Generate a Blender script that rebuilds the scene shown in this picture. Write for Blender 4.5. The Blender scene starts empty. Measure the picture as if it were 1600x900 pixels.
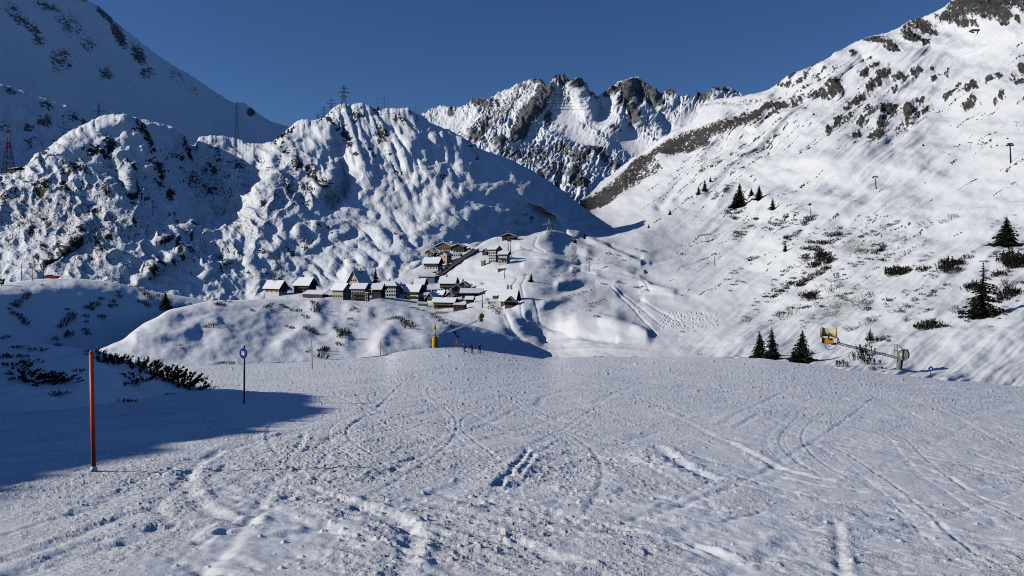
import bpy, bmesh, math, random
import numpy as np
from mathutils import Vector, Matrix

# ------------------------------------------------------------------ camera, sky, sun, exposure
SC = bpy.context.scene
FPX, CXP, CYP, HORIZON = 1208.0, 800.0, 450.0, 420.0
PITCH = math.atan((CYP - HORIZON) / FPX)
CAMZ = 1.65
SUN_EL = math.radians(24.5)
SUN_AHEAD = math.radians(-6.0)         # sun stands to the left, a touch behind the viewer
cam_d = bpy.data.cameras.new("camera")
cam_d.sensor_width = 36.0
cam_d.lens = 36.0 * FPX / 1600.0
cam_d.clip_start = 0.1
cam_d.clip_end = 40000.0
cam = bpy.data.objects.new("camera", cam_d)
cam.location = (0, 0, CAMZ)
cam.rotation_euler = (math.pi / 2 - PITCH, 0, 0)
SC.collection.objects.link(cam)
SC.camera = cam

world = bpy.data.worlds.new("World")
SC.world = world
world.use_nodes = True
wn = world.node_tree
for n in list(wn.nodes):
    wn.nodes.remove(n)
sky = wn.nodes.new("ShaderNodeTexSky")
sky.sky_type = 'NISHITA'
sky.sun_disc = False
sky.sun_elevation = SUN_EL
# direction TO the sun
SDIR = Vector((-math.cos(SUN_EL) * math.cos(SUN_AHEAD), math.cos(SUN_EL) * math.sin(SUN_AHEAD), math.sin(SUN_EL)))
sky.sun_rotation = math.atan2(SDIR.x, SDIR.y)
sky.altitude = 2400.0
sky.air_density = 1.12
sky.dust_density = 0.3
sky.ozone_density = 6.0
bgn = wn.nodes.new("ShaderNodeBackground")
bgn.inputs["Strength"].default_value = 0.088
won = wn.nodes.new("ShaderNodeOutputWorld")
hsv = wn.nodes.new("ShaderNodeHueSaturation")
hsv.inputs["Hue"].default_value = 0.508
hsv.inputs["Saturation"].default_value = 1.09
wn.links.new(sky.outputs[0], hsv.inputs["Color"])
wn.links.new(hsv.outputs[0], bgn.inputs["Color"])
wn.links.new(bgn.outputs[0], won.inputs["Surface"])

sun_d = bpy.data.lights.new("sun", 'SUN')
sun_d.energy = 4.6
sun_d.angle = math.radians(0.53)
sun_d.color = (1.0, 0.95, 0.865)
sun = bpy.data.objects.new("sun", sun_d)
sun.rotation_euler = SDIR.to_track_quat('Z', 'Y').to_euler()
sun.location = SDIR * 200
SC.collection.objects.link(sun)

SC.view_settings.view_transform = 'Standard'
SC.view_settings.look = 'None'
SC.view_settings.gamma = 1.0
SC.view_settings.exposure = -0.36
SC.view_settings.use_curve_mapping = False
SC.cycles.max_bounces = 5
SC.cycles.diffuse_bounces = 0
SC.cycles.use_denoising = False
SC.cycles.filter_width = 1.05
SC.cycles.glossy_bounces = 0

# ------------------------------------------------------------------ helpers: pixels, noise, curves
SINP, COSP = math.sin(PITCH), math.cos(PITCH)

def unproj(px, py, d):
    """a line of sight and a forward distance in metres -> a place in the world"""
    a = (px - CXP) / FPX
    b = (CYP - py) / FPX
    yy = COSP + b * SINP
    zz = -SINP + b * COSP
    return a / yy * d, d, CAMZ + zz / yy * d

def proj(x, y, z):
    z = z - CAMZ
    f = y * COSP - z * SINP
    u = y * SINP + z * COSP
    return CXP + FPX * x / f, CYP - FPX * u / f

def interp(pts, x):
    p = np.array(pts, dtype=np.float64)
    return np.interp(x, p[:, 0], p[:, 1])

def pchip(pts, x):
    p = np.array(pts, dtype=np.float64)
    xs, ys = p[:, 0], p[:, 1]
    h = np.diff(xs); dl = np.diff(ys) / h
    m = np.zeros_like(ys)
    m[0], m[-1] = dl[0], dl[-1]
    for i in range(1, len(xs) - 1):
        if dl[i - 1] * dl[i] > 0:
            w1, w2 = 2 * h[i] + h[i - 1], h[i] + 2 * h[i - 1]
            m[i] = (w1 + w2) / (w1 / dl[i - 1] + w2 / dl[i])
    xc = np.clip(x, xs[0], xs[-1])
    k = np.clip(np.searchsorted(xs, xc) - 1, 0, len(h) - 1)
    t = (xc - xs[k]) / h[k]
    t2, t3 = t * t, t * t * t
    return (2 * t3 - 3 * t2 + 1) * ys[k] + (t3 - 2 * t2 + t) * h[k] * m[k] + (-2 * t3 + 3 * t2) * ys[k + 1] + (t3 - t2) * h[k] * m[k + 1]

def sst(a, b, x):
    t = np.clip((x - a) / (b - a), 0, 1)
    return t * t * (3 - 2 * t)

_rng = np.random.RandomState(11)
_perm = _rng.permutation(4096).astype(np.int32)
_perm = np.concatenate([_perm, _perm])
_ang = _rng.rand(4096) * 2 * np.pi
_gx, _gy = np.cos(_ang).astype(np.float32), np.sin(_ang).astype(np.float32)

def noise(x, y, seed=0):
    """gradient noise, about -1..1"""
    x = np.asarray(x, dtype=np.float64) + seed * 37.17
    y = np.asarray(y, dtype=np.float64) + seed * 91.73
    xf, yf = np.floor(x), np.floor(y)
    xi, yi = xf.astype(np.int64) & 4095, yf.astype(np.int64) & 4095
    fx, fy = (x - xf).astype(np.float32), (y - yf).astype(np.float32)
    u = fx * fx * fx * (fx * (fx * 6 - 15) + 10)
    v = fy * fy * fy * (fy * (fy * 6 - 15) + 10)
    x1 = (xi + 1) & 4095
    y1 = (yi + 1) & 4095
    def g(ix, iy, dx, dy):
        h = _perm[_perm[ix] + iy]
        return _gx[h] * dx + _gy[h] * dy
    n00 = g(xi, yi, fx, fy); n10 = g(x1, yi, fx - 1, fy)
    n01 = g(xi, y1, fx, fy - 1); n11 = g(x1, y1, fx - 1, fy - 1)
    a = n00 + u * (n10 - n00)
    b = n01 + u * (n11 - n01)
    return (a + v * (b - a)) * 1.45

def fbm(x, y, octv=4, seed=0, gain=0.5, lac=2.03):
    s, a, f, t = 0, 1.0, 1.0, 0.0
    for i in range(octv):
        s = s + a * noise(x * f, y * f, seed + i * 3)
        t += a; a *= gain; f *= lac
    return s / t

def ridged(x, y, octv=4, seed=0, gain=0.5, lac=2.03):
    s, a, f, t = 0, 1.0, 1.0, 0.0
    for i in range(octv):
        n = 1 - np.abs(noise(x * f, y * f, seed + i * 5)) * 1.4
        s = s + a * n
        t += a; a *= gain; f *= lac
    return s / t

def blobs(lst, PX, PY):
    """soft ellipses (cx, cy, rx, ry, turn in degrees, strength): the strongest wins"""
    out = np.zeros_like(PX)
    for (cx, cy, rx, ry, ang, s) in lst:
        c, sn = math.cos(math.radians(ang)), math.sin(math.radians(ang))
        R = max(rx, ry) * 2.2
        m = (np.abs(PX - cx) < R) & (np.abs(PY - cy) < R)
        if not m.any():
            continue
        dx, dy = PX[m] - cx, PY[m] - cy
        u, v = (dx * c + dy * sn) / rx, (-dx * sn + dy * c) / ry
        out[m] = np.maximum(out[m], s * np.exp(-(u * u + v * v) ** 1.5 * 0.7))
    return out

def strokes(lst, PX, PY):
    """ridges (+) and gullies (-) along polylines: (points, width, amount)"""
    out = np.zeros_like(PX)
    for (pl, w, amp) in lst:
        P = np.array(pl, dtype=float)
        lo, hi = P.min(0) - 3 * w, P.max(0) + 3 * w
        m = (PX > lo[0]) & (PX < hi[0]) & (PY > lo[1]) & (PY < hi[1])
        if not m.any():
            continue
        x, y = PX[m], PY[m]
        best = np.full(x.shape, 1e9)
        for (x0, y0), (x1, y1) in zip(P[:-1], P[1:]):
            dx, dy = x1 - x0, y1 - y0
            t = np.clip(((x - x0) * dx + (y - y0) * dy) / (dx * dx + dy * dy + 1e-9), 0, 1)
            best = np.minimum(best, (x - x0 - t * dx) ** 2 + (y - y0 - t * dy) ** 2)
        out[m] += amp * np.exp(-best / (w * w))
    return out

def rbf(pts, PX, PY):
    """thin-plate surface through (px, py, distance), in log distance"""
    P = np.array(pts, dtype=float)
    x, y, v = P[:, 0] / 100, P[:, 1] / 100, np.log(P[:, 2])
    n = len(x)
    def ker(r2):
        return r2 * np.log(r2 + 1e-12)
    A = np.zeros((n + 3, n + 3))
    A[:n, :n] = ker((x[:, None] - x) ** 2 + (y[:, None] - y) ** 2) + np.eye(n) * 0.12
    A[:n, n] = 1; A[:n, n + 1] = x; A[:n, n + 2] = y
    A[n:, :n] = A[:n, n:].T
    w = np.linalg.solve(A, np.concatenate([v, [0, 0, 0]]))
    qx, qy = PX / 100, PY / 100
    out = w[n] + w[n + 1] * qx + w[n + 2] * qy
    for i in range(n):
        out = out + w[i] * ker((qx - x[i]) ** 2 + (qy - y[i]) ** 2)
    return np.exp(out)

def cols(x0, x1, step, f0=-20, f1=1620, far=6.0):
    """column positions: dense inside the frame, coarser outside"""
    out = []
    x = x0
    while x < x1:
        out.append(x)
        x += step if f0 <= x <= f1 else min(far * step, step + 0.06 * max(f0 - x, x - f1))
    out.append(x1)
    return np.array(out)

def mesh_grid(name, P, mat, attrs=None, skip=None, smooth=True):
    """one mesh object from an (rows, cols, 3) array of points"""
    ny, nx = P.shape[:2]
    me = bpy.data.meshes.new(name)
    me.vertices.add(nx * ny)
    me.vertices.foreach_set("co", P.reshape(-1).astype(np.float32))
    j, i = np.meshgrid(np.arange(ny - 1), np.arange(nx - 1), indexing='ij')
    a = j * nx + i
    q = np.stack([a, a + nx, a + nx + 1, a + 1], -1).reshape(-1, 4)
    if skip is not None:
        q = q[~skip.reshape(-1)]
    nf = len(q)
    me.loops.add(nf * 4)
    me.loops.foreach_set("vertex_index", q.reshape(-1).astype(np.int32))
    me.polygons.add(nf)
    me.polygons.foreach_set("loop_start", np.arange(nf, dtype=np.int32) * 4)
    me.polygons.foreach_set("use_smooth", np.full(nf, smooth, dtype=bool))
    for k, v in (attrs or {}).items():
        at = me.attributes.new(k, 'FLOAT', 'POINT')
        at.data.foreach_set("value", np.ascontiguousarray(v.reshape(-1), dtype=np.float32))
    me.update(calc_edges=True)
    me.validate()
    me.materials.append(mat)
    o = bpy.data.objects.new(name, me)
    SC.collection.objects.link(o)
    return o

def normals(P):
    du = np.gradient(P, axis=1)
    dv = np.gradient(P, axis=0)
    n = np.cross(dv, du)
    n /= np.linalg.norm(n, axis=2, keepdims=True) + 1e-9
    flip = (n[..., 2:3] < 0) & (np.abs(n[..., 2:3]) > 0.02)
    return np.where(flip, -n, n)

LAYERS = {}

def layer(name, xs, crest, bottom, ny, depth, mat, relief=None, attrs=None, roundoff=(0.0, 8.0),
          bow=1.0, skirt=0.6, jag=None, skipcols=None):
    """A hill seen from in front: crest and foot lines, a distance for every line of sight,
    relief in metres along the slope normal, and a back side that falls away behind the crest."""
    c = pchip(crest, xs)
    if jag is not None:
        c = c + jag(xs)
    b = np.maximum(interp(bottom, xs), c + 4)
    t = (np.linspace(0, 1, ny) ** bow)[:, None]
    PY = c[None, :] + t * (b - c)[None, :]
    PX = np.broadcast_to(xs[None, :], PY.shape).copy()
    D = depth(PX, PY)
    if roundoff[0]:
        D = D * (1 + roundoff[0] * np.exp(-(PY - c[None, :]) / roundoff[1]))
    P = np.stack(unproj(PX, PY, D), -1)
    N = normals(P)
    if relief is not None:
        fade = sst(0, 7, PY - c[None, :])
        r = relief(PX, PY, D)
        P = P + N * (r * (0.25 + 0.75 * fade))[..., None]
    A = attrs(PX, PY, D) if attrs else {}
    LAYERS[name] = (PX, PY, P, c, b)
    # back side
    top = P[0]
    hx = np.stack([top[:, 0], top[:, 1], np.zeros(len(xs))], -1)
    hx /= np.linalg.norm(hx, axis=1, keepdims=True)
    d0 = D[0][:, None]
    rows = []
    for s, dz in ((0.5, 0.47), (0.36, 0.32), (0.24, 0.2), (0.15, 0.11), (0.08, 0.052), (0.035, 0.019), (0.012, 0.005)):
        rows.append(top + hx * d0 * s * skirt + np.array([0, 0, -1.0]) * d0 * dz * skirt)
    full = np.concatenate([np.stack(rows, 0), P], 0)
    AA = {}
    for k, v in A.items():
        AA[k] = np.concatenate([np.repeat(v[:1], len(rows), 0) * 0.5, v], 0)
    skip = None
    if skipcols is not None:
        skip = np.zeros((full.shape[0] - 1, full.shape[1] - 1), bool)
        mid = (xs[1:] + xs[:-1]) / 2
        skip[:, (mid > skipcols[0]) & (mid < skipcols[1])] = True
        yrow = PY[:-1]
        keep = np.zeros_like(skip)
        keep[len(rows):, :] = (PY[:-1, :-1] > skipcols[2]) & (PY[:-1, 1:] > skipcols[2])
        skip &= ~keep
    o = mesh_grid(name, full, mat, AA, skip)
    o["kind"] = "structure"
    return o

def on(name, px, py):
    """the point of a built hill seen nearest to a line of sight"""
    PX, PY, P, c, b = LAYERS[name]
    xs = PX[0]
    i0 = int(np.clip(np.searchsorted(xs, px), 3, len(xs) - 4))
    best, bp = 1e18, None
    lo, hi = max(0, i0 - 14), min(len(xs), i0 + 14)
    sub = P[:, lo:hi].reshape(-1, 3)
    u, v = proj(sub[:, 0], sub[:, 1], sub[:, 2])
    k = int(np.argmin((u - px) ** 2 + (v - py) ** 2))
    return Vector(sub[k])

# ------------------------------------------------------------------ materials of the setting
def new_mat(name):
    m = bpy.data.materials.new(name)
    m.use_nodes = True
    nt = m.node_tree
    b = nt.nodes["Principled BSDF"]
    return m, nt, b

def nd(nt, kind, **kw):
    n = nt.nodes.new(kind)
    for k, v in kw.items():
        if k in n.inputs:
            n.inputs[k].default_value = v
        else:
            setattr(n, k, v)
    return n

def math_node(nt, op, a, b=None, clamp=False):
    n = nt.nodes.new("ShaderNodeMath"); n.operation = op; n.use_clamp = clamp
    for i, v in enumerate((a, b)):
        if v is None:
            continue
        if isinstance(v, (int, float)):
            n.inputs[i].default_value = v
        else:
            nt.links.new(v, n.inputs[i])
    return n.outputs[0]

def ramp(nt, fac, stops):
    r = nt.nodes.new("ShaderNodeValToRGB")
    e = r.color_ramp.elements
    while len(e) < len(stops):
        e.new(0.5)
    for k, (p, c) in enumerate(stops):
        e[k].position = p
        e[k].color = (c[0], c[1], c[2], 1) if len(c) == 3 else c
    nt.links.new(fac, r.inputs[0])
    return r.outputs[0]

def mixc(nt, fac, a, b):
    n = nt.nodes.new("ShaderNodeMix"); n.data_type = 'RGBA'
    nt.links.new(fac, n.inputs[0])
    for i, v in ((6, a), (7, b)):
        if isinstance(v, tuple):
            n.inputs[i].default_value = (v[0], v[1], v[2], 1)
        else:
            nt.links.new(v, n.inputs[i])
    return n.outputs[2]

SNOW = (0.86, 0.88, 0.90)

def hill_material(name, grain, rock_a, rock_b, bump=0.3, bump_d=1.0, rock_edge=0.22, stretch=None, ragged=1.5, snow=1.0, scrub_col=(0.13, 0.125, 0.12)):
    """wind-blown snow with rock and brush showing through where the hill's own masks say so; grain in metres"""
    m, nt, b = new_mat(name)
    L = nt.links.new
    tc = nd(nt, "ShaderNodeTexCoord")
    mp = nd(nt, "ShaderNodeMapping")
    if stretch:
        mp.inputs["Rotation"].default_value = stretch[0]
        mp.inputs["Scale"].default_value = stretch[1]
    L(tc.outputs["Object"], mp.inputs["Vector"])
    n1 = nd(nt, "ShaderNodeTexNoise", Scale=1.0 / grain, Detail=4.0, Roughness=0.65)
    L(mp.outputs[0], n1.inputs["Vector"])
    n2 = nd(nt, "ShaderNodeTexNoise", Scale=1.0 / (grain * 6), Detail=3.0, Roughness=0.6)
    L(tc.outputs["Object"], n2.inputs["Vector"])
    at = nd(nt, "ShaderNodeAttribute", attribute_name="rock")
    s1 = math_node(nt, 'SUBTRACT', n1.outputs["Fac"], 0.5)
    s1 = math_node(nt, 'MULTIPLY', s1, ragged)
    v = math_node(nt, 'ADD', at.outputs["Fac"], s1)
    rm = ramp(nt, v, [(0.5 - rock_edge / 2, (0, 0, 0)), (0.5 + rock_edge / 2, (1, 1, 1))])
    rock = ramp(nt, n2.outputs["Fac"], [(0.34, rock_a), (0.66, rock_b)])
    n3 = nd(nt, "ShaderNodeTexNoise", Scale=2.2 / grain, Detail=3.0, Roughness=0.7)
    L(tc.outputs["Object"], n3.inputs["Vector"])
    rock = mixc(nt, ramp(nt, n3.outputs["Fac"], [(0.35, (0, 0, 0)), (0.7, (0.55, 0.55, 0.55))]), rock, tuple(c * 0.4 for c in rock_a))
    sc = nd(nt, "ShaderNodeAttribute", attribute_name="scrub")
    s3 = math_node(nt, 'MULTIPLY', math_node(nt, 'SUBTRACT', n3.outputs["Fac"], 0.5), 1.7)
    sv = math_node(nt, 'ADD', sc.outputs["Fac"], s3)
    sm = ramp(nt, sv, [(0.42, (0, 0, 0)), (0.68, (0.6, 0.6, 0.6))])
    tint = ramp(nt, n2.outputs["Fac"], [(0.3, tuple(c * snow for c in (0.83, 0.86, 0.885))), (0.7, tuple(c * snow for c in (0.885, 0.90, 0.912)))])
    c = mixc(nt, sm, tint, scrub_col)
    c = mixc(nt, rm, c, rock)
    L(c, b.inputs["Base Color"])
    b.inputs["Roughness"].default_value = 0.75
    b.inputs["Specular IOR Level"].default_value = 0.12
    bp = nd(nt, "ShaderNodeBump", Strength=bump, Distance=bump_d)
    L(n1.outputs["Fac"], bp.inputs["Height"])
    L(bp.outputs[0], b.inputs["Normal"])
    return m

M_FAR = hill_material("far_range_snow_and_limestone", 14.0, (0.11, 0.11, 0.113), (0.235, 0.23, 0.228), bump=0.5, bump_d=8.0, ragged=0.8)
M_PEAK = hill_material("dark_peak_snow", 12.0, (0.12, 0.105, 0.10), (0.20, 0.18, 0.17), bump=0.3, bump_d=4.0)
M_KNOLL = hill_material("knoll_snow", 2.6, (0.035, 0.032, 0.03), (0.085, 0.075, 0.065), bump=0.4, bump_d=1.6, ragged=0.8)
M_VALLEY = hill_material("valley_snow", 4.0, (0.042, 0.039, 0.037), (0.115, 0.103, 0.092), bump=0.22, bump_d=0.8, ragged=0.55, snow=0.90)
M_HUMP = hill_material("hump_snow", 0.6, (0.05, 0.045, 0.04), (0.10, 0.09, 0.08), bump=0.25, bump_d=0.15)
M_BANK = hill_material("bank_snow", 0.22, (0.05, 0.045, 0.04), (0.10, 0.09, 0.08), bump=0.30, bump_d=0.05)

def piste_material():
    m, nt, b = new_mat("groomed_piste_snow")
    L = nt.links.new
    tc = nd(nt, "ShaderNodeTexCoord")
    at = nd(nt, "ShaderNodeAttribute", attribute_name="crumb")
    n1 = nd(nt, "ShaderNodeTexNoise", Scale=22.0, Detail=7.0, Roughness=0.74)
    L(tc.outputs["Object"], n1.inputs["Vector"])
    n2 = nd(nt, "ShaderNodeTexNoise", Scale=3.2, Detail=4.0, Roughness=0.62)
    mp = nd(nt, "ShaderNodeMapping")
    mp.inputs["Rotation"].default_value = (0, 0, math.radians(28))
    mp.inputs["Scale"].default_value = (0.5, 1.6, 1.0)
    L(tc.outputs["Object"], mp.inputs["Vector"])
    L(mp.outputs[0], n2.inputs["Vector"])
    vo = nd(nt, "ShaderNodeTexVoronoi", Scale=11.0, Randomness=1.0)
    L(tc.outputs["Object"], vo.inputs["Vector"])
    lump = ramp(nt, vo.outputs["Distance"], [(0.05, (1, 1, 1)), (0.42, (0, 0, 0))])
    h = math_node(nt, 'ADD', math_node(nt, 'MULTIPLY', n1.outputs["Fac"], 0.55), math_node(nt, 'MULTIPLY', n2.outputs["Fac"], 1.1))
    h = math_node(nt, 'ADD', h, math_node(nt, 'MULTIPLY', math_node(nt, 'MULTIPLY', lump, at.outputs["Fac"]), 0.5))
    st = math_node(nt, 'ADD', math_node(nt, 'MULTIPLY', at.outputs["Fac"], 0.95), 0.12)
    bp = nd(nt, "ShaderNodeBump", Distance=0.06)
    L(st, bp.inputs["Strength"])
    L(h, bp.inputs["Height"])
    L(bp.outputs[0], b.inputs["Normal"])
    c = ramp(nt, n2.outputs["Fac"], [(0.3, (0.87, 0.89, 0.91)), (0.7, (0.92, 0.93, 0.94))])
    L(c, b.inputs["Base Color"])
    b.inputs["Roughness"].default_value = 0.5
    b.inputs["Specular IOR Level"].default_value = 0.35
    return m
M_PISTE = piste_material()

# ------------------------------------------------------------------ the far range
RANGE_CREST = [(560, 215), (640, 190), (668, 178), (690, 168), (715, 169), (735, 166), (742, 156), (752, 154), (765, 157), (785, 145), (805, 138),
               (822, 130), (832, 126), (845, 126), (852, 133), (858, 137), (866, 126), (873, 119), (881, 119), (890, 127), (898, 125), (906, 124), (913, 132),
               (920, 144), (932, 152), (942, 147), (955, 137), (970, 128), (983, 124), (996, 122), (1003, 128), (1014, 134), (1025, 145),
               (1036, 147), (1046, 142), (1056, 149), (1066, 154), (1075, 151), (1083, 155), (1090, 148), (1107, 147), (1118, 139), (1135, 138), (1150, 144),
               (1160, 151), (1180, 155), (1240, 170), (1330, 190)]
RS = [([(876, 120), (850, 150), (825, 185), (800, 215), (775, 235)], 16, -420),
      ([(892, 127), (905, 150), (918, 172), (935, 192), (965, 205)], 13, -330),
      ([(905, 126), (925, 150), (945, 165)], 6, -120),
      ([(832, 128), (800, 160), (770, 195), (745, 220)], 14, -260),
      ([(752, 155), (748, 175), (735, 205)], 10, -160),
      ([(980, 126), (982, 150), (988, 170), (996, 195)], 11, -330),
      ([(1003, 128), (1020, 150), (1032, 175)], 8, -170),
      ([(955, 140), (962, 165), (975, 190)], 10, -180),
      ([(1130, 140), (1110, 165), (1085, 195)], 10, -160),
      ([(1046, 145), (1050, 165)], 7, -110),
      ([(935, 160), (938, 185)], 9, 260),
      ([(1030, 185), (1045, 200)], 10, 220),
      ([(960, 195), (940, 215), (900, 240)], 14, -140),
      ([(1005, 185), (1020, 200), (1060, 225)], 12, -200),
      ([(870, 215), (840, 260), (850, 300)], 16, -160), ([(800, 240), (820, 290)], 14, -140), ([(930, 240), (900, 280), (905, 310)], 14, -140),
      ([(820, 215), (800, 270)], 10, 120), ([(880, 250), (870, 300)], 10, 130)]
def range_depth(PX, PY):
    D = rbf([(560, 200, 5200), (668, 178, 5200), (760, 156, 5100), (876, 120, 5000), (990, 124, 5200), (1130, 140, 5000), (1330, 190, 4800), (560, 300, 4100), (700, 260, 4000),
             (850, 230, 4250), (800, 300, 3500), (900, 330, 3150), (1000, 240, 4150), (1100, 240, 4000), (1000, 340, 3200), (1200, 340, 3200)], PX, PY)
    return D + strokes(RS, PX, PY) * .24
def range_relief(PX, PY, D):
    th = 0.5
    u, v = PX + 0.5 * PY, PY - 0.35 * PX
    r = ridged(PX / 34 + PY / 90, PY / 60, 5, 3, 0.6) * 36 + fbm(u / 9, v / 16, 4, 9, 0.6) * 12 + ridged(u / 7, v / 14, 3, 14) * 15 + ridged(PX / 4, PY / 5, 2, 16) * 5
    smooth = blobs([(885, 185, 26, 22, 0, 1), (900, 215, 40, 14, 20, 1), (940, 188, 16, 18, 40, 1), (1080, 190, 30, 14, -20, 1), (985, 230, 40, 18, 25, 1), (700, 200, 36, 16, -10, .8), (950, 165, 9, 12, 20, .9), (1060, 215, 25, 18, 0, 1)], PX, PY)
    return r * (1 - 0.9 * smooth)
def range_attr(PX, PY, D):
    u, v = PX * 0.8 + PY * 0.6, PY * 0.8 - PX * 0.6
    base = blobs([(878, 128, 13, 10, 0, .85), (852, 150, 12, 16, 25, .7), (832, 180, 10, 36, 40, .95), (810, 212, 8, 22, 40, .9), (903, 135, 10, 11, 40, .85), (920, 150, 6, 18, -35, .5), (843, 131, 11, 7, 0, .75), (820, 145, 8, 8, 0, .5),
                  (750, 163, 12, 9, 0, .8), (706, 181, 6, 8, 20, .6), (762, 172, 7, 9, 40, .7), (714, 172, 3, 8, 0, .7), (985, 140, 22, 14, 0, .8), (1005, 150, 22, 18, 30, .85), (975, 165, 12, 14, 0, .75), (988, 185, 10, 18, -10, .8), (1022, 160, 12, 16, -30, .75), (950, 148, 10, 8, -30, .8),
                  (1046, 150, 9, 7, 0, .7), (1073, 153, 6, 4, 0, .7), (1100, 155, 12, 10, 0, .8), (1125, 145, 16, 6, 0, .7), (1145, 148, 6, 6, 0, .6), (960, 205, 14, 5, 30, .6),
                  (760, 205, 16, 12, -20, .62), (745, 220, 12, 14, 0, .62), (782, 230, 14, 10, 10, .66), (815, 215, 9, 14, 10, .8), (858, 190, 9, 14, 10, .75), (885, 210, 14, 4, 5, .7), (800, 250, 30, 10, 0, .45), (840, 250, 30, 16, 0, .45), (880, 240, 26, 10, 0, .5), (925, 240, 14, 10, 20, .7), (945, 220, 14, 6, 30, .3),
                  (905, 255, 16, 12, 0, .62), (870, 275, 22, 16, 0, .5), (900, 280, 10, 14, 20, .65), (940, 255, 16, 8, 20, .6), (845, 285, 16, 10, 20, .5), (865, 300, 14, 8, 0, .5), (905, 298, 14, 8, 0, .9), (890, 245, 12, 8, 0, .5), (775, 180, 22, 22, -40, .38), (800, 165, 20, 14, -30, .38), (960, 270, 20, 10, 30, .5)], PX, PY)
    clean = blobs([(885, 175, 22, 20, 0, 1), (905, 212, 40, 12, 20, 1), (940, 188, 16, 14, 40, .9), (1085, 190, 28, 12, -20, 1), (985, 235, 40, 14, 25, 1), (700, 203, 30, 9, -10, .8), (952, 170, 8, 10, 20, .9), (1060, 215, 22, 16, 0, 1), (1070, 170, 20, 6, 0, .8)], PX, PY)
    st = fbm(u / 5, v / 22, 4, 21, 0.6) * 0.55 + noise(PX / 3.2, PY / 3.2, 5) * 0.22
    st += ridged(u / 3.5, v / 9, 2, 22) * .22 - .1
    rock = np.clip(base * 1.0 + 0.09 + st * (0.62 + base * 0.35) - clean * 0.55, 0, 1)
    return {"rock": rock, "scrub": np.clip(0.12 + 0.2 * base - clean * .4, 0, 1)}
layer("mountain_range", cols(560, 1330, 0.9), RANGE_CREST, [(560, 300), (740, 270), (800, 300), (860, 335), (1330, 345)], 240, range_depth, M_FAR, range_relief, range_attr,
      jag=lambda x: noise(x / 5.0, x * 0, 3) * 1.8 + noise(x / 2.0, x * 0, 8) * 1.0, skirt=0.5)

# ------------------------------------------------------------------ the big shaded mountain and its shoulder
def peak_depth(PX, PY):
    D = 1123.0 / np.maximum(.45 - .6 * (PX - CXP) / FPX - (HORIZON - PY) / FPX, .25)
    return D + strokes([([(170, 20), (200, 60), (235, 120)], 26, -110), ([(270, 100), (300, 150), (330, 190)], 26, -80), ([(60, 20), (110, 90)], 30, -90), ([(20, 100), (60, 160)], 30, 60)], PX, PY) * .3
def peak_relief(PX, PY, D):
    return fbm((PX - PY * .5) / 60, PY / 80, 5, 31, .5) * 10 + ridged((PX - PY * .7) / 18, (PY + PX * .6) / 40, 4, 37) * 2.2 + fbm(PX / 4, PY / 5, 2, 35) * .8
def peak_attr(PX, PY, D):
    u, v = (PX * .64 + PY * .77), (PY * .64 - PX * .77)
    base = blobs([(40, 38, 40, 9, 35, .62), (75, 12, 26, 8, 15, .6), (165, 18, 12, 22, -35, .78), (185, 55, 9, 26, -30, .8), (215, 85, 10, 22, -30, .72), (60, 60, 14, 12, 40, .6), (110, 40, 30, 20, 40, .5), (95, 95, 22, 20, 40, .55), (165, 115, 14, 12, 30, .6), (230, 115, 14, 10, 30, .6), (140, 70, 20, 20, 30, .45),
                  (275, 120, 20, 12, 35, .45), (300, 140, 20, 8, 35, .4), (392, 175, 7, 7, 0, .9), (245, 75, 12, 8, 35, .6), (200, 40, 10, 10, 0, .5), (20, 12, 20, 8, 20, .5), (130, 0, 20, 5, 0, .5)], PX, PY)
    st = fbm(u / 22, v / 5, 4, 41, .6) * .5 + noise(PX / 3, PY / 3, 45) * .25
    return {"rock": np.clip(base * 1.0 + st * (.3 + .6 * base), 0, 1), "scrub": np.clip(base * .35, 0, 1)}
layer("shaded_mountain", cols(-700, 500, 1.1), [(-700, -420), (-300, -190), (0, -48), (90, -18), (130, -2), (150, 8), (170, 24), (190, 42), (215, 62), (240, 82), (262, 97), (300, 119), (340, 146), (365, 160), (382, 162), (392, 168), (402, 176), (420, 188), (440, 195), (470, 204), (500, 212)],
      [(-700, 250), (0, 300), (500, 300)], 230, peak_depth, M_PEAK, peak_relief, peak_attr, jag=lambda x: noise(x / 6.0, x * 0, 13) * 1.6, skirt=0.6)

def shoulder_depth(PX, PY):
    return 697.0 / np.maximum(.40 - .6 * (PX - CXP) / FPX - (HORIZON - PY) / FPX, .25)
def shoulder_attr(PX, PY, D):
    base = blobs([(15, 142, 14, 6, 10, .7), (45, 200, 10, 8, 0, .75), (70, 190, 14, 10, 20, .75), (115, 185, 14, 8, 30, .7), (130, 190, 8, 8, 30, .6), (72, 165, 14, 6, 30, .65), (50, 225, 20, 10, 10, .5), (90, 220, 20, 10, 20, .45), (5, 200, 10, 14, 0, .5), (100, 195, 20, 20, 0, .4)], PX, PY)
    return {"rock": np.clip(base * .9 + noise(PX / 4, PY / 3.5, 51) * .3 * (.3 + base) + fbm(PX / 9, PY / 7, 3, 53) * .25, 0, 1), "scrub": np.clip(.1 + base * .4, 0, 1)}
layer("mountain_shoulder", cols(-600, 170, 1.2), [(-600, 20), (-200, 95), (0, 133), (18, 136), (45, 146), (60, 151), (90, 161), (112, 170), (126, 180), (136, 190), (150, 215), (170, 240)],
      [(-600, 330), (170, 300)], 120, shoulder_depth, M_PEAK, lambda PX, PY, D: fbm(PX / 30, PY / 26, 5, 55) * 8 + ridged(PX / 9, PY / 8, 3, 56) * 1.8, shoulder_attr, jag=lambda x: noise(x / 6.0, x * 0, 17) * 1.4, skirt=0.4)

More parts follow.
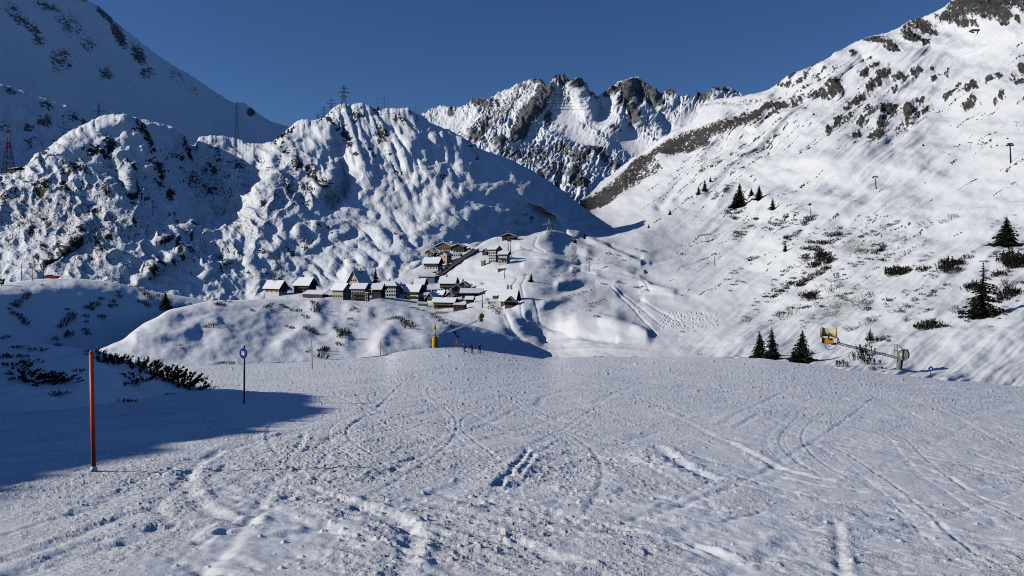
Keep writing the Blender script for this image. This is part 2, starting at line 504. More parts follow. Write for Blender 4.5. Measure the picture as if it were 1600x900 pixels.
# ------------------------------------------------------------------ the rocky knolls behind the village
KNOLL_CREST = [(-700, 250), (-200, 275), (0, 272), (22, 268), (38, 262), (55, 244), (70, 237), (85, 224), (100, 212), (115, 203), (133, 195), (145, 188), (160, 181), (185, 179), (205, 182), (225, 187),
               (245, 193), (268, 199), (280, 206), (289, 214), (296, 226), (304, 226), (312, 216), (322, 213), (340, 213), (352, 214), (365, 216), (378, 219), (390, 224), (400, 225), (418, 223), (425, 221), (440, 209), (455, 199), (466, 188),
               (476, 187), (484, 189), (492, 188), (505, 184), (515, 175), (522, 169), (530, 164), (538, 163), (548, 165), (556, 163), (565, 161), (574, 163), (584, 169), (596, 170), (610, 169), (622, 171), (636, 170), (645, 176),
               (660, 182), (674, 192), (686, 198), (700, 203), (712, 209), (724, 216), (736, 223), (750, 233), (765, 238), (785, 245), (806, 254), (825, 264), (840, 272), (857, 283), (873, 294), (890, 306), (915, 327), (935, 341), (955, 354), (972, 364), (985, 374)]
KS = [([(300, 232), (318, 262), (340, 300), (352, 330)], 26, 48),      # shaded trough between the knolls
      ([(395, 300), (345, 340), (320, 350)], 12, 20),
      ([(405, 262), (380, 290)], 14, 30),
      ([(470, 190), (512, 205), (522, 225), (528, 250), (518, 280), (500, 300)], 11, -26),
      ([(526, 232), (533, 262), (540, 285), (535, 305), (515, 325)], 12, 36),
      ([(440, 212), (425, 240), (420, 262)], 12, -16),
      ([(500, 215), (480, 245), (440, 270), (420, 300), (405, 320)], 14, -12),
      ([(622, 231), (640, 258), (654, 288)], 7, -9), ([(634, 217), (652, 248), (668, 276)], 7, -8), ([(650, 216), (660, 235), (672, 262)], 6, -7),
      ([(628, 240), (646, 270)], 4, 5), ([(655, 262), (668, 285)], 4, 4),
      ([(645, 178), (662, 192), (672, 205), (700, 208)], 8, 14),
      ([(672, 204), (690, 214), (697, 240), (715, 262), (735, 275)], 9, -13), ([(713, 212), (712, 236), (733, 262), (745, 280)], 10, -13), ([(700, 222), (705, 240)], 4, 7),
      ([(585, 250), (580, 275), (570, 300)], 8, -6), ([(600, 260), (600, 290), (590, 315)], 6, -6), ([(615, 262), (618, 300)], 5, 4), ([(560, 240), (565, 265)], 8, -8),
      ([(598, 200), (605, 215), (608, 235)], 7, -7), ([(540, 205), (550, 228)], 8, -7),
      ([(700, 316), (737, 297), (760, 288), (792, 292)], 12, -14), ([(790, 292), (810, 310), (825, 335)], 9, -9), ([(671, 333), (705, 324), (728, 334)], 11, -8), ([(650, 362), (690, 352), (728, 347), (770, 332), (790, 345), (805, 365)], 12, -8),
      ([(727, 357), (735, 372), (744, 386)], 6, -4), ([(756, 352), (765, 375)], 6, -4), ([(690, 340), (720, 345)], 6, 5), ([(735, 315), (770, 320)], 8, 5),
      ([(455, 340), (490, 345), (520, 362)], 9, -6), ([(470, 365), (505, 352), (540, 345), (580, 350), (597, 362)], 10, -8), ([(480, 390), (515, 375), (540, 365)], 8, -5), ([(565, 370), (590, 360), (615, 375), (608, 395)], 9, -6), ([(545, 390), (560, 380), (575, 400)], 7, -5),
      ([(530, 395), (545, 408), (550, 425)], 6, -4), ([(420, 400), (450, 370), (470, 360)], 8, -5), ([(350, 410), (385, 400), (400, 425)], 8, -7), ([(310, 440), (340, 420), (375, 395)], 6, -5), ([(395, 450), (420, 420), (440, 415)], 7, -5),
      ([(245, 380), (275, 365), (300, 352), (320, 360)], 9, -8), ([(215, 440), (255, 415), (290, 400)], 8, -8), ([(110, 375), (140, 345), (180, 335), (215, 345)], 12, -8), ([(70, 412), (100, 395), (128, 375)], 7, -7),
      ([(205, 270), (218, 262), (235, 264)], 9, -12), ([(200, 275), (203, 300)], 6, -8), ([(170, 262), (190, 290)], 8, 10), ([(150, 205), (185, 185), (212, 200), (228, 222)], 8, -9), ([(165, 205), (185, 215)], 7, 6), ([(100, 240), (140, 225), (165, 215)], 14, -8)]
def knoll_depth(PX, PY):
    D = rbf([(-700, 250, 700), (-200, 275, 700), (0, 272, 760), (100, 212, 830), (180, 179, 900), (250, 194, 930), (290, 216, 960), (345, 213, 1050), (410, 224, 1040), (440, 209, 1050), (490, 188, 1120), (530, 164, 1180), (600, 169, 1200), (650, 179, 1200), (720, 213, 1200), (800, 251, 1220), (880, 300, 1240), (985, 374, 1200),
             (-700, 460, 560), (-200, 460, 610), (0, 440, 640), (100, 440, 635), (200, 452, 640), (300, 470, 650), (400, 470, 665), (350, 420, 705), (300, 400, 710), (500, 460, 690), (560, 440, 700), (640, 400, 760), (700, 370, 830), (780, 370, 900), (860, 375, 980), (960, 390, 1100),
             (0, 350, 710), (100, 300, 750), (180, 270, 800), (200, 340, 725), (300, 350, 770), (350, 290, 890), (420, 330, 800), (470, 260, 960), (440, 400, 735), (540, 250, 1010), (560, 340, 850), (620, 290, 960), (640, 230, 1070), (700, 270, 1030), (720, 330, 900), (800, 320, 1000), (880, 350, 1080)], PX, PY)
    p, q = (PX - CXP) / FPX, (HORIZON - PY) / FPX
    plane = 256.0 / np.maximum(.35 - .62 * p - q, .1)
    w = sst(-16, 16, PX - (738 + (PY - 215) * .92 + 12 * np.sin(PY / 13.0)))
    D = np.exp(np.log(D) * (1 - w) + np.log(plane) * w)
    return D + strokes(KS, PX, PY) * .8 * (1 - w)
def knoll_relief(PX, PY, D):
    main = sst(430, 560, PX) * sst(360, 250, PY) * sst(760, 700, PX)
    craggy = 0.4 + 0.9 * blobs([(110, 300, 110, 50, 0, .8), (120, 380, 200, 60, 0, .45), (460, 300, 70, 50, 0, .9), (390, 330, 60, 50, 0, 1), (300, 390, 60, 40, 0, .8), (230, 260, 60, 60, 0, .7), (440, 210, 60, 30, 0, .3)], PX, PY)
    r = fbm(PX / 46, PY / 34, 3, 61, .5) * 6.0 + (1 - np.abs(noise((PX + PY * .4) / 30, (PY - PX * .3) / 22, 62))) ** 2 * 4.0 * craggy
    r += ridged((PX + PY * .25) / 24, PY / 26, 4, 65, .55) * 1.5 * craggy
    r += fbm(PX / 9, PY / 8, 3, 67, .6) * .9 * craggy
    r += (np.abs(noise((PX - PY * .32) / 17, PY / 60, 71)) * 5.2 + ridged((PX - PY * .32) / 9, PY / 34, 2, 72, .5) * 1.0) * main
    low = sst(300, 350, PY) * sst(400, 470, PX)
    lu, lv = (PX + .55 * PY), (PY - .45 * PX)
    wx = noise(PX / 40, PY / 30, 74) * 10
    r = r * (1 - .55 * low) + (np.abs(noise((lu + wx) / 46, (lv + wx) / 25, 73)) * 5.4 + fbm(lu / 20, lv / 12, 2, 75) * 1.0) * low
    side = sst(740, 800, PX) * sst(0, 18, PY - (PX - 740) * .55 - 215)
    r += ridged((PX * .55 - PY * .83) / 5, (PX * .83 + PY * .55) / 30, 3, 77) * .7 * side
    r += fbm(PX / 3.4, PY / 3.2, 2, 79) * .3 * craggy + fbm((PX + PY * .6) / 9, (PY - PX * .35) / 3.2, 3, 80, .6) * .45
    return r
def warp(PX, PY, a, s, sd):
    return PX + a * fbm(PX / s, PY / s, 2, sd), PY + a * .8 * fbm(PX / s, PY / s, 2, sd + 1)
KNOLL_ROCK = [(150, 241, 17, 5, 8, .95), (172, 232, 7, 13, 5, .95), (165, 248, 12, 4, 20, .8), (222, 202, 6, 20, -30, .75), (232, 222, 5, 14, -15, .8), (238, 238, 4, 6, 0, .8), (212, 205, 5, 5, 0, .7), (115, 264, 10, 6, 0, .8), (132, 268, 6, 8, 0, .7), (108, 275, 7, 4, 0, .7), (72, 243, 6, 4, 0, .8), (84, 246, 5, 4, 0, .7), (66, 292, 10, 4, -10, .9),
              (66, 308, 9, 6, -40, .8), (75, 300, 5, 8, 0, .7), (105, 302, 9, 6, -20, .75), (133, 298, 5, 5, 0, .6), (165, 300, 6, 8, 0, .7), (170, 311, 5, 4, 0, .8), (207, 312, 6, 9, 20, .85), (213, 300, 5, 8, 0, .7), (228, 316, 7, 3, 0, .7), (10, 316, 6, 8, 0, .6), (13, 305, 8, 3, 0, .6), (35, 350, 4, 3, 0, .7), (76, 355, 6, 6, 30, .75), (52, 366, 4, 10, 15, .8), (17, 378, 10, 3, -20, .7), (70, 388, 4, 3, 0, .7), (30, 305, 14, 10, 0, .3), (5, 290, 6, 5, 0, .5),
              (80, 411, 14, 5, -30, .95), (100, 398, 16, 5, -35, .9), (120, 383, 10, 7, -20, .9), (105, 392, 6, 3, 0, .7), (152, 375, 6, 4, -10, .6), (160, 392, 4, 12, -20, .75), (172, 374, 6, 4, -30, .75), (203, 360, 5, 4, 0, .6), (148, 331, 12, 3, -8, .6), (180, 352, 9, 4, 0, .5), (210, 350, 5, 6, 0, .6), (135, 370, 4, 4, 0, .6),
              (288, 218, 4, 7, -20, .8), (295, 238, 5, 13, -12, .85), (283, 248, 11, 4, 0, .8), (270, 245, 6, 4, 0, .6), (258, 247, 3, 5, 0, .6), (242, 262, 7, 6, 30, .9), (252, 275, 4, 10, -10, .9), (248, 292, 6, 4, -30, .7), (265, 306, 7, 9, 10, .85), (213, 303, 4, 12, 0, .8), (210, 265, 7, 3, -20, .7), (285, 270, 12, 4, 40, .5), (340, 240, 5, 10, -40, .55), (335, 270, 6, 8, 20, .65), (343, 252, 8, 5, 0, .5), (372, 262, 8, 12, -30, .5), (320, 270, 8, 6, 0, .45), (300, 285, 20, 12, 20, .45), (330, 300, 14, 8, 0, .45),
              (258, 379, 10, 4, -25, .9), (277, 384, 4, 6, 20, .9), (303, 354, 5, 3, 0, .8), (277, 347, 4, 3, 20, .85), (263, 338, 3, 3, 0, .7), (298, 375, 4, 3, 0, .8), (230, 437, 4, 3, -40, .85), (240, 426, 7, 4, -40, .9), (252, 416, 6, 4, -20, .8), (283, 403, 4, 7, 0, .9), (295, 397, 7, 3, 10, .7), (268, 412, 5, 3, 0, .6),
              (328, 405, 3, 3, 0, .8), (350, 412, 8, 6, -30, .6), (345, 422, 3, 5, 0, .8), (357, 394, 10, 3, 10, .6), (375, 400, 4, 8, 30, .6), (410, 396, 10, 5, 0, .6), (388, 428, 6, 4, 0, .7), (412, 430, 8, 4, 0, .5), (418, 268, 10, 2, -20, .4), (447, 239, 8, 3, -30, .75), (452, 243, 3, 3, 0, .8), (437, 248, 4, 3, 0, .6), (462, 233, 8, 3, 15, .5),
              (455, 205, 8, 4, -35, .75), (440, 214, 8, 5, -45, .95), (430, 222, 4, 3, 0, .8), (466, 263, 7, 8, 30, .95), (480, 270, 8, 4, 40, .85), (490, 280, 6, 6, 50, .85), (496, 288, 4, 5, 0, .8), (485, 300, 8, 8, 0, .5), (455, 300, 8, 12, 0, .45), (412, 320, 5, 4, 0, .7), (480, 320, 8, 5, 0, .6), (505, 290, 12, 12, 0, .5),
              (514, 190, 5, 6, 40, .75), (520, 196, 3, 4, 0, .7), (508, 184, 5, 4, 30, .7), (527, 170, 4, 3, 0, .7), (558, 186, 6, 5, 20, .85), (565, 184, 5, 3, 0, .8), (555, 192, 5, 4, 0, .7), (553, 180, 3, 3, 0, .7), (590, 178, 4, 5, -30, .8), (538, 213, 6, 6, 30, .95), (545, 220, 5, 5, 40, .95), (547, 230, 4, 5, 0, .9), (537, 203, 4, 6, 0, .75), (556, 248, 5, 3, 0, .95), (571, 247, 2, 2, 0, .6), (578, 239, 4, 4, 20, .9), (584, 247, 3, 3, 0, .9), (577, 230, 2, 3, 0, .8),
              (597, 212, 6, 8, -10, .95), (603, 208, 5, 6, 0, .8), (593, 224, 5, 4, 0, .9), (604, 222, 5, 4, 0, .7), (612, 256, 2, 3, 0, .9), (613, 261, 2, 2, 0, .95), (625, 281, 3, 6, -10, .95), (627, 273, 2, 4, 0, .9), (611, 245, 2, 2, 0, .9), (587, 273, 2, 2, 0, .7), (692, 281, 5, 3, -20, .98), (735, 231, 3, 3, 0, .9), (745, 248, 4, 4, 0, .7), (668, 225, 5, 1.5, 10, .6), (642, 243, 2, 3, 0, .7), (677, 265, 4, 2, 20, .5), (650, 187, 3, 6, 0, .7), (618, 187, 4, 6, 0, .6), (628, 190, 8, 5, 30, .55), (674, 344, 3, 3, 0, .9), (671, 341, 2, 2, 0, .8),
              (482, 352, 6, 2, 30, .7), (498, 356, 4, 2, 10, .8), (512, 359, 5, 2.5, 10, .8), (541, 353, 2, 2, 0, .7), (473, 380, 4, 3, 0, .8), (457, 398, 6, 5, 10, .75), (415, 398, 10, 6, 0, .6), (477, 391, 3, 6, 0, .7), (528, 378, 4, 2, 0, .5), (420, 355, 6, 4, 0, .5), (625, 378, 3, 4, 20, .8), (615, 368, 3, 3, 0, .6), (608, 395, 6, 5, 0, .4),
              (855, 372, 7, 4, 0, .5), (828, 345, 4, 8, 20, .6), (860, 338, 20, 6, 30, .2)]
def knoll_attr(PX, PY, D):
    base = blobs(KNOLL_ROCK, *warp(PX, PY, 5.5, 6.0, 191))
    base = np.maximum(base, .8 * blobs(KNOLL_ROCK, *warp(PX + 7, PY + 9, 9, 8, 195)) * (noise(PX / 12, PY / 10, 198) > .05))
    rock = base * .88 + noise(PX / 2.6, PY / 2.4, 81) * .42 * (.3 + base) + fbm(PX / 6.5, PY / 5.5, 3, 83, .6) * (.22 + .45 * base)
    speck = blobs([(110, 330, 150, 110, 0, 1), (360, 280, 60, 50, 0, .9), (440, 290, 60, 50, 0, .8), (560, 190, 70, 24, 0, .5), (300, 390, 60, 40, 0, .8), (480, 380, 90, 30, 0, .45)], PX, PY)
    rock += speck * .12 + .02 + (.32 + 1.2 * speck) * np.maximum(0, noise(PX / 2.2, PY / 1.8, 85) + .6 * noise(PX / 10, PY / 8, 86) - .30) * 1.5
    scr = blobs([(60, 330, 110, 34, 0, .8), (140, 360, 100, 50, 0, .78), (130, 415, 110, 24, 0, .7), (210, 300, 60, 40, 0, .6), (320, 285, 46, 40, 20, .7), (400, 345, 60, 26, -20, .75), (455, 300, 52, 34, 0, .7), (500, 310, 36, 16, 0, .7), (605, 258, 24, 30, 20, .62), (640, 310, 50, 26, -20, .5), (585, 330, 60, 20, 0, .42), (660, 250, 40, 30, 0, .35), (445, 230, 40, 30, 0, .4), (410, 440, 40, 24, 0, .6), (240, 420, 40, 20, 0, .7), (345, 400, 40, 20, 0, .5), (550, 360, 60, 20, 0, .35), (600, 330, 40, 16, 0, .5)], PX, PY)
    scr = scr * np.clip(.62 + 1.1 * fbm((PX + PY * .5) / 5.5, (PY - PX * .3) / 3.2, 3, 84, .6), 0, 1.25)
    side = sst(735, 790, PX) * sst(0, 22, PY - (PX - 740) * .55 - 215) * .62
    st = ridged((PX * .55 - PY * .83) / 4.5, (PX * .83 + PY * .55) / 26, 3, 87) * .5 * side
    scr = np.maximum(scr * .95 + .06, side * .45 + st * .35)
    return {"rock": np.clip(rock + np.maximum(0, st - .18) * .5, 0, 1), "scrub": np.clip(scr, 0, 1)}
layer("rocky_knolls", cols(-700, 985, 1.05), KNOLL_CREST, [(-700, 480), (0, 462), (150, 465), (300, 488), (450, 488), (560, 482), (640, 474), (700, 430), (760, 405), (860, 385), (985, 392)], 300, knoll_depth, M_KNOLL, knoll_relief, knoll_attr,
      roundoff=(.05, 7.0), jag=lambda x: noise(x / 4.0, x * 0, 19) * 1.0 + noise(x / 9.0, x * 0, 23) * 1.4, skirt=0.35)

# ------------------------------------------------------------------ valley floor with the village, and the long sunny slope
VALLEY_CREST = [(250, 476), (380, 472), (450, 458), (520, 452), (570, 447), (610, 440), (640, 416), (655, 392), (690, 382), (730, 381), (742, 386), (756, 378), (775, 371), (800, 369), (820, 369), (838, 364), (858, 361), (872, 362), (886, 366), (891, 368), (905, 315), (914, 309),
                (923, 302), (940, 283), (962, 268), (984, 250), (1000, 241), (1012, 233), (1025, 221), (1040, 212), (1060, 202), (1075, 195), (1088, 184), (1098, 166), (1110, 157), (1130, 154), (1160, 151), (1180, 147), (1200, 141), (1215, 131), (1232, 119), (1250, 112), (1265, 105), (1280, 98), (1295, 92), (1310, 82), (1335, 67),
                (1358, 59), (1380, 53), (1403, 44), (1420, 33), (1442, 26), (1456, 21), (1475, 12), (1493, -1), (1520, -16), (1600, -60), (1800, -140), (2200, -200)]
VPTS = [(250, 480, 560), (400, 475, 590), (520, 470, 560), (640, 482, 540), (700, 492, 500), (760, 482, 500), (640, 430, 690), (690, 410, 730), (700, 384, 800), (740, 400, 720), (780, 402, 690), (790, 374, 780), (860, 362, 820), (830, 400, 680), (850, 425, 600), (830, 470, 470), (800, 500, 400), (740, 512, 370), (780, 530, 335), (825, 546, 322), (862, 557, 312), (900, 550, 300), (900, 520, 365), (900, 440, 600), (950, 470, 520), (920, 414, 680), (960, 385, 795), (1000, 366, 925), (930, 374, 815),
        (1000, 420, 650), (1000, 470, 525), (960, 500, 385), (1000, 530, 300), (940, 540, 300), (1000, 556, 225), (1100, 556, 190), (1100, 520, 290), (1080, 490, 405), (1060, 450, 540), (1050, 400, 735), (1050, 362, 980), (1050, 300, 1750), (1050, 245, 2400), (930, 355, 1330), (960, 346, 1420), (1000, 340, 1380), (1000, 357, 1050), (915, 335, 1750), (915, 322, 2050), (960, 300, 2050), (1000, 300, 1880), (960, 272, 2600), (1000, 245, 2650), (1117, 410, 660), (1117, 350, 950), (1150, 300, 1300), (1110, 250, 1900), (1110, 160, 2900),
        (700, 575, 150), (860, 590, 150), (1000, 600, 120),
        (1200, 555, 150), (1200, 500, 300), (1200, 450, 430), (1200, 400, 580), (1200, 320, 950), (1200, 220, 1700), (1200, 142, 2500),
        (1300, 565, 118), (1300, 500, 215), (1300, 440, 330), (1300, 370, 510), (1300, 300, 800), (1300, 255, 1000), (1300, 200, 1400), (1300, 95, 2300),
        (1400, 575, 97), (1400, 520, 140), (1400, 450, 230), (1400, 380, 380), (1400, 290, 690), (1400, 200, 1200), (1400, 120, 1700), (1400, 45, 2300),
        (1500, 588, 90), (1500, 510, 125), (1500, 440, 200), (1500, 380, 290), (1500, 300, 470), (1500, 225, 850), (1500, 120, 1450), (1500, 0, 2200),
        (1600, 600, 84), (1600, 500, 115), (1600, 430, 175), (1600, 370, 255), (1600, 300, 340), (1600, 240, 450), (1600, 150, 850), (1600, 60, 1400), (1600, -60, 2100), (1800, 610, 80), (1800, 400, 190), (1800, 240, 400), (1800, 0, 1300), (1800, -150, 1900), (2200, 500, 100), (2200, 100, 700), (2200, -200, 1500)]
FOLD = [(880, 374), (905, 375), (930, 377), (950, 373), (965, 368), (985, 366), (1005, 364), (1020, 360), (1060, 352)]
VS = [([(872, 447), (930, 439), (1000, 447), (1052, 457)], 6, -9), ([(850, 476), (905, 462), (960, 456)], 8, -8), ([(880, 512), (935, 504), (985, 514), (1010, 526)], 8, -8), ([(1000, 432), (1080, 428), (1150, 414)], 6, -8), ([(895, 420), (950, 418), (1005, 424)], 4, -7), ([(820, 412), (860, 406), (900, 410)], 5, -6), ([(1010, 470), (1070, 462), (1130, 452)], 6, -6), ([(850, 530), (900, 524), (960, 530)], 5, 5), ([(1020, 410), (1080, 400), (1120, 392)], 4, 5), ([(830, 490), (850, 505), (880, 515)], 7, 6),
      ([(1600, 165), (1500, 200), (1400, 240)], 10, 26), ([(1560, 75), (1450, 120), (1380, 150)], 10, 26), ([(1350, 100), (1260, 170), (1180, 240), (1110, 300)], 8, 40), ([(1290, 120), (1200, 190), (1120, 255), (1060, 310)], 8, 40), ([(1240, 135), (1150, 200), (1080, 265), (1030, 320)], 8, 34), ([(1320, 110), (1230, 180), (1150, 250), (1090, 300)], 9, -34),
      ([(1450, 290), (1380, 330), (1320, 380), (1260, 440)], 9, 12), ([(1560, 330), (1470, 380), (1400, 430), (1330, 490)], 8, 8), ([(1500, 300), (1420, 350), (1350, 410), (1290, 460)], 9, -9), ([(1600, 420), (1520, 455), (1440, 490), (1370, 530)], 7, 4.5), ([(1300, 300), (1230, 350), (1170, 400)], 8, 14), ([(1340, 310), (1270, 355), (1200, 420)], 9, -12),
      ([(1160, 272), (1200, 258), (1250, 250), (1310, 246), (1370, 253), (1430, 268)], 10, -24), ([(1180, 290), (1260, 282), (1330, 292)], 12, 26),
      ([(1270, 345), (1320, 315), (1370, 297), (1450, 285), (1540, 268)], 9, -14), ([(1340, 400), (1400, 360), (1470, 335), (1560, 310)], 8, -7), ([(1440, 455), (1510, 425), (1560, 390)], 7, -4),
      ([(1430, 505), (1480, 497), (1540, 496), (1600, 494)], 7, -3.5), ([(1000, 405), (1060, 395), (1120, 380)], 12, 3),
      ([(985, 475), (1010, 482), (1022, 495), (1015, 512), (1000, 520)], 11, -2.6), ([(880, 490), (925, 468), (965, 460)], 12, -4), ([(905, 505), (960, 500)], 14, -6), ([(800, 480), (822, 500), (850, 520)], 9, 6), ([(915, 418), (975, 425), (1010, 445)], 7, -6), ([(880, 438), (930, 430)], 8, -4), ([(1000, 432), (1060, 440)], 9, 8),
      ([(860, 362), (885, 372), (915, 395)], 10, -10), ([(862, 363), (840, 378), (815, 385)], 9, -8), ([(875, 385), (880, 392)], 8, 5), ([(920, 372), (960, 395), (1000, 410)], 5, -8), ([(955, 385), (1000, 400)], 4, 6),
      ([(740, 386), (780, 372), (800, 371)], 8, -8), ([(700, 440), (740, 415), (770, 410)], 9, -6), ([(780, 470), (790, 500), (810, 530)], 9, 5), ([(735, 480), (770, 470)], 8, -3),
      ([(1330, 75), (1360, 100), (1390, 110)], 14, 45), ([(1410, 50), (1440, 70)], 12, -40), ([(1450, 85), (1520, 95), (1600, 70)], 16, 40), ([(1290, 110), (1310, 150)], 10, -35), ([(1370, 165), (1375, 215)], 12, -30), ([(1420, 165), (1425, 195)], 8, -25), ([(1200, 160), (1180, 200)], 9, -50), ([(1130, 190), (1090, 240)], 10, -60), ([(1060, 215), (1030, 250)], 9, -60), ([(1000, 250), (975, 285)], 8, -50)]
def valley_depth(PX, PY):
    D = rbf(VPTS, PX, PY)
    g = 0.10 * sst(1050, 985, PX) * sst(880, 895, PX)
    yf = interp(FOLD, PX)
    D = D * np.exp(g * sst(1.0, -9.0, PY - yf))
    s = strokes(VS, PX, PY)
    return D + s * np.clip(D / 700, .35, 1.6) * (.3 + .3 * sst(1020, 1080, PX))
def valley_relief(PX, PY, D):
    slope = sst(1010, 1120, PX) * (1 - .8 * blobs([(1075, 480, 120, 70, -15, 1), (1060, 400, 70, 40, 0, .8)], PX, PY))
    k = np.clip(D / 800, .12, 2.6)
    u, v = PX * .80 - PY * .60, PX * .60 + PY * .80        # u runs up the slope to the sky-line, v across it
    up = slope * sst(260, 180, PY - (PX - 1300) * -.28)
    r = fbm(PX / 60, PY / 26, 3, 91, .5) * 2.2 * k + fbm(PX / 150, PY / 60, 3, 90, .5) * 8 * k * slope
    r += ridged(u / 70, v / 9, 3, 93, .55) * 2.1 * k * slope * (.5 + up)
    r += fbm((u + noise(PX / 60, PY / 40, 89) * 20) / 150, v / 20, 3, 88, .55) * 4.2 * k * slope
    r += fbm(u / 40, v / 5, 3, 94, .6) * .28 * k * slope
    r += fbm(PX / 16, PY / 7, 3, 95, .5) * .32 * k
    r += fbm(PX / 4, PY / 2.4, 2, 97) * .07 * k
    rk = blobs(SLOPE_ROCK, *warp(PX, PY, 7, 8, 193))
    r += rk * (ridged(u / 9, v / 7, 4, 99, .6) * 9 - 4 + fbm(u / 3.4, v / 3, 2, 98) * 3) * np.clip(D / 1700, .2, 1.3)
    flat = sst(1050, 1000, PX) * sst(395, 420, PY)
    r += (fbm(PX / 34, (PY + .15 * PX) / 13, 2, 101) * .6) * k * flat
    r -= strokes(PATHS, PX, PY) * .5 * np.clip(D / 500, .5, 1.6)
    field = sst(1028, 1036, PX) * sst(1128, 1122, PX) * sst(486, 490, PY) * sst(516, 510, PY)
    r += noise(PX / 2.6, PY / 1.6, 103) * .5 * field
    r -= strokes(VS, PX, PY) * .26 * sst(1080, 1020, PX)
    return r
SLOPE_ROCK = [(1305, 140, 12, 13, 10, .95), (1290, 150, 8, 8, 0, .8), (1275, 150, 9, 4, -40, .8), (1350, 121, 9, 6, -35, .95), (1368, 110, 10, 3, -30, .9), (1380, 122, 13, 7, -20, .8), (1362, 138, 8, 9, 30, .85), (1342, 158, 14, 4, -40, .85), (1330, 165, 10, 4, -40, .7), (1372, 132, 6, 8, -30, .8),
              (1388, 168, 15, 8, -10, .9), (1378, 190, 9, 11, 20, .9), (1369, 210, 15, 9, -25, .97), (1340, 210, 8, 6, -40, .85), (1347, 190, 6, 10, 40, .85), (1358, 172, 7, 8, 40, .7), (1296, 207, 8, 4, -60, .9), (1310, 192, 13, 4, -45, .85), (1328, 184, 5, 7, 30, .7), (1322, 172, 8, 4, -40, .6), (1396, 180, 6, 8, 0, .8),
              (1419, 174, 8, 13, 15, .97), (1438, 160, 6, 5, 0, .95), (1447, 171, 9, 5, -40, .9), (1434, 180, 6, 4, 0, .85), (1420, 192, 4, 6, 0, .9), (1407, 200, 10, 3, -40, .6), (1488, 152, 15, 3, -32, .9), (1501, 137, 5, 4, -30, .95), (1521, 139, 13, 8, -40, .98), (1548, 128, 9, 6, -30, .85), (1563, 122, 6, 7, 0, .85), (1514, 166, 12, 5, -38, .8), (1525, 158, 6, 4, 0, .8), (1556, 159, 5, 5, -40, .9), (1567, 150, 5, 6, 0, .85), (1596, 105, 8, 9, 0, .85), (1594, 128, 9, 7, -30, .8), (1582, 119, 4, 7, 10, .8),
              (1408, 124, 12, 7, 0, .85), (1427, 118, 4, 10, 20, .85), (1436, 114, 4, 8, 15, .8), (1462, 128, 8, 6, -20, .9), (1470, 122, 4, 3, 0, .8), (1482, 118, 3, 8, 5, .75), (1458, 111, 3, 5, 0, .8), (1400, 140, 6, 5, 0, .6), (1218, 130, 9, 5, -35, .8), (1240, 122, 9, 7, -20, .9), (1232, 135, 10, 5, -10, .7), (1268, 103, 6, 10, 15, .9), (1284, 96, 4, 9, 10, .9), (1255, 130, 12, 4, -35, .6), (1265, 118, 10, 4, -40, .55), (1280, 125, 8, 8, -30, .55), (1290, 115, 6, 4, -40, .6), (1308, 112, 4, 4, 0, .6),
              (1366, 66, 20, 6, 12, .95), (1396, 80, 14, 6, 15, .95), (1392, 72, 10, 5, 20, .7), (1333, 88, 8, 5, 0, .85), (1362, 96, 7, 3, 10, .75), (1330, 72, 8, 3, -20, .5), (1424, 56, 18, 9, 22, .95), (1444, 65, 12, 6, 20, .9), (1442, 38, 20, 9, 25, .97), (1455, 45, 10, 5, 30, .8), (1420, 40, 8, 6, 0, .7), (1463, 53, 5, 5, 0, .7), (1490, 28, 26, 10, 5, .95), (1520, 15, 40, 16, 0, .9), (1550, 20, 30, 16, 0, .93), (1510, 40, 30, 4, 5, .75), (1575, 30, 12, 10, -40, .8), (1560, 5, 40, 14, 0, .85), (1572, 40, 9, 5, 0, .85), (1592, 34, 8, 5, 20, .85), (1600, 5, 20, 14, 0, .8), (1600, 20, 6, 10, 0, .6),
              (1182, 182, 20, 6, -25, .9), (1215, 168, 24, 6, -8, .93), (1240, 162, 10, 5, -20, .8), (1208, 182, 16, 4, -18, .75), (1248, 155, 12, 6, -10, .6), (1265, 153, 10, 6, 0, .6)]
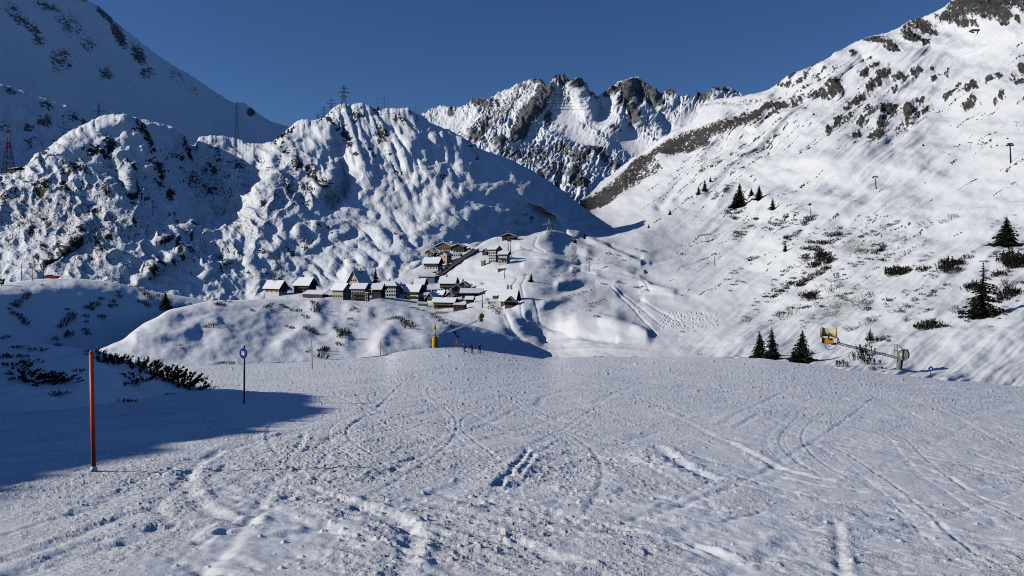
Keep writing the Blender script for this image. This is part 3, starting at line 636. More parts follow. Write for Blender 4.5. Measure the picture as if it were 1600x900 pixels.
SLOPE_DASH = [([(1070, 293), (1103, 267), (1127, 255), (1143, 240), (1177, 218), (1222, 190)], 2.6, 1), ([(1132, 268), (1157, 248), (1182, 232), (1212, 208)], 2.6, 1), ([(1142, 276), (1170, 258), (1196, 240)], 4.0, 1.0), ([(1100, 268), (1118, 262)], 3.5, 1), ([(1022, 349), (1045, 335), (1075, 313), (1092, 303)], 2.0, 1), ([(1000, 330), (1040, 300), (1075, 270), (1110, 240)], 1.4, .9), ([(1060, 262), (1100, 232), (1130, 215)], 1.6, .9),
              ([(1010, 300), (1045, 275), (1070, 262)], 2.2, .9), ([(1150, 262), (1200, 222), (1262, 172)], 1.5, .95), ([(1180, 250), (1240, 205), (1290, 165)], 1.5, .9), ([(1210, 245), (1270, 195), (1330, 155)], 1.5, .9), ([(1240, 245), (1280, 215), (1330, 185), (1370, 150)], 1.8, .95), ([(1250, 240), (1300, 208)], 1.6, .9), ([(1345, 235), (1390, 205), (1440, 180)], 1.7, .95), ([(1352, 240), (1400, 210), (1470, 175)], 1.4, .9), ([(1395, 215), (1470, 178), (1520, 150)], 1.4, .8),
              ([(1160, 150), (1215, 130), (1250, 118)], 1.6, .8), ([(1200, 165), (1250, 135), (1300, 112)], 1.6, .8), ([(1240, 150), (1290, 125), (1320, 105)], 1.6, .8), ([(1225, 160), (1262, 140)], 2.4, .9), ([(1290, 215), (1330, 190)], 2.4, .95), ([(1300, 205), (1322, 188)], 3.0, .95),
              ([(1115, 383), (1160, 367), (1205, 340), (1240, 322)], 1.8, .9), ([(1190, 374), (1215, 356), (1240, 336), (1262, 322)], 2.0, .95), ([(1196, 416), (1225, 396), (1262, 372)], 1.6, .85), ([(1120, 345), (1170, 322), (1220, 300)], 1.2, .7), ([(1080, 372), (1150, 345), (1200, 322)], 1.2, .7), ([(1290, 360), (1330, 345), (1370, 340)], 1.4, .8), ([(1345, 378), (1365, 368), (1400, 357), (1430, 348)], 1.8, .95), ([(1325, 402), (1352, 380)], 1.4, .8), ([(1205, 476), (1240, 458), (1262, 445)], 1.5, .8), ([(1440, 460), (1520, 425), (1560, 400)], 1.2, .7), ([(1380, 500), (1450, 465), (1500, 440)], 1.4, .7), ([(1250, 540), (1340, 500), (1420, 470)], 1.0, .5),
              ([(1345, 305), (1380, 297)], 1.4, .8), ([(1400, 330), (1470, 310)], 1.0, .6), ([(1500, 240), (1560, 215), (1600, 195)], 1.0, .6), ([(1475, 236), (1500, 226), (1525, 212)], 1.4, .9), ([(1535, 60), (1570, 45)], 1.0, .5), ([(1560, 110), (1600, 85)], 2.0, .8), ([(1440, 245), (1500, 225)], 1.0, .6), ([(905, 388), (930, 400), (945, 412), (960, 418)], 1.6, .8), ([(945, 392), (985, 408), (1010, 414)], 1.4, .8), ([(990, 386), (1008, 394)], 1.6, .8)]
PATHS = [([(862, 556), (838, 541), (818, 527), (800, 510), (790, 490)], 2.0, 1.2), ([(812, 468), (816, 488), (830, 510), (858, 532)], 2.0, 1.0), ([(835, 470), (845, 500), (880, 520), (905, 530)], 1.6, .8), ([(808, 436), (798, 450), (799, 466)], 2.0, 1), ([(822, 432), (815, 446), (818, 462)], 2.0, 1), ([(955, 452), (985, 478), (1005, 500), (1026, 522)], 1.6, 1), ([(962, 450), (995, 478), (1030, 505)], 1.5, .8), ([(1000, 470), (1030, 487), (1062, 502)], 1.6, .9),
         ([(930, 424), (972, 428), (1002, 440), (1016, 456)], 2.0, 1.2), ([(870, 394), (905, 400), (940, 406), (995, 403)], 1.6, .8), ([(815, 388), (850, 395), (880, 405), (915, 418)], 1.7, .9), ([(800, 400), (840, 404), (880, 415), (930, 432)], 1.6, .8), ([(862, 368), (880, 378), (900, 392)], 1.4, .8), ([(840, 372), (835, 385), (850, 393)], 1.4, .8), ([(1062, 420), (1100, 405), (1140, 395)], 1.4, .7), ([(1040, 450), (1090, 440), (1140, 428)], 1.6, .8), ([(1000, 458), (1060, 462), (1110, 455)], 2.0, -.8), ([(1140, 535), (1180, 520), (1230, 505)], 1.6, .6), ([(880, 540), (940, 533), (1000, 536), (1060, 530)], 2.0, .8), ([(860, 548), (930, 545), (1010, 548)], 2.2, -.8), ([(1080, 540), (1130, 543), (1180, 540)], 2.0, .7)]
_q = random.Random(31)
for _k in range(230):
    x0, y0 = _q.uniform(1000, 1600), _q.uniform(90, 470)
    f = (y0 - (560 - (x0 - 700) * .55)) / 200            # how far below the sky-line
    if f < .05 or (1150 < x0 < 1460 and 236 < y0 < 290) or y0 < 330 - (x0 - 1000) * .5:
        continue
    an = math.radians(-40 + 16 * min(1, max(0, (y0 - 150) / 250)) + _q.uniform(-6, 6))
    ln = _q.uniform(12, 55)
    SLOPE_DASH.append(([(x0 + ln * t * math.cos(an), y0 + ln * t * math.sin(an) + 2.5 * math.sin(t * 5 + _k)) for t in (0, .33, .66, 1)], _q.uniform(.8, 1.9) * (1.5 if _k % 9 == 0 else 1), _q.uniform(.65, 1.0)))
def valley_attr(PX, PY, D):
    rk = blobs(SLOPE_ROCK, *warp(PX, PY, 7, 8, 193))
    band = strokes([([(912, 322), (935, 310), (950, 298), (984, 270), (1010, 251), (1040, 230), (1080, 212), (1110, 205), (1140, 200), (1180, 184)], 11, .75), ([(915, 326), (960, 305), (1000, 280), (1030, 262)], 9, .5), ([(1045, 240), (1085, 228), (1100, 222)], 8, .55), ([(1098, 166), (1120, 165), (1150, 168), (1190, 160)], 6, .42), ([(922, 318), (950, 312)], 6, .5)], PX, PY)
    rk = np.maximum(rk, np.clip(band, 0, .97))
    u, v = PX * .78 - PY * .63, PX * .63 + PY * .78
    u2, v2 = PX * .92 - PY * .40, PX * .40 + PY * .92
    streak_zone = blobs([(1130, 260, 120, 60, -38, 1), (1230, 190, 110, 50, -35, .8), (1060, 300, 80, 30, -38, .6), (1350, 180, 80, 50, -35, .9), (1250, 150, 60, 36, -35, .9), (1480, 180, 100, 40, -32, .6), (1150, 300, 60, 40, -38, .9), (1100, 330, 90, 20, -32, .6), (1180, 350, 90, 30, -34, .7)], PX, PY)
    low_zone = blobs([(1180, 390, 100, 30, -30, .7), (1280, 400, 60, 50, -35, 1), (1330, 350, 110, 24, -22, .7), (1380, 400, 60, 26, -20, .8), (1300, 470, 80, 30, -28, .6), (1450, 370, 80, 24, -20, .5)], PX, PY)
    st = fbm(u / 26, v / 2.6, 3, 111, .6)
    st2 = fbm(u2 / 20, v2 / 2.6, 3, 113, .6)
    fine = noise(PX / 2.6, PY / 2.2, 115)
    rk = np.clip(rk * 1.12, 0, 1.05)
    rock = rk * .95 + fine * .38 * (.10 + rk) + fbm(u / 7, v / 4, 3, 117, .6) * .75 * rk + np.maximum(0, st * streak_zone - .07) * 4.2 * (.6 + .8 * fine) + np.maximum(0, st2 * low_zone - .11) * 3.6 * (.6 + .8 * fine)
    clean = blobs([(1120, 290, 70, 18, -38, .6), (1480, 85, 80, 20, -18, .8), (1440, 140, 40, 10, -15, .7), (1300, 262, 90, 14, 4, 1), (1500, 250, 90, 24, -15, .7)], PX, PY)
    rock -= clean * .25 * (1 - rk)
    dash = strokes(SLOPE_DASH, PX, PY)
    rock = np.maximum(rock, np.clip(dash, 0, 1) * (.48 + .55 * fine + .35 * noise(u / 9, v / 3, 119)))
    town = strokes([([(690, 428), (705, 417), (722, 405), (740, 392)], 3.2, 1)], PX, PY)
    return {"rock": np.clip(rock + town * .9, 0, 1), "scrub": np.clip(low_zone * .30 + streak_zone * .22 + blobs([(1340, 385, 26, 14, -10, .5), (1320, 480, 60, 24, -20, .45), (1200, 470, 40, 20, -30, .3)], PX, PY), 0, .8)}
layer("valley", cols(250, 2200, 1.15), VALLEY_CREST, [(250, 500), (480, 505), (640, 520), (700, 565), (860, 585), (1000, 590), (1180, 585), (1300, 592), (1440, 608), (1600, 628), (2200, 700)], 420, valley_depth, M_VALLEY, valley_relief, valley_attr, bow=1.0,
      jag=lambda x: np.where(x > 905, noise(x / 4.0, x * 0, 29) * 1.0 + noise(x / 9.0, x * 0, 33) * 1.0, noise(x / 9.0, x * 0, 33) * .4), skirt=0.25, skipcols=(890.5, 905.2, 374))

# ------------------------------------------------------------------ the humps between piste and village
def hump_relief(s1, s2, a):
    def f(PX, PY, D):
        return (fbm(PX / s1, PY / s2, 3, a, .5) * .75 + fbm(PX / 16, PY / 8, 3, a + 2, .5) * .10 + fbm(PX / 4, PY / 2.4, 2, a + 4) * .012) * np.clip(D / 200, .3, 1.3)
    return f
def sh_depth(PX, PY):
    return 106.0 / np.maximum(.15 - .62 * (PX - CXP) / FPX - (HORIZON - PY) / FPX, .1)
layer("shaded_hump", cols(-900, 345, 1.2), [(-900, 330), (-300, 420), (-60, 446), (0, 443), (40, 438), (80, 435), (110, 435), (140, 437), (175, 440), (205, 447), (240, 455), (280, 462), (322, 470), (345, 478)],
      [(-900, 700), (0, 590), (345, 590)], 120, sh_depth, M_HUMP, hump_relief(70, 34, 121), lambda PX, PY, D: {"rock": np.clip(noise(PX / 5, PY / 3, 122) * .2 - .1, 0, 1), "scrub": np.zeros_like(PX)}, roundoff=(.10, 5.0), skirt=0.2)

HS = [([(215, 530), (250, 528), (285, 521), (310, 508), (335, 507)], 7, -3.2), ([(330, 516), (318, 530), (300, 545), (285, 552)], 9, 3.6), ([(345, 520), (375, 500), (410, 495)], 12, -2.5),
      ([(360, 475), (400, 490), (430, 500)], 10, 1.6), ([(400, 530), (412, 538)], 8, 2.2), ([(440, 538), (470, 520), (500, 508)], 8, -3.2), ([(500, 470), (492, 490), (500, 500)], 7, -3), ([(512, 482), (505, 500), (498, 512)], 8, 4.5),
      ([(545, 480), (560, 485), (574, 488)], 7, -3.2), ([(583, 492), (575, 508), (560, 518)], 8, 4.5), ([(520, 512), (532, 520), (540, 530)], 7, -2.6), ([(556, 535), (550, 548), (545, 560)], 9, 4), ([(590, 545), (600, 525), (612, 508), (630, 500)], 8, -3.4), ([(610, 545), (600, 555)], 12, -1.4),
      ([(640, 503), (652, 512), (640, 528)], 8, 3.5), ([(645, 512), (660, 520), (668, 530)], 8, -2.2), ([(240, 500), (290, 490), (330, 485)], 10, -1.4)]
def ch_depth(PX, PY):
    D = rbf([(140, 556, 105), (222, 507, 155), (267, 484, 190), (322, 471, 230), (440, 467, 290), (560, 470, 310), (640, 480, 300), (690, 498, 265), (715, 519, 235), (760, 540, 215), (850, 558, 205),
             (140, 600, 70), (300, 580, 90), (440, 572, 115), (600, 562, 140), (700, 556, 170), (850, 570, 185), (300, 520, 155), (440, 520, 190), (560, 520, 205), (640, 520, 215)], PX, PY)
    plane = 60.4 / np.maximum(.12 - .62 * (PX - CXP) / FPX - (HORIZON - PY) / FPX, .08)
    w = sst(682, 722, PX + (PY - 505) * .35)
    return np.exp(np.log(D) * (1 - w) + np.log(plane) * w)
def ch_relief(PX, PY, D):
    return hump_relief(60, 26, 131)(PX, PY, D) - strokes([(a, w * 1.5, h * (.23 if h < 0 else .03)) for a, w, h in HS], PX, PY)
layer("sunny_hump", cols(138, 872, 1.0), [(138, 562), (150, 550), (170, 540), (191, 531), (207, 518), (222, 507), (244, 497), (267, 484), (289, 479), (322, 471), (345, 469), (370, 469), (400, 467), (440, 467), (490, 466), (520, 468), (560, 470), (600, 472), (620, 476), (645, 481), (670, 487), (680, 492), (690, 496), (705, 500), (726, 506), (745, 510), (770, 517), (800, 526), (830, 537), (850, 546), (863, 554), (872, 566)],
      [(138, 610), (300, 598), (600, 585), (872, 580)], 130, ch_depth, M_HUMP, ch_relief, lambda PX, PY, D: {"rock": np.clip(noise(PX / 5, PY / 3, 132) * .2 - .1, 0, 1), "scrub": blobs([(300, 525, 30, 8, 0, .25)], PX, PY)}, roundoff=(.08, 4.0), skirt=0.12)

# ------------------------------------------------------------------ the piste
PISTE_CREST = [(-600, 600), (0, 590), (250, 578), (310, 572), (400, 568), (450, 566), (500, 563), (560, 559), (600, 556), (622, 550), (645, 546), (680, 543), (715, 543), (745, 546), (780, 551), (820, 557), (860, 561), (900, 558), (950, 557), (1000, 558), (1060, 557), (1120, 558), (1180, 560), (1240, 566), (1300, 573), (1360, 580), (1420, 586), (1480, 592), (1600, 604), (1800, 622), (2200, 660)]
PISTE_DC = [(-600, 50), (0, 60), (300, 75), (480, 100), (600, 130), (680, 150), (760, 170), (860, 165), (950, 165), (1100, 140), (1200, 120), (1300, 105), (1400, 94), (1600, 80), (2200, 60)]
def piste_d(PX, PY):
    r = (PY - HORIZON) / FPX
    rc = (pchip(PISTE_CREST, PX[0] if PX.ndim == 2 else PX) - HORIZON) / FPX
    dc = interp(PISTE_DC, PX)
    rc = np.broadcast_to(rc, PX.shape)
    s_c = rc - CAMZ / dc
    s_n = .1145 + .024 * np.clip((PX - 800) / 800, -.3, 1.6)
    w = 1 - np.exp(-np.maximum(r - rc, 0) / .035)
    s = s_c + (s_n - s_c) * w
    return CAMZ / np.maximum(r - s, 1e-4)

def track_field(X, Y, PX, PY, TR):
    """ski and groomer tracks: a furrow with a thrown-up lip on one side; (points in the frame, width m, depth m, lip)"""
    out = np.zeros_like(X)
    calm = np.zeros_like(X)
    for ti, (pl, w, dep, lip) in enumerate(TR):
        dep, w = (dep * 1.15, w * .62) if ti < 44 else (dep, w)
        P = np.array(pl, float)
        if len(P) > 2:                       # smooth the line
            tt = np.arange(len(P)); q = np.linspace(0, len(P) - 1, (8 if len(P) < 9 else 3) * len(P))
            P = np.stack([pchip(np.stack([tt, P[:, 0]], 1), q), pchip(np.stack([tt, P[:, 1]], 1), q)], 1)
        d = piste_d(P[:, 0], P[:, 1])
        wx, wy, wz = unproj(P[:, 0], P[:, 1], d)
        mg = np.array([40 + 3.2 * w * FPX / max(4.5, d.min()), 60 + 400 * w])
        lo, hi = P.min(0) - mg, P.max(0) + mg
        m = (PX > lo[0]) & (PX < hi[0]) & (PY > lo[1]) & (PY < hi[1])
        if not m.any():
            continue
        x, y = X[m], Y[m]
        best = np.full(x.shape, 1e9); side = np.zeros_like(x); along = np.zeros_like(x)
        acc = 0
        for i in range(len(wx) - 1):
            dx, dy = wx[i + 1] - wx[i], wy[i + 1] - wy[i]
            l2 = dx * dx + dy * dy + 1e-9
            t = np.clip(((x - wx[i]) * dx + (y - wy[i]) * dy) / l2, 0, 1)
            ex, ey = x - wx[i] - t * dx, y - wy[i] - t * dy
            e = ex * ex + ey * ey
            c = e < best
            best = np.where(c, e, best)
            side = np.where(c, np.sign(dx * ey - dy * ex), side)
            along = np.where(c, acc + t * math.sqrt(l2), along)
        s = np.sqrt(best) * side / w
        rag = .55 + .6 * np.clip(noise(along / .35, s * 0, 140) + .4, 0, 1)
        endf = 1.0
        out[m] += dep * (-np.exp(-s * s * 2.2) * .9 + lip * np.exp(-(s - 1.25) ** 2 * 3.0) * rag)
        calm[m] = np.maximum(calm[m], np.exp(-s * s))
    return out, calm

TR = [([(340, 706), (310, 725), (292, 750), (294, 770), (310, 790), (345, 808), (385, 815)], .22, .07, .9), ([(300, 742), (265, 770), (247, 790), (255, 808), (290, 818), (390, 812)], .16, .04, .6),
      ([(476, 676), (468, 695), (450, 715)], .16, .05, .9), ([(517, 690), (509, 708), (512, 728), (525, 742)], .14, .035, .7), ([(430, 750), (415, 775), (395, 805), (370, 840), (330, 880), (280, 930)], .18, .05, .5), ([(430, 752), (460, 770), (500, 784), (560, 810), (640, 850), (720, 900)], .2, .04, -.8),
      ([(345, 780), (375, 790), (430, 792), (500, 784)], .14, .03, -.7), ([(310, 830), (320, 845), (300, 880), (285, 910)], .5, .10, .4), ([(560, 790), (600, 800), (632, 815), (642, 840), (632, 870), (620, 910)], .22, .08, .9), ([(520, 780), (580, 800), (660, 830), (760, 870)], .25, .05, .6),
      ([(0, 880), (80, 850), (170, 815), (240, 795)], .2, .05, .6), ([(0, 910), (60, 880), (150, 845), (250, 822), (330, 815)], .2, .05, .7), ([(40, 905), (140, 860), (260, 828)], .3, .05, .7), ([(200, 760), (260, 735), (330, 712), (400, 690), (470, 672)], .35, .06, .5), ([(120, 800), (220, 762), (300, 735)], .25, .05, .6),
      ([(825, 705), (806, 730), (790, 748), (775, 760)], .14, .11, .9), ([(832, 715), (815, 738), (800, 752)], .13, .1, .9), ([(1027, 698), (1045, 715), (1075, 735), (1110, 750)], .25, .08, .9), ([(1138, 690), (1160, 705), (1200, 725), (1240, 740), (1290, 750)], .2, .07, .7), ([(1125, 664), (1160, 645), (1195, 627), (1230, 610)], .3, .05, .5), ([(1150, 668), (1185, 650)], .25, .06, .7),
      ([(840, 632), (848, 622), (880, 612)], .4, .06, .5), ([(930, 630), (960, 615), (1000, 601)], .4, .05, .5), ([(1085, 850), (1120, 862), (1160, 880)], .14, .1, .4), ([(1130, 898), (1180, 878), (1250, 840)], .25, .05, .3), ([(1305, 815), (1310, 850), (1312, 880), (1320, 910)], .12, .05, .7), ([(1000, 780), (1060, 790), (1150, 802), (1300, 815), (1400, 830)], .3, .05, -.9), ([(1050, 805), (1120, 820), (1200, 845), (1280, 850)], .22, .03, -.8),
      ([(800, 770), (880, 785), (960, 800), (1040, 820)], .3, .04, -.7), ([(850, 805), (950, 835), (1050, 850)], .25, .035, -.8), ([(1180, 640), (1300, 660), (1450, 690), (1600, 720)], .5, .04, -.6), ([(1240, 690), (1380, 705), (1500, 735), (1640, 760)], .4, .04, -.6), ([(1360, 760), (1450, 790), (1560, 800), (1660, 825)], .35, .04, -.7), ([(1200, 760), (1330, 790), (1450, 830), (1600, 860)], .3, .035, -.7), ([(1100, 870), (1300, 865), (1500, 880), (1640, 905)], .22, .03, -.8), ([(1250, 880), (1400, 895), (1600, 920)], .2, .03, -.8),
      ([(1400, 640), (1500, 625), (1600, 618)], .6, .05, .4), ([(1100, 610), (1200, 600), (1300, 598)], .7, .04, .4), ([(760, 640), (900, 660), (1060, 670), (1200, 700)], .45, .03, -.6), ([(560, 640), (700, 620), (860, 590)], .6, .04, .5), ([(500, 690), (640, 650), (780, 620)], .4, .04, .5), ([(640, 720), (760, 690), (900, 640)], .3, .035, .4), ([(420, 620), (560, 600), (700, 575)], .6, .05, .4), ([(1500, 650), (1545, 640), (1600, 628)], .9, .05, .3)]
_r = random.Random(5)
for _k in range(260):                              # old faint carves crossing the run
    x0, y0 = _r.uniform(150, 1550), _r.uniform(590, 880)
    ln, a = _r.uniform(60, 330) * (.5 + (y0 - 560) / 330), (_r.choice([-.3, -.2, -.42, .35, -.12]) if x0 < 620 else _r.choice([.1, .16, .22, .3, -.25]))
    if x0 < 520 and y0 < 720:
        continue
    c = _r.uniform(-.3, .3)
    TR.append(([(x0 + ln * t, max(572, y0 + ln * t * a + c * ln * t * t)) for t in (0, .25, .5, .75, 1.0)], _r.uniform(.05, .16), _r.uniform(.012, .042), _r.choice([-.8, .8, .6])))

_r2 = random.Random(19)
for _k in range(34):                              # long swinging runs: two ski grooves side by side
    x0, am, wl, ph, dr = _r2.uniform(-9, 16), _r2.uniform(.8, 4.0), _r2.uniform(4, 10), _r2.uniform(0, 6.28), _r2.uniform(-.25, .35)
    y0 = _r2.uniform(4.6, 12); y1 = y0 + _r2.uniform(10, 40)
    ys = np.linspace(y0, y1, 16)
    dp, ww = _r2.uniform(.018, .04), _r2.uniform(.05, .08)
    grid = np.linspace(566, 904, 500)
    for off in (0, _r2.uniform(.22, .45)):
        pl = []
        for y in ys:
            x = x0 + off + am * math.sin(y / wl + ph) + dr * y
            px = CXP + FPX * x / y
            if not (-80 < px < 1680):
                continue
            dd = piste_d(np.full_like(grid, px), grid)
            pl.append((px, float(np.interp(-y, -dd, grid))))
        if len(pl) > 3:
            TR.append((pl, ww, dp, .75 if off else -.75))

def build_piste():
    xs = cols(-600, 2200, 1.12)
    c = pchip(PISTE_CREST, xs) + noise(xs / 60, xs * 0, 186) * 1.3 + noise(xs / 14, xs * 0, 187) * .5
    ny = 400
    t = np.linspace(0, 1, ny)[:, None]
    b = np.full_like(xs, 905.0)
    PY = c[None] + (t ** 1.12) * (b - c)[None]
    extra = np.array([925, 960, 1020, 1120, 1300, 1700, 2600.0])[:, None] * np.ones_like(xs)[None]
    PY = np.concatenate([PY, extra], 0)
    PX = np.broadcast_to(xs[None], PY.shape).copy()
    D = piste_d(PX, PY)
    D[0] = interp(PISTE_DC, xs)
    X, Y, Z = unproj(PX, PY, D)
    st = lambda a: (X * math.cos(a) + Y * math.sin(a), -X * math.sin(a) + Y * math.cos(a))
    crumb = .5 + .55 * fbm(X / 2.6, Y / 5.0, 3, 151, .6)
    crumb += .25 * blobs([(700, 860, 260, 60, 0, 1), (520, 720, 220, 70, -12, .8), (900, 740, 130, 40, 5, .9), (200, 820, 200, 50, -14, .8)], PX, PY)
    crumb -= .55 * blobs([(1290, 690, 190, 24, 6, 1), (1180, 735, 130, 22, 10, .8), (1400, 760, 160, 22, 6, .7), (1540, 655, 90, 14, -6, 1), (1330, 640, 130, 10, 5, .7), (1500, 830, 160, 26, 6, .7), (800, 690, 60, 10, 0, .6), (1150, 850, 80, 14, -10, .6), (450, 850, 90, 16, -10, .5)], PX, PY)
    lay = (PY - .13 * (PX - 800)) 
    crumb += .55 * fbm(PX / 150, lay / np.clip((PY - 540) / 14, 3, 22), 3, 152, .6)
    crumb = .06 + .94 * sst(.18, .92, crumb)
    u, v = st(math.radians(62))
    H = fbm(X / 9, Y / 14, 3, 153) * .12 * sst(6, 16, D) + fbm(u / 4.2, v / 1.1, 3, 155, .55) * .035
    H += (fbm(X / .5, Y / .7, 3, 157, .6) * .026 + np.maximum(0, noise(X / .12, Y / .16, 159) - .2) * .032 + noise(X / .07, Y / .1, 161) * .006) * crumb ** 1.4
    u2, v2 = st(math.radians(20))
    H += np.maximum(0, fbm(u2 / 2.4, v2 / .35, 3, 163, .55)) * .05 * sst(750, 1100, PX)
    H += crumb ** 1.3 * (noise(PX / 2.9, PY / 1.7, 181) * .0062 + noise(PX / 6.5, PY / 2.6, 182) * .0110 + np.maximum(0, noise(PX / 3.6, PY / 2.1, 183) - .40) * .11 + np.maximum(0, noise(PX / 8, PY / 4, 184) - .55) * .10) * np.minimum(D, 110) / 30
    H += np.maximum(0, fbm(PX / 70, lay / 2.8, 3, 185, .6) - .22) * .11 * np.minimum(D, 90) / 30 * (.35 + .65 * sst(700, 1000, PX)) * sst(575, 600, PY)
    H += fbm(PX / 90, PY / 3.4, 2, 184) * .03 * np.minimum(D, 110) / 30 * sst(18, 30, D)
    tr, calm = track_field(X, Y, PX, PY, TR)
    H += .36 * tr * (.8 + .5 * noise(X / .3, Y / .4, 165)) + calm * noise(X / .10, Y / .14, 166) * .008
    rr = random.Random(8)
    for k in range(420):                          # broken lumps of snow lying loose
        if k < 120:
            px, py = rr.gauss(1010, 110), rr.gauss(735, 28)
        elif k < 260:
            px, py = rr.gauss(690, 120), rr.gauss(830, 40)
        else:
            px, py = rr.uniform(120, 1580), rr.uniform(660, 890)
        if py < 640 or py > 900:
            continue
        d = float(piste_d(np.array([px]), np.array([py]))[0])
        cx, cy, _z = unproj(px, py, d)
        w = rr.uniform(.012, .034) * (d / 7) ** .4 * (1.35 if k % 29 == 3 else 1)
        m = (np.abs(X - cx) < 3 * w) & (np.abs(Y - cy) < 3 * w)
        q = ((X[m] - cx) ** 2 + (Y[m] - cy) ** 2) / (w * w)
        H[m] += w * rr.uniform(.4, .9) * np.exp(-q * q) * (1 + .7 * noise(X[m] / (w * .9), Y[m] / (w * .9), k))
    mound = blobs([(800, 737, 44, 12, -20, .10), (1015, 722, 30, 10, 10, .13), (1050, 735, 40, 8, 20, .08), (330, 835, 22, 14, -30, .10), (375, 784, 26, 7, 10, .06), (600, 840, 60, 20, 20, .05), (880, 765, 22, 6, 0, .07), (1070, 715, 30, 5, 25, .06)], PX, PY)
    H += .34 * mound * (1 + .8 * noise(X / .25, Y / .3, 167) + .5 * noise(X / .1, Y / .12, 168))
    near = sst(900, 1100, PY)
    fadec = sst(0, 4, PY - c[None])
    Z = Z + H * (.2 + .8 * fadec) * (1 - .6 * near)
    P = np.stack([X, Y, Z], -1)
    LAYERS["piste"] = (PX, PY, P, c, b)
    top = P[0]
    hx = np.stack([top[:, 0], top[:, 1], np.zeros(len(xs))], -1)
    hx /= np.linalg.norm(hx, axis=1, keepdims=True)
    rows = []
    for s, dz in ((60, 22), (30, 9.5), (14, 3.6), (6, 1.25), (2.5, .42), (.9, .12)):
        rows.append(top + hx * s * interp(PISTE_DC, xs)[:, None] / 150 + np.array([0, 0, -1.0]) * dz * interp(PISTE_DC, xs)[:, None] / 150)
    full = np.concatenate([np.stack(rows, 0), P], 0)
    cr = np.concatenate([np.repeat(crumb[:1], len(rows), 0), crumb], 0)
    o = mesh_grid("piste", full, M_PISTE, {"crumb": cr})
    o["kind"] = "structure"
build_piste()

# ------------------------------------------------------------------ the bank beside the run; it climbs out of the frame and throws the long shadow
def build_bank():
    # crest line (world), foot line (world x, y): from beside the viewer to the tip of the bank
    hx_, hy_, tz = SDIR.x / math.cos(SUN_EL), SDIR.y / math.cos(SUN_EL), math.tan(SUN_EL)
    edge = [(-260, 905, 27), (0, 790, 27), (80, 762, 27), (150, 738, 27), (260, 707, 27), (360, 682, 27), (450, 660, 27), (522, 640, 26), (495, 626, 22), (440, 612, 16)]
    cast, feet = [], []
    for px, py, t in edge:
        d = float(piste_d(np.array([px * 1.0]), np.array([py * 1.0]))[0])
        x, y, z = unproj(px, py, d)
        cast.append((x + hx_ * t, y + hy_ * t, z + tz * t))
        yy = min(y - 1.0, 18.5 + .15 * len(feet))
        feet.append((-.668 * max(yy, 2) - 1.6, yy))
    crest = np.array([(-60, -45, 25), (-50, -22, 20)] + cast + [(-24.0, 34.0, .2)] +
                     [unproj(px, py, d) for px, py, d in ((-30, 524, 31.2), (0, 530, 30.6), (60, 537, 30.8), (110, 543, 31.2), (150, 549, 31.8), (200, 564, 32.6), (235, 578, 33.2), (262, 591, 33.8), (290, 600, 34.4), (318, 607, 35), (345, 612, 35.6))])
    foot = [(-30, -45), (-24, -22)] + feet + [(-14.5, 20.2)] + [(unproj(px, py, 1)[0] * d, d) for px, py, d in ((20, 705, 20.4), (60, 700, 20.8), (110, 692, 21.5), (135, 686, 22), (165, 680, 23), (195, 672, 24), (220, 664, 25), (250, 652, 26.5), (275, 642, 28), (295, 634, 29.5), (330, 618, 33), (348, 613, 35))]
    foot = foot[:len(crest)]
    foot = np.array(foot)
    n = len(crest); q = np.linspace(0, n - 1, 560)
    ar = np.arange(n)
    C = np.stack([pchip(np.stack([ar, crest[:, k]], 1), q) for k in range(3)], 1)
    rim = sst(12.5, 11.0, q)
    C[:, 2] += rim * (fbm(q * 1.3, q * 0, 4, 188, .6) * .5 - .1 + np.maximum(0, noise(q * 9, q * 0, 189) - .1) * .5)
    Fx = np.stack([pchip(np.stack([ar, foot[:, k]], 1), q) for k in range(2)], 1)
    def ground(x, y):
        s = .1145 + .024 * np.clip(x / np.maximum(y, 6) / .662, -.3, 1.6)
        return -s * np.maximum(y, -3) * 1.0
    Fz = ground(Fx[:, 0], Fx[:, 1]) - .25
    F = np.concatenate([Fx, Fz[:, None]], 1)
    v = np.linspace(0, 1, 190)
    prof = 1 - (v ** .9) * (1 - .30 * np.sin(np.pi * v))          # a hollow foot, a rounded brow
    cw = sst(12.6, 10.5, q)[None, :]
    prof = prof[:, None] * (1 - cw) + ((1 - v) ** 2.0)[:, None] * cw
    P = np.zeros((190, 560, 3))
    P[..., 0] = C[None, :, 0] + (F - C)[None, :, 0] * v[:, None]
    P[..., 1] = C[None, :, 1] + (F - C)[None, :, 1] * v[:, None]
    P[..., 2] = F[None, :, 2] + (C[:, 2] - F[:, 2])[None] * prof
    X, Y = P[..., 0], P[..., 1]
    fade = sst(0, .10, v)[:, None]
    P[..., 2] += (fbm(X / 3.4, Y / 3.4, 4, 171, .5) * .22 + fbm(X / .8, Y / .8, 3, 173) * .035 + noise(X / .2, Y / .2, 175) * .006) * (.25 + .75 * fade)
    LAYERS["bank"] = (None, None, P, None, None)
    out = np.stack([C[:, 0] * 0 - 1, C[:, 1] * 0 + .12, C[:, 2] * 0], 1)
    rows = [C + out * s + np.array([0, 0, -1.0]) * dz for s, dz in ((40, 9), (20, 4.5), (9, 1.9), (4, .7), (1.6, .2), (.6, .05))]
    full = np.concatenate([np.stack(rows, 0), P], 0)
    o = mesh_grid("bank", full, M_BANK, {"rock": np.zeros(full.shape[:2]), "scrub": np.zeros(full.shape[:2])})
    o["kind"] = "structure"
build_bank()

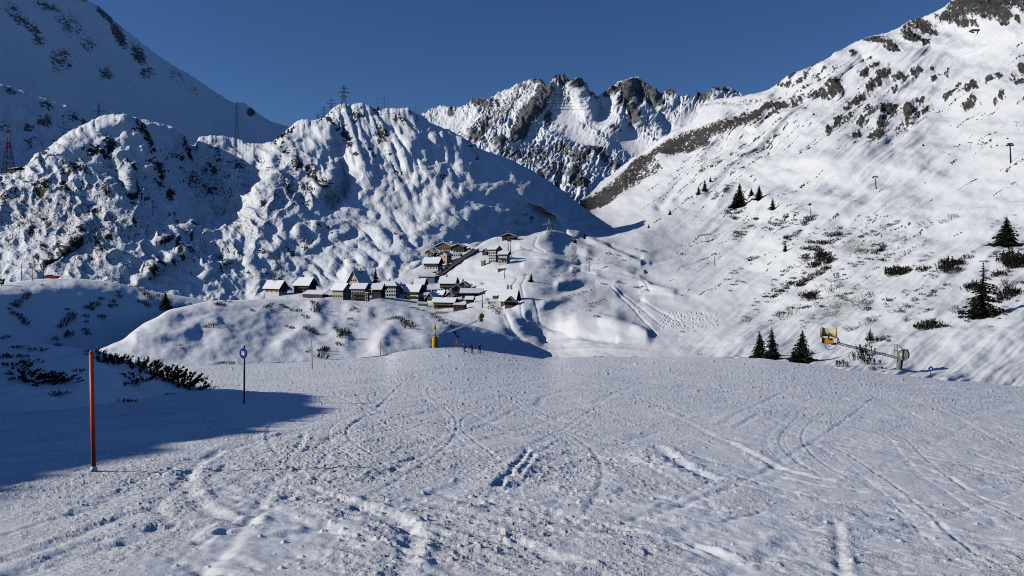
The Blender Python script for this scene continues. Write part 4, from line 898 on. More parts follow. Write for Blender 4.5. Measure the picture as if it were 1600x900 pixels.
# ------------------------------------------------------------------ builders for the things in the place
class MB:
    """collects shapes for ONE mesh object"""
    def __init__(s):
        s.v, s.f, s.mi = [], [], []
        s.m = 0
    def poly(s, pts):
        n = len(s.v); s.v += [tuple(p) for p in pts]; s.f.append(tuple(range(n, n + len(pts)))); s.mi.append(s.m)
        return s
    def box(s, c, size, rz=0.0, rot=None):
        x, y, z = [k / 2 for k in size]
        R = rot if rot is not None else Matrix.Rotation(rz, 3, 'Z')
        n = len(s.v)
        for a, b, d in ((-1, -1, -1), (1, -1, -1), (1, 1, -1), (-1, 1, -1), (-1, -1, 1), (1, -1, 1), (1, 1, 1), (-1, 1, 1)):
            s.v.append(tuple(Vector(c) + R @ Vector((a * x, b * y, d * z))))
        for q in ((0, 3, 2, 1), (4, 5, 6, 7), (0, 1, 5, 4), (1, 2, 6, 5), (2, 3, 7, 6), (3, 0, 4, 7)):
            s.f.append(tuple(n + k for k in q)); s.mi.append(s.m)
        return s
    def bar(s, p, q, r0, r1=None, n=6, cap=True):
        p, q = Vector(p), Vector(q)
        r1 = r0 if r1 is None else r1
        d = (q - p)
        if d.length < 1e-6:
            return s
        a = d.orthogonal().normalized(); b = d.normalized().cross(a)
        k = len(s.v)
        for P, r in ((p, r0), (q, r1)):
            for i in range(n):
                t = 2 * math.pi * i / n
                s.v.append(tuple(P + a * (r * math.cos(t)) + b * (r * math.sin(t))))
        for i in range(n):
            j = (i + 1) % n
            s.f.append((k + i, k + j, k + n + j, k + n + i)); s.mi.append(s.m)
        if cap:
            s.f.append(tuple(k + i for i in reversed(range(n)))); s.mi.append(s.m)
            s.f.append(tuple(k + n + i for i in range(n))); s.mi.append(s.m)
        return s
    def tube(s, pts, r, n=6):
        for p, q in zip(pts[:-1], pts[1:]):
            s.bar(p, q, r if not isinstance(r, (list, tuple)) else r[0], None, n)
        return s
    def lathe(s, prof, axis=(0, 0, 1), org=(0, 0, 0), n=20):
        ax = Vector(axis).normalized(); a = ax.orthogonal().normalized(); b = ax.cross(a)
        k = len(s.v)
        for (r, h) in prof:
            for i in range(n):
                t = 2 * math.pi * i / n
                s.v.append(tuple(Vector(org) + ax * h + a * (r * math.cos(t)) + b * (r * math.sin(t))))
        for j in range(len(prof) - 1):
            for i in range(n):
                i2 = (i + 1) % n
                s.f.append((k + j * n + i, k + j * n + i2, k + (j + 1) * n + i2, k + (j + 1) * n + i)); s.mi.append(s.m)
        s.f.append(tuple(k + i for i in reversed(range(n)))); s.mi.append(s.m)
        e = k + (len(prof) - 1) * n
        s.f.append(tuple(e + i for i in range(n))); s.mi.append(s.m)
        return s
    def build(s, name, mat, parent=None, smooth=False):
        me = bpy.data.meshes.new(name)
        me.from_pydata(s.v, [], s.f)
        mats = mat if isinstance(mat, (list, tuple)) else [mat]
        for m in mats:
            me.materials.append(m)
        if len(mats) > 1:
            me.polygons.foreach_set("material_index", s.mi)
        if smooth:
            me.polygons.foreach_set("use_smooth", [True] * len(s.f))
        me.update()
        o = bpy.data.objects.new(name, me)
        SC.collection.objects.link(o)
        if parent is not None:
            o.parent = parent
        return o

def tag(o, label, cat, group=None):
    o["label"] = label
    o["category"] = cat
    if group:
        o["group"] = group
    return o

def thing(name, label, cat, loc=(0, 0, 0), rz=0.0, group=None):
    o = bpy.data.objects.new(name, None)
    o.empty_display_size = 0.3
    SC.collection.objects.link(o)
    o.location = loc
    o.rotation_euler = (0, 0, rz)
    return tag(o, label, cat, group)

def dup(root, loc, rz=0.0, scale=1.0, label=None, group=None, tilt=None):
    r = root.copy()
    SC.collection.objects.link(r)
    r.location = loc
    r.rotation_euler = (tilt[0], tilt[1], rz) if tilt else (0, 0, rz)
    r.scale = (scale,) * 3 if not isinstance(scale, tuple) else scale
    if label:
        r["label"] = label
    if group:
        r["group"] = group
    for ch in root.children:
        c = ch.copy(); SC.collection.objects.link(c); c.parent = r
        for g in ch.children:
            d = g.copy(); SC.collection.objects.link(d); d.parent = c
    return r

def paint(name, col, rough=0.6, metal=0.0, var=0.18, scale=3.0, bump=0.0):
    """a plain finish with slight unevenness and wear"""
    m, nt, b = new_mat(name)
    tc = nd(nt, "ShaderNodeTexCoord")
    n = nd(nt, "ShaderNodeTexNoise", Scale=scale, Detail=4.0, Roughness=0.6)
    nt.links.new(tc.outputs["Object"], n.inputs["Vector"])
    lo = tuple(c * (1 - var) for c in col); hi = tuple(min(1, c * (1 + var)) for c in col)
    nt.links.new(ramp(nt, n.outputs["Fac"], [(0.3, lo), (0.7, hi)]), b.inputs["Base Color"])
    b.inputs["Roughness"].default_value = rough
    b.inputs["Metallic"].default_value = metal
    b.inputs["Specular IOR Level"].default_value = 0.3
    if bump:
        bp = nd(nt, "ShaderNodeBump", Strength=bump, Distance=0.02)
        nt.links.new(n.outputs["Fac"], bp.inputs["Height"])
        nt.links.new(bp.outputs[0], b.inputs["Normal"])
    return m

def planks(name, c1, c2, scale=(0.4, 0.4, 5.0)):
    m, nt, b = new_mat(name)
    tc = nd(nt, "ShaderNodeTexCoord"); mp = nd(nt, "ShaderNodeMapping")
    mp.inputs["Scale"].default_value = scale
    nt.links.new(tc.outputs["Object"], mp.inputs["Vector"])
    n = nd(nt, "ShaderNodeTexNoise", Scale=1.0, Detail=3.0)
    nt.links.new(mp.outputs[0], n.inputs["Vector"])
    nt.links.new(ramp(nt, n.outputs["Fac"], [(0.3, c1), (0.7, c2)]), b.inputs["Base Color"])
    b.inputs["Roughness"].default_value = 0.8
    return m

RED = paint("signal_red_plastic", (0.95, 0.13, 0.06), 0.45, var=0.08)
NAVY = paint("navy_tube", (0.012, 0.02, 0.07), 0.4)
SIGN_BLUE = paint("sign_blue", (0.012, 0.045, 0.27), 0.4, var=0.1)
SIGN_WHITE = paint("sign_white", (0.78, 0.80, 0.82), 0.5, var=0.05)
GUN_YELLOW = paint("snow_gun_yellow", (0.78, 0.40, 0.025), 0.45, var=0.12)
GUN_CREAM = paint("frosted_yellow_drum", (0.80, 0.66, 0.42), 0.5, var=0.15)
GALV = paint("galvanised_steel", (0.48, 0.49, 0.51), 0.5, 0.2, var=0.2)
DARKM = paint("dark_steel", (0.05, 0.052, 0.058), 0.5, 0.3)
BLACKM = paint("black_rubber", (0.015, 0.015, 0.016), 0.7)
CONC = paint("weathered_concrete", (0.24, 0.225, 0.20), 0.85, var=0.35, scale=2.5, bump=0.4)
FENCE = paint("fence_grey", (0.22, 0.22, 0.23), 0.7)
PYL_GREY = paint("pylon_grey", (0.16, 0.17, 0.18), 0.6, 0.3)
PYL_RED = paint("pylon_red", (0.62, 0.08, 0.06), 0.6)
PYL_PINK = paint("pylon_faded_red", (0.42, 0.20, 0.21), 0.6)
PYL_WHITE = paint("pylon_white", (0.82, 0.82, 0.82), 0.6)
POLE_WOOD = paint("tarred_timber", (0.05, 0.042, 0.036), 0.8)
SNOWM = paint("roof_snow", (0.84, 0.86, 0.89), 0.7, var=0.04, scale=0.6)
WHITEW = paint("white_render", (0.74, 0.73, 0.70), 0.8, var=0.07, scale=.5)
CREAM = paint("cream_render", (0.72, 0.60, 0.44), 0.8, var=0.07, scale=.5)
YELLOWW = paint("yellow_render", (0.74, 0.58, 0.36), 0.8, var=0.07, scale=.5)
BEIGE = paint("beige_grey_render", (0.43, 0.39, 0.32), 0.8, var=0.09, scale=.5)
PINKW = paint("pinkish_render", (0.62, 0.48, 0.40), 0.8, var=0.07, scale=.5)
BLUEW = paint("blue_grey_cladding", (0.30, 0.38, 0.50), 0.6, var=0.07, scale=.5)
WOOD = planks("brown_larch_boards", (0.11, 0.06, 0.036), (0.22, 0.125, 0.075))
REDWOOD = planks("red_brown_boards", (0.16, 0.05, 0.035), (0.27, 0.10, 0.07))
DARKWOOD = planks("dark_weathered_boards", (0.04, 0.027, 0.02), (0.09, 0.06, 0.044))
GLASSY = paint("window_dark", (0.02, 0.023, 0.03), 0.25, var=0.3)
ASPHALT = paint("road_asphalt", (0.06, 0.058, 0.055), 0.85, var=0.3, scale=.3)

def leaf_mat(name, a, b_):
    m, nt, b = new_mat(name)
    tc = nd(nt, "ShaderNodeTexCoord")
    n = nd(nt, "ShaderNodeTexNoise", Scale=2.2, Detail=3.0)
    oi = nd(nt, "ShaderNodeObjectInfo")
    nt.links.new(tc.outputs["Object"], n.inputs["Vector"])
    f = math_node(nt, 'ADD', n.outputs["Fac"], math_node(nt, 'MULTIPLY', math_node(nt, 'SUBTRACT', oi.outputs["Random"], 0.5), 0.35))
    nt.links.new(ramp(nt, f, [(0.32, a), (0.7, b_)]), b.inputs["Base Color"])
    b.inputs["Roughness"].default_value = 0.75
    b.inputs["Specular IOR Level"].default_value = 0.15
    return m
NEEDLE = leaf_mat("spruce_needles", (0.010, 0.014, 0.009), (0.035, 0.042, 0.022))
PINE = leaf_mat("dwarf_pine_needles", (0.012, 0.014, 0.009), (0.042, 0.041, 0.022))
TWIG = leaf_mat("bare_twigs", (0.06, 0.05, 0.045), (0.15, 0.12, 0.105))
BARK = paint("bark", (0.06, 0.045, 0.035), 0.9, var=.3, scale=8)

# ---- trees and shrubs, one of each kind at unit height
def make_spruce(seed, levels=30, wide=.24, full=1.0, ragged=.25):
    rr = random.Random(seed)
    t = MB().bar((0, 0, -.06), (0, 0, .5), .017, .010, 7).bar((0, 0, .5), (0, 0, 1.0), .010, .002, 6)
    c = MB()
    for L in range(levels):
        z = .05 + .94 * (L / (levels - 1))
        R = wide * ((1 - z) ** .9 * .92 + .045) * rr.uniform(1 - ragged, 1 + ragged * .6)
        nb = max(5, int((12 - 6 * z) * full))
        a0 = rr.random() * 6.28
        for k in range(nb):
            if rr.random() < .08:
                continue
            a = a0 + 6.28 * k / nb + rr.uniform(-.3, .3)
            r = R * rr.uniform(.65, 1.16)
            ca, sa = math.cos(a), math.sin(a)
            droop = r * rr.uniform(.25, .55) if L > 2 else r * .12
            wv = r * rr.uniform(.20, .32) + .008
            n = 3
            zz = z + rr.uniform(-.012, .012)
            for i in range(n):                       # ragged sprays along the bough
                f0, f1 = i / n, (i + 1.15) / n
                w = wv * (1.2 - .8 * f0)
                p0 = Vector((ca * r * f0, sa * r * f0, zz - droop * f0 ** 1.5))
                p1 = Vector((ca * r * f1, sa * r * f1, zz - droop * f1 ** 1.5 + rr.uniform(-.006, .01)))
                s = Vector((-sa, ca, 0)) * w
                dn = Vector((0, 0, -w * rr.uniform(.35, .9) - .008))
                c.poly([p0, p0 * .4 + p1 * .6 + s + dn, p1])
                c.poly([p0, p1, p0 * .4 + p1 * .6 - s + dn])
                c.poly([p0 + Vector((0, 0, .014)), p1 * .7 + p0 * .3 + s * rr.uniform(-.5, .5) + Vector((0, 0, w * .3)), p1 + dn * .7])
    return t, c

def make_tuft_shrub(seed, n=26, spread=.62, tuft=9, reach=.32, tall=1.0):
    """a clump of dwarf pine: low rising boughs that end in brushes of needles"""
    rr = random.Random(seed)
    st, fo = MB(), MB()
    for k in range(n):
        a, q = rr.random() * 6.28, rr.random() ** .6
        base = Vector((math.cos(a) * spread * q * .8, math.sin(a) * spread * q * .8, -.08))
        h = rr.uniform(.35, 1.0) * (1.05 - .55 * q) * tall
        tip = base + Vector((math.cos(a) * reach * q + rr.uniform(-.14, .14), math.sin(a) * reach * q + rr.uniform(-.14, .14), h + .08))
        mid = base.lerp(tip, .55) + Vector((math.cos(a) * .10, math.sin(a) * .10, -.06))
        st.bar(base, mid, .018, .013, 5).bar(mid, tip, .013, .006, 5)
        for j in range(tuft):
            f = rr.uniform(.25, 1.0)
            P = mid.lerp(tip, (f - .25) / .75)
            d = (tip - mid).normalized()
            o = Vector((rr.uniform(-1, 1), rr.uniform(-1, 1), rr.uniform(-.5, .9))).normalized()
            ln = rr.uniform(.13, .25)
            e = P + (d * .75 + o * .8).normalized() * ln
            s = d.cross(o)
            s = (s.normalized() if s.length > 1e-3 else Vector((1, 0, 0))) * rr.uniform(.028, .06)
            fo.poly([P - s * .5, P.lerp(e, .6) + s, e, P.lerp(e, .55) - s])
    return st, fo

def make_bare_shrub(seed, n=34):
    rr = random.Random(seed)
    m = MB()
    def grow(p, d, ln, r, lv):
        q = p + d * ln
        m.bar(p, q, r, r * .6, 3, cap=False)
        if lv == 0:
            return
        for _ in range(rr.randint(2, 3)):
            dd = (d + Vector((rr.uniform(-.7, .7), rr.uniform(-.7, .7), rr.uniform(-.15, .55)))).normalized()
            grow(q, dd, ln * rr.uniform(.5, .8), r * .6, lv - 1)
    for k in range(max(4, n // 5)):
        a = rr.random() * 6.28
        grow(Vector((math.cos(a) * .3 * rr.random(), math.sin(a) * .3 * rr.random(), -.05)), Vector((math.cos(a) * .7, math.sin(a) * .7, rr.uniform(.6, 1.2))).normalized(), rr.uniform(.28, .42), .022, 2)
    return m

# ---- a lattice mast: four legs, cross-bracing, arms
def lattice(mb, h0, h1, w0, w1, r, n):
    """bracing between heights h0 and h1 (half-widths w0, w1)"""
    for i in range(n):
        a, b = i / n, (i + 1) / n
        za, zb = h0 + (h1 - h0) * a, h0 + (h1 - h0) * b
        wa, wb = w0 + (w1 - w0) * a, w0 + (w1 - w0) * b
        C = [(-1, -1), (1, -1), (1, 1), (-1, 1)]
        for k in range(4):
            p, q = C[k], C[(k + 1) % 4]
            mb.bar((p[0] * wa, p[1] * wa, za), (p[0] * wb, p[1] * wb, zb), r, None, 4)
            mb.bar((p[0] * wa, p[1] * wa, za), (q[0] * wb, q[1] * wb, zb), r * .7, None, 4)
            mb.bar((q[0] * wa, q[1] * wa, za), (p[0] * wb, p[1] * wb, zb), r * .7, None, 4)
            mb.bar((p[0] * wa, p[1] * wa, za), (q[0] * wa, q[1] * wa, za), r * .7, None, 4)

def make_pylon(label, loc, H, base, arms, mats, rz=0.0, r=.12, group=None, rows=9):
    """arms: (height, half length, rise, material); mats: (from, to, material) up the mast"""
    t = thing("power_pylon", label, "pylon", loc, rz, group)
    def wid(f):
        return base * (1 - f) ** 1.3 + base * .10
    for (f0, f1, m) in mats:
        mb = MB()
        lattice(mb, H * f0, H * f1, wid(f0), wid(f1), r, max(1, int(rows * (f1 - f0))))
        mb.build("mast_section", m, t)
    for (f, half, rise, m) in arms:
        mb = MB(); z = H * f; w = wid(f)
        for s in (-1, 1):
            for y in (-w, w):
                mb.bar((s * w, y, z), (s * half, 0, z), r * .9, None, 4)
                mb.bar((s * w, y, z + rise), (s * half, 0, z), r * .9, None, 4)
            for k in range(1, 4):
                q = k / 4
                mb.bar((s * (w + (half - w) * q), 0, z), (s * (w + (half - w) * q), 0, z + rise * (1 - q)), r * .6, None, 4)
            mb.bar((s * half, 0, z), (s * half, 0, z - H * .035), r * .8, None, 4)
        mb.bar((-w - .02 * half, 0, z), (w + .02 * half, 0, z), r, None, 4).bar((-w, -w, z), (-w, w, z), r * .8, None, 4).bar((w, -w, z), (w, w, z), r * .8, None, 4)
        mb.build("crossarm", m, t)
    MB().bar((0, 0, H * .97), (0, 0, H * 1.04), r, .03, 4).build("lightning_rod", mats[-1][2], t)
    return t

# ================================================================== markers and signs on the run
def marker(label, px, py, ph, r, tilt=(0, 0)):
    p = on("piste", px, py)
    H = ph * p.y / FPX
    t = thing("piste_marker", label, "marker pole", p)
    t.rotation_euler = (tilt[0], tilt[1], 0)
    MB().bar((0, 0, -.25), (0, 0, H), r, None, 14).build("pole", RED, t, True)
    MB().lathe([(r * 1.04, H), (r * 1.04, H + r * .6), (r * .7, H + r * 1.3)], n=14).build("cap", RED, t, True)
    c = MB().lathe([(r * 1.9, 0.0), (r * 1.5, .05), (r * 1.03, .07)], n=12)
    c.build("ground_collar", SNOWM, t, True)
    return t
marker("tall thick red pole standing at the edge of the long shadow", 147, 737, 186, .028, (0, math.radians(-.4)))
marker("slim red pole standing in the sun before the sunny hump", 488.5, 577, 46, .032, (0, math.radians(-1.2)))
marker("thin far red pole on the lip before the yellow snow gun tower", 594, 557, 24, .05)
marker("tiny pink red pole beside the yellow snow gun tower and the skiers", 713.5, 543, 12, .08)

def arrow_sign(label, px, py, ph, layername, R, post_r):
    p = on(layername, px, py)
    H = ph * p.y / FPX
    t = thing("piste_sign", label, "sign", p)
    t.rotation_euler = (0, math.radians(.8), math.radians(-27))
    MB().bar((0, 0, -.3), (0, 0, H + R * 1.45), post_r, None, 10).build("post", NAVY, t, True)
    d = MB().lathe([(R * .96, -.012), (R, -.006), (R, .006), (R * .96, .012)], axis=(0, 1, 0), org=(0, -post_r - .014, H), n=40)
    disc = d.build("disc", SIGN_BLUE, t)
    # white arrow pointing down and to the side, raised on the plate
    a = math.radians(-42)
    P = [(-.17, .72), (.17, .72), (.17, .05), (.44, .34), (.66, .10), (0, -.70), (-.66, .10), (-.44, .34), (-.17, .05)]
    def put(q, y):
        x, z = q[0] * R * .78, q[1] * R * .78
        return (x * math.cos(-a) - z * math.sin(-a), y, H + x * math.sin(-a) + z * math.cos(-a))
    y0, y1 = -post_r - .0265, -post_r - .030
    m = MB()
    for idx in ((0, 8, 2, 1), (8, 5, 2), (2, 5, 4, 3), (8, 7, 6, 5)):
        m.poly([put(P[i], y1) for i in idx])
    for i in range(len(P)):
        j = (i + 1) % len(P)
        m.poly([put(P[i], y0), put(P[j], y0), put(P[j], y1), put(P[i], y1)])
    m.build("arrow", SIGN_WHITE, disc)
    for zz in (.5, -.5):
        MB().box((0, -.005, H + R * zz), (post_r * 3, .03, .05)).build("bracket", DARKM, t)
    return t
arrow_sign("round blue sign with a white arrow on a dark post in the shade", 381.5, 630, 79, "piste", .165, .026)
arrow_sign("small round blue sign on a thin post below the concrete snow gun base", 1453.5, 588, 11.5, "valley", .27, .04)

# thin marker sticks on the far lip of the run
for k, (px, py, ph) in enumerate(((697, 545, 20), (756, 550, 14), (771, 552, 10), (788, 554, 6), (840, 560, 8), (656, 547, 12))):
    p = on("piste", px, py)
    H = ph * p.y / FPX
    s = MB().bar((0, 0, -.2), (0, 0, H), .035, .03, 6)
    o = s.build("marker_stick", DARKM)
    o.location = p
    tag(o, ("thin dark stick right beside the yellow tower of the snow gun", "upright dark stick just past the small group of skiers", "short dark stick on the lip of the run above the dark shadow", "stubby stick on the falling lip of the run near the dark shadow tip", "last low stick on the lip where the dark shadow ends", "dark stick on the crest before the yellow tower, beside low twigs")[k].replace("right beside", "beside"), "stick", "sticks along the lip of the run")

# ================================================================== snow guns
def fan_gun(parent, c, s, ax):
    """a fan snow gun: drum with cage, inlet ring, yoke, switch box; c = centre, s = drum length, ax = blowing direction"""
    ax = Vector(ax).normalized()
    R = s * .34
    drum = MB().lathe([(R * .98, -.50 * s), (R * 1.02, -.46 * s), (R * .80, -.28 * s), (R * .78, .10 * s), (R * .92, .36 * s), (R * 1.04, .46 * s), (R * 1.04, .5 * s), (R * .9, .5 * s), (R * .82, .3 * s)], axis=ax, org=c, n=28)
    d = drum.build("drum", GUN_CREAM, parent, True)
    for h in (-.47, .44):
        MB().lathe([(R * 1.03, h * s - .05 * s), (R * 1.10, h * s - .03 * s), (R * 1.10, h * s + .05 * s), (R * 1.0, h * s + .06 * s)], axis=ax, org=c, n=28).build("rim_band", GUN_YELLOW, d, True)
    f = MB()
    sd = ax.cross(Vector((0, 0, 1))).normalized(); up = sd.cross(ax)
    for k in range(9):
        t = math.pi * 2 * k / 9
        v = sd * math.cos(t) + up * math.sin(t); w = ax.cross(v)
        cc = Vector(c) - ax * .42 * s
        f.poly([cc + v * R * .1 - w * R * .08, cc + v * R * .88 - w * R * .18 + ax * .03, cc + v * R * .88 + w * R * .1 - ax * .03, cc + v * R * .1 + w * R * .05])
    f.build("fan", BLACKM, d)
    g = MB().lathe([(R * .92, -.505 * s), (R * .95, -.53 * s), (R * .5, -.535 * s), (R * .2, -.54 * s)], axis=ax, org=c, n=18)
    g.build("inlet_grille", BLACKM, d)
    y = MB()
    for sg in (-1, 1):
        y.bar(Vector(c) + sd * sg * R * .9, Vector(c) + sd * sg * R * .95 + Vector((0, 0, -R * 1.25)), s * .03, None, 6)
    y.bar(Vector(c) + sd * -R * .95 + Vector((0, 0, -R * 1.25)), Vector(c) + sd * R * .95 + Vector((0, 0, -R * 1.25)), s * .035, None, 6)
    y.build("yoke", BLACKM, parent)
    b = MB().box(Vector(c) + Vector((0, 0, -R * 1.62)) - ax * .02 * s, (s * .62, s * .5, R * .95), rz=math.atan2(ax.y, ax.x))
    bx = b.build("switch_box", GUN_YELLOW, parent)
    MB().box(Vector(c) + Vector((0, 0, -R * 1.62)) - ax * .36 * s, (s * .14, s * .52, R * .98), rz=math.atan2(ax.y, ax.x)).build("box_cover", BLACKM, parent)
    MB().box(Vector(c) + Vector((0, 0, -R * 2.14)), (s * .8, s * .54, R * .06), rz=math.atan2(ax.y, ax.x)).build("base_plate", DARKM, parent)
    return d

def boom(mb, p, q, w, n, r):
    """a triangular lattice boom between two points"""
    p, q = Vector(p), Vector(q)
    d = (q - p).normalized(); s = d.cross(Vector((0, 0, 1))).normalized(); u = s.cross(d)
    off = (u * w * .7, s * w * .6 - u * w * .35, s * -w * .6 - u * w * .35)
    for o in off:
        mb.bar(p + o, q + o, r, None, 6)
    for i in range(n):
        a, b = p.lerp(q, i / n), p.lerp(q, (i + 1) / n)
        for k in range(3):
            mb.bar(a + off[k], b + off[(k + 1) % 3], r * .6, None, 4)
            mb.bar(a + off[k], a + off[(k + 1) % 3], r * .6, None, 4)
    return mb

def at(px, py, d):
    return Vector(unproj(px, py, d))

# the near gun: concrete block on a leaning pillar, long lattice boom, drum at its end
def near_gun():
    base = on("valley", 1404, 578)
    d0 = base.y
    T = lambda px, py, dd=0.0: at(px, py, d0 + dd) - base
    t = thing("snow_gun", "snow gun with a cream drum on a long lattice boom from a concrete pillar", "snow gun", base)
    k = d0 / FPX
    pil = MB()
    pil.bar(T(1404, 584), T(1406.5, 562), 3.9 * k, 4.6 * k, 10)
    pil.build("pillar", CONC, t, False)
    blk = MB()
    c = T(1411, 555)
    RB = Matrix.Rotation(math.radians(-38), 3, 'Z')
    prof = [(-7, 5), (-8, -2), (-6, -7), (0, -10), (6, -8), (8.5, -3), (8, 4), (4, 8), (-3, 8)]
    V = lambda x, y, z: c + RB @ Vector((x * k, y * k, z * k))
    for sg in (-1, 1):
        blk.poly([V(x, sg * 5.0, -y) for x, y in (prof if sg < 0 else prof[::-1])])
    for i in range(len(prof)):
        a, b = prof[i], prof[(i + 1) % len(prof)]
        blk.poly([V(a[0], 5, -a[1]), V(b[0], 5, -b[1]), V(b[0], -5, -b[1]), V(a[0], -5, -a[1])])
    blkobj = blk.build("counterweight", CONC, t)
    MB().lathe([(4.2 * k, 5.0 * k), (4.2 * k, 5.6 * k), (3.0 * k, 5.9 * k)], axis=RB @ Vector((0, -1, 0)), org=c + Vector((0.5 * k, 0, .5 * k)), n=20).build("hub_ring", GALV, blkobj, True)
    cap = MB()
    cap.poly([c + Vector((x * k, y * k, z * k)) for x, y, z in ((-5, -6.2, 8), (5, -6.2, 9.2), (5, 6.2, 9.2), (-5, 6.2, 8))])
    cap.box(c + Vector((0, 0, 9.2 * k)), (11 * k, 12.6 * k, 1.6 * k))
    cap.build("snow_cap", SNOWM, t)
    pp = MB()
    for dx in (-4.4, 0):
        pp.bar(T(1402 + dx, 562, -.5), T(1402 + dx, 538, -.5), .7 * k, None, 6)
    pp.bar(T(1397, 538.5, -.5), T(1403, 538.5, -.5), .5 * k, None, 6).bar(T(1397.5, 548, -.5), T(1402.5, 548, -.5), .5 * k, None, 6)
    pp.bar(T(1402, 538.5, -.5), T(1414, 548, .2), .3 * k, None, 5).bar(T(1402, 539, .4), T(1420, 549, .5), .25 * k, None, 5)
    pp.build("mast_frame", GALV, t)
    bm = boom(MB(), T(1400, 559), T(1309, 537), 3.0 * k, 22, .42 * k)
    bm.build("boom", DARKM, t)
    st = MB().bar(T(1398, 539), T(1330, 541.5), .13 * k, None, 4).bar(T(1330, 541.5), T(1309, 534), .13 * k, None, 4)
    st.build("stay_rope", DARKM, t)
    hd = MB().bar(T(1309, 538), T(1309, 527), .7 * k, None, 6).bar(T(1309, 527), T(1312, 535), .6 * k, None, 6).bar(T(1297, 536), T(1311, 536), .8 * k, None, 6).box(T(1303, 537.5), (7 * k, 3 * k, 2.6 * k))
    hd.build("boom_head", DARKM, t)
    ho = MB()
    pts = [T(1289, 537), T(1290, 543), T(1294, 546.3), T(1299, 546.5), T(1304, 544), T(1307, 538)]
    ho.tube(pts, .45 * k, 6)
    ho.build("hose", BLACKM, t, True)
    fan_gun(t, T(1295, 519.5), 23 * k, (1, -.35, -.05))
near_gun()

def far_gun():
    base = on("piste", 680, 543)
    d0 = base.y; k = d0 / FPX
    T = lambda px, py, dd=0.0: at(px, py, d0 + dd) - base
    t = thing("snow_gun", "snow gun hanging over the slope on a thin arm from a yellow padded tower", "snow gun", base)
    MB().lathe([(4.5 * k, -.3), (4.5 * k, 0), (4.6 * k, 15.0 * k), (4.3 * k, 16 * k)], n=22).build("padded_base", GUN_YELLOW, t, True)
    m = MB().bar((0, 0, 15 * k), (0, 0, 30 * k), 1.25 * k, 1.0 * k, 10).box((0, 0, 17 * k), (6 * k, 4 * k, 1.6 * k)).bar((-2 * k, 0, 17 * k), (-1 * k, 0, 28 * k), .5 * k, None, 6)
    m.build("mast", GALV, t, True)
    MB().lathe([(1.5 * k, 29 * k), (1.6 * k, 33 * k), (.9 * k, 37 * k), (.35 * k, 38.5 * k)], n=12).build("mast_cap", GUN_YELLOW, t, True)
    a = boom(MB(), T(683, 526), T(746, 501.5, 2), 1.3 * k, 16, .55 * k)
    a.build("boom", PYL_WHITE, t)
    MB().bar((0, 0, 28 * k), T(696, 511), .16 * k, None, 4).bar(T(696, 511), T(745, 499, 2), .12 * k, None, 4).build("stay_rope", DARKM, t)
    c = T(751.5, 494, 2.2)
    fan_gun(t, c, 11.5 * k, (.25, -1, .12))
    MB().bar(c + Vector((1 * k, 0, 4 * k)), c + Vector((1.5 * k, 0, 8.5 * k)), .9 * k, .6 * k, 8).bar(c + Vector((1 * k, 0, 6 * k)), c + Vector((7 * k, 0, 7.2 * k)), .3 * k, None, 5).build("nozzle_pipe", GUN_YELLOW, t, True)
far_gun()

# ================================================================== things on the shaded hump
p = on("shaded_hump", 1.5, 446)
t = thing("snow_gun", "yellow snow gun cut by the frame edge on the shaded hump", "snow gun", p)
k = p.y / FPX
fan_gun(t, Vector((0, 0, 9 * k)), 9 * k, (-1, -.2, .2))
MB().bar((-.5, -.4, -.2), (0, 0, 3.4 * k), .07, None, 6).bar((.5, -.4, -.2), (0, 0, 3.4 * k), .07, None, 6).bar((0, .6, -.2), (0, 0, 3.4 * k), .07, None, 6).build("tripod", DARKM, t)
p = on("shaded_hump", 80, 436)
k = p.y / FPX
t = thing("rescue_sled", "orange red snow sled parked on the crest of the shaded hump", "sled", p)
s = MB()
prof = [(-12, 3.5), (-11, .3), (9, .2), (12.5, 4.2), (6, 4.6), (-8, 4.4)]
for sg in (-1, 1):
    s.poly([(x * k, sg * 3.2 * k, z * k) for x, z in (prof if sg < 0 else prof[::-1])])
for i in range(len(prof)):
    a, b = prof[i], prof[(i + 1) % len(prof)]
    s.poly([(a[0] * k, 3.2 * k, a[1] * k), (b[0] * k, 3.2 * k, b[1] * k), (b[0] * k, -3.2 * k, b[1] * k), (a[0] * k, -3.2 * k, a[1] * k)])
s.build("hull", paint("orange_red_hull", (0.62, 0.08, 0.03), .5), t)
MB().box((-3 * k, 0, 5.2 * k), (8 * k, 4 * k, 1.6 * k)).bar((4 * k, 0, 4 * k), (6.5 * k, 0, 8 * k), .35 * k, None, 6).bar((-9 * k, 0, 4 * k), (-10 * k, 0, 8 * k), .3 * k, None, 6).build("load", DARKM, t)

def gate(label, legs, beam, lay, rr_=.10):
    pts = [on(lay, px, py) for px, py, ph in legs]
    t = thing("lift_gantry", label, "gantry", pts[0])
    for p, (px, py, ph) in zip(pts, legs):
        H = ph * p.y / FPX
        q = p - pts[0]
        MB().bar(q + Vector((0, 0, -.4)), q + Vector((0, 0, H)), rr_, rr_ * .8, 7).build("post", POLE_WOOD, t)
    if beam:
        tops = [p - pts[0] + Vector((0, 0, l[2] * p.y / FPX * .97)) for p, l in zip(pts, legs)]
        m = MB()
        for a, b in zip(tops[:-1], tops[1:]):
            m.bar(a, b, rr_ * .45, None, 5)
        m.build("cross_wire", POLE_WOOD, t)
    return t
gate("tall three post gantry standing beside the orange sled", [(34, 439, 27), (50, 438, 27), (68, 436, 22)], True, "shaded_hump")
gate("low three post gantry on the falling crest of the shaded hump", [(175, 441, 12), (188, 444, 14), (203, 447, 17)], True, "shaded_hump", .09)

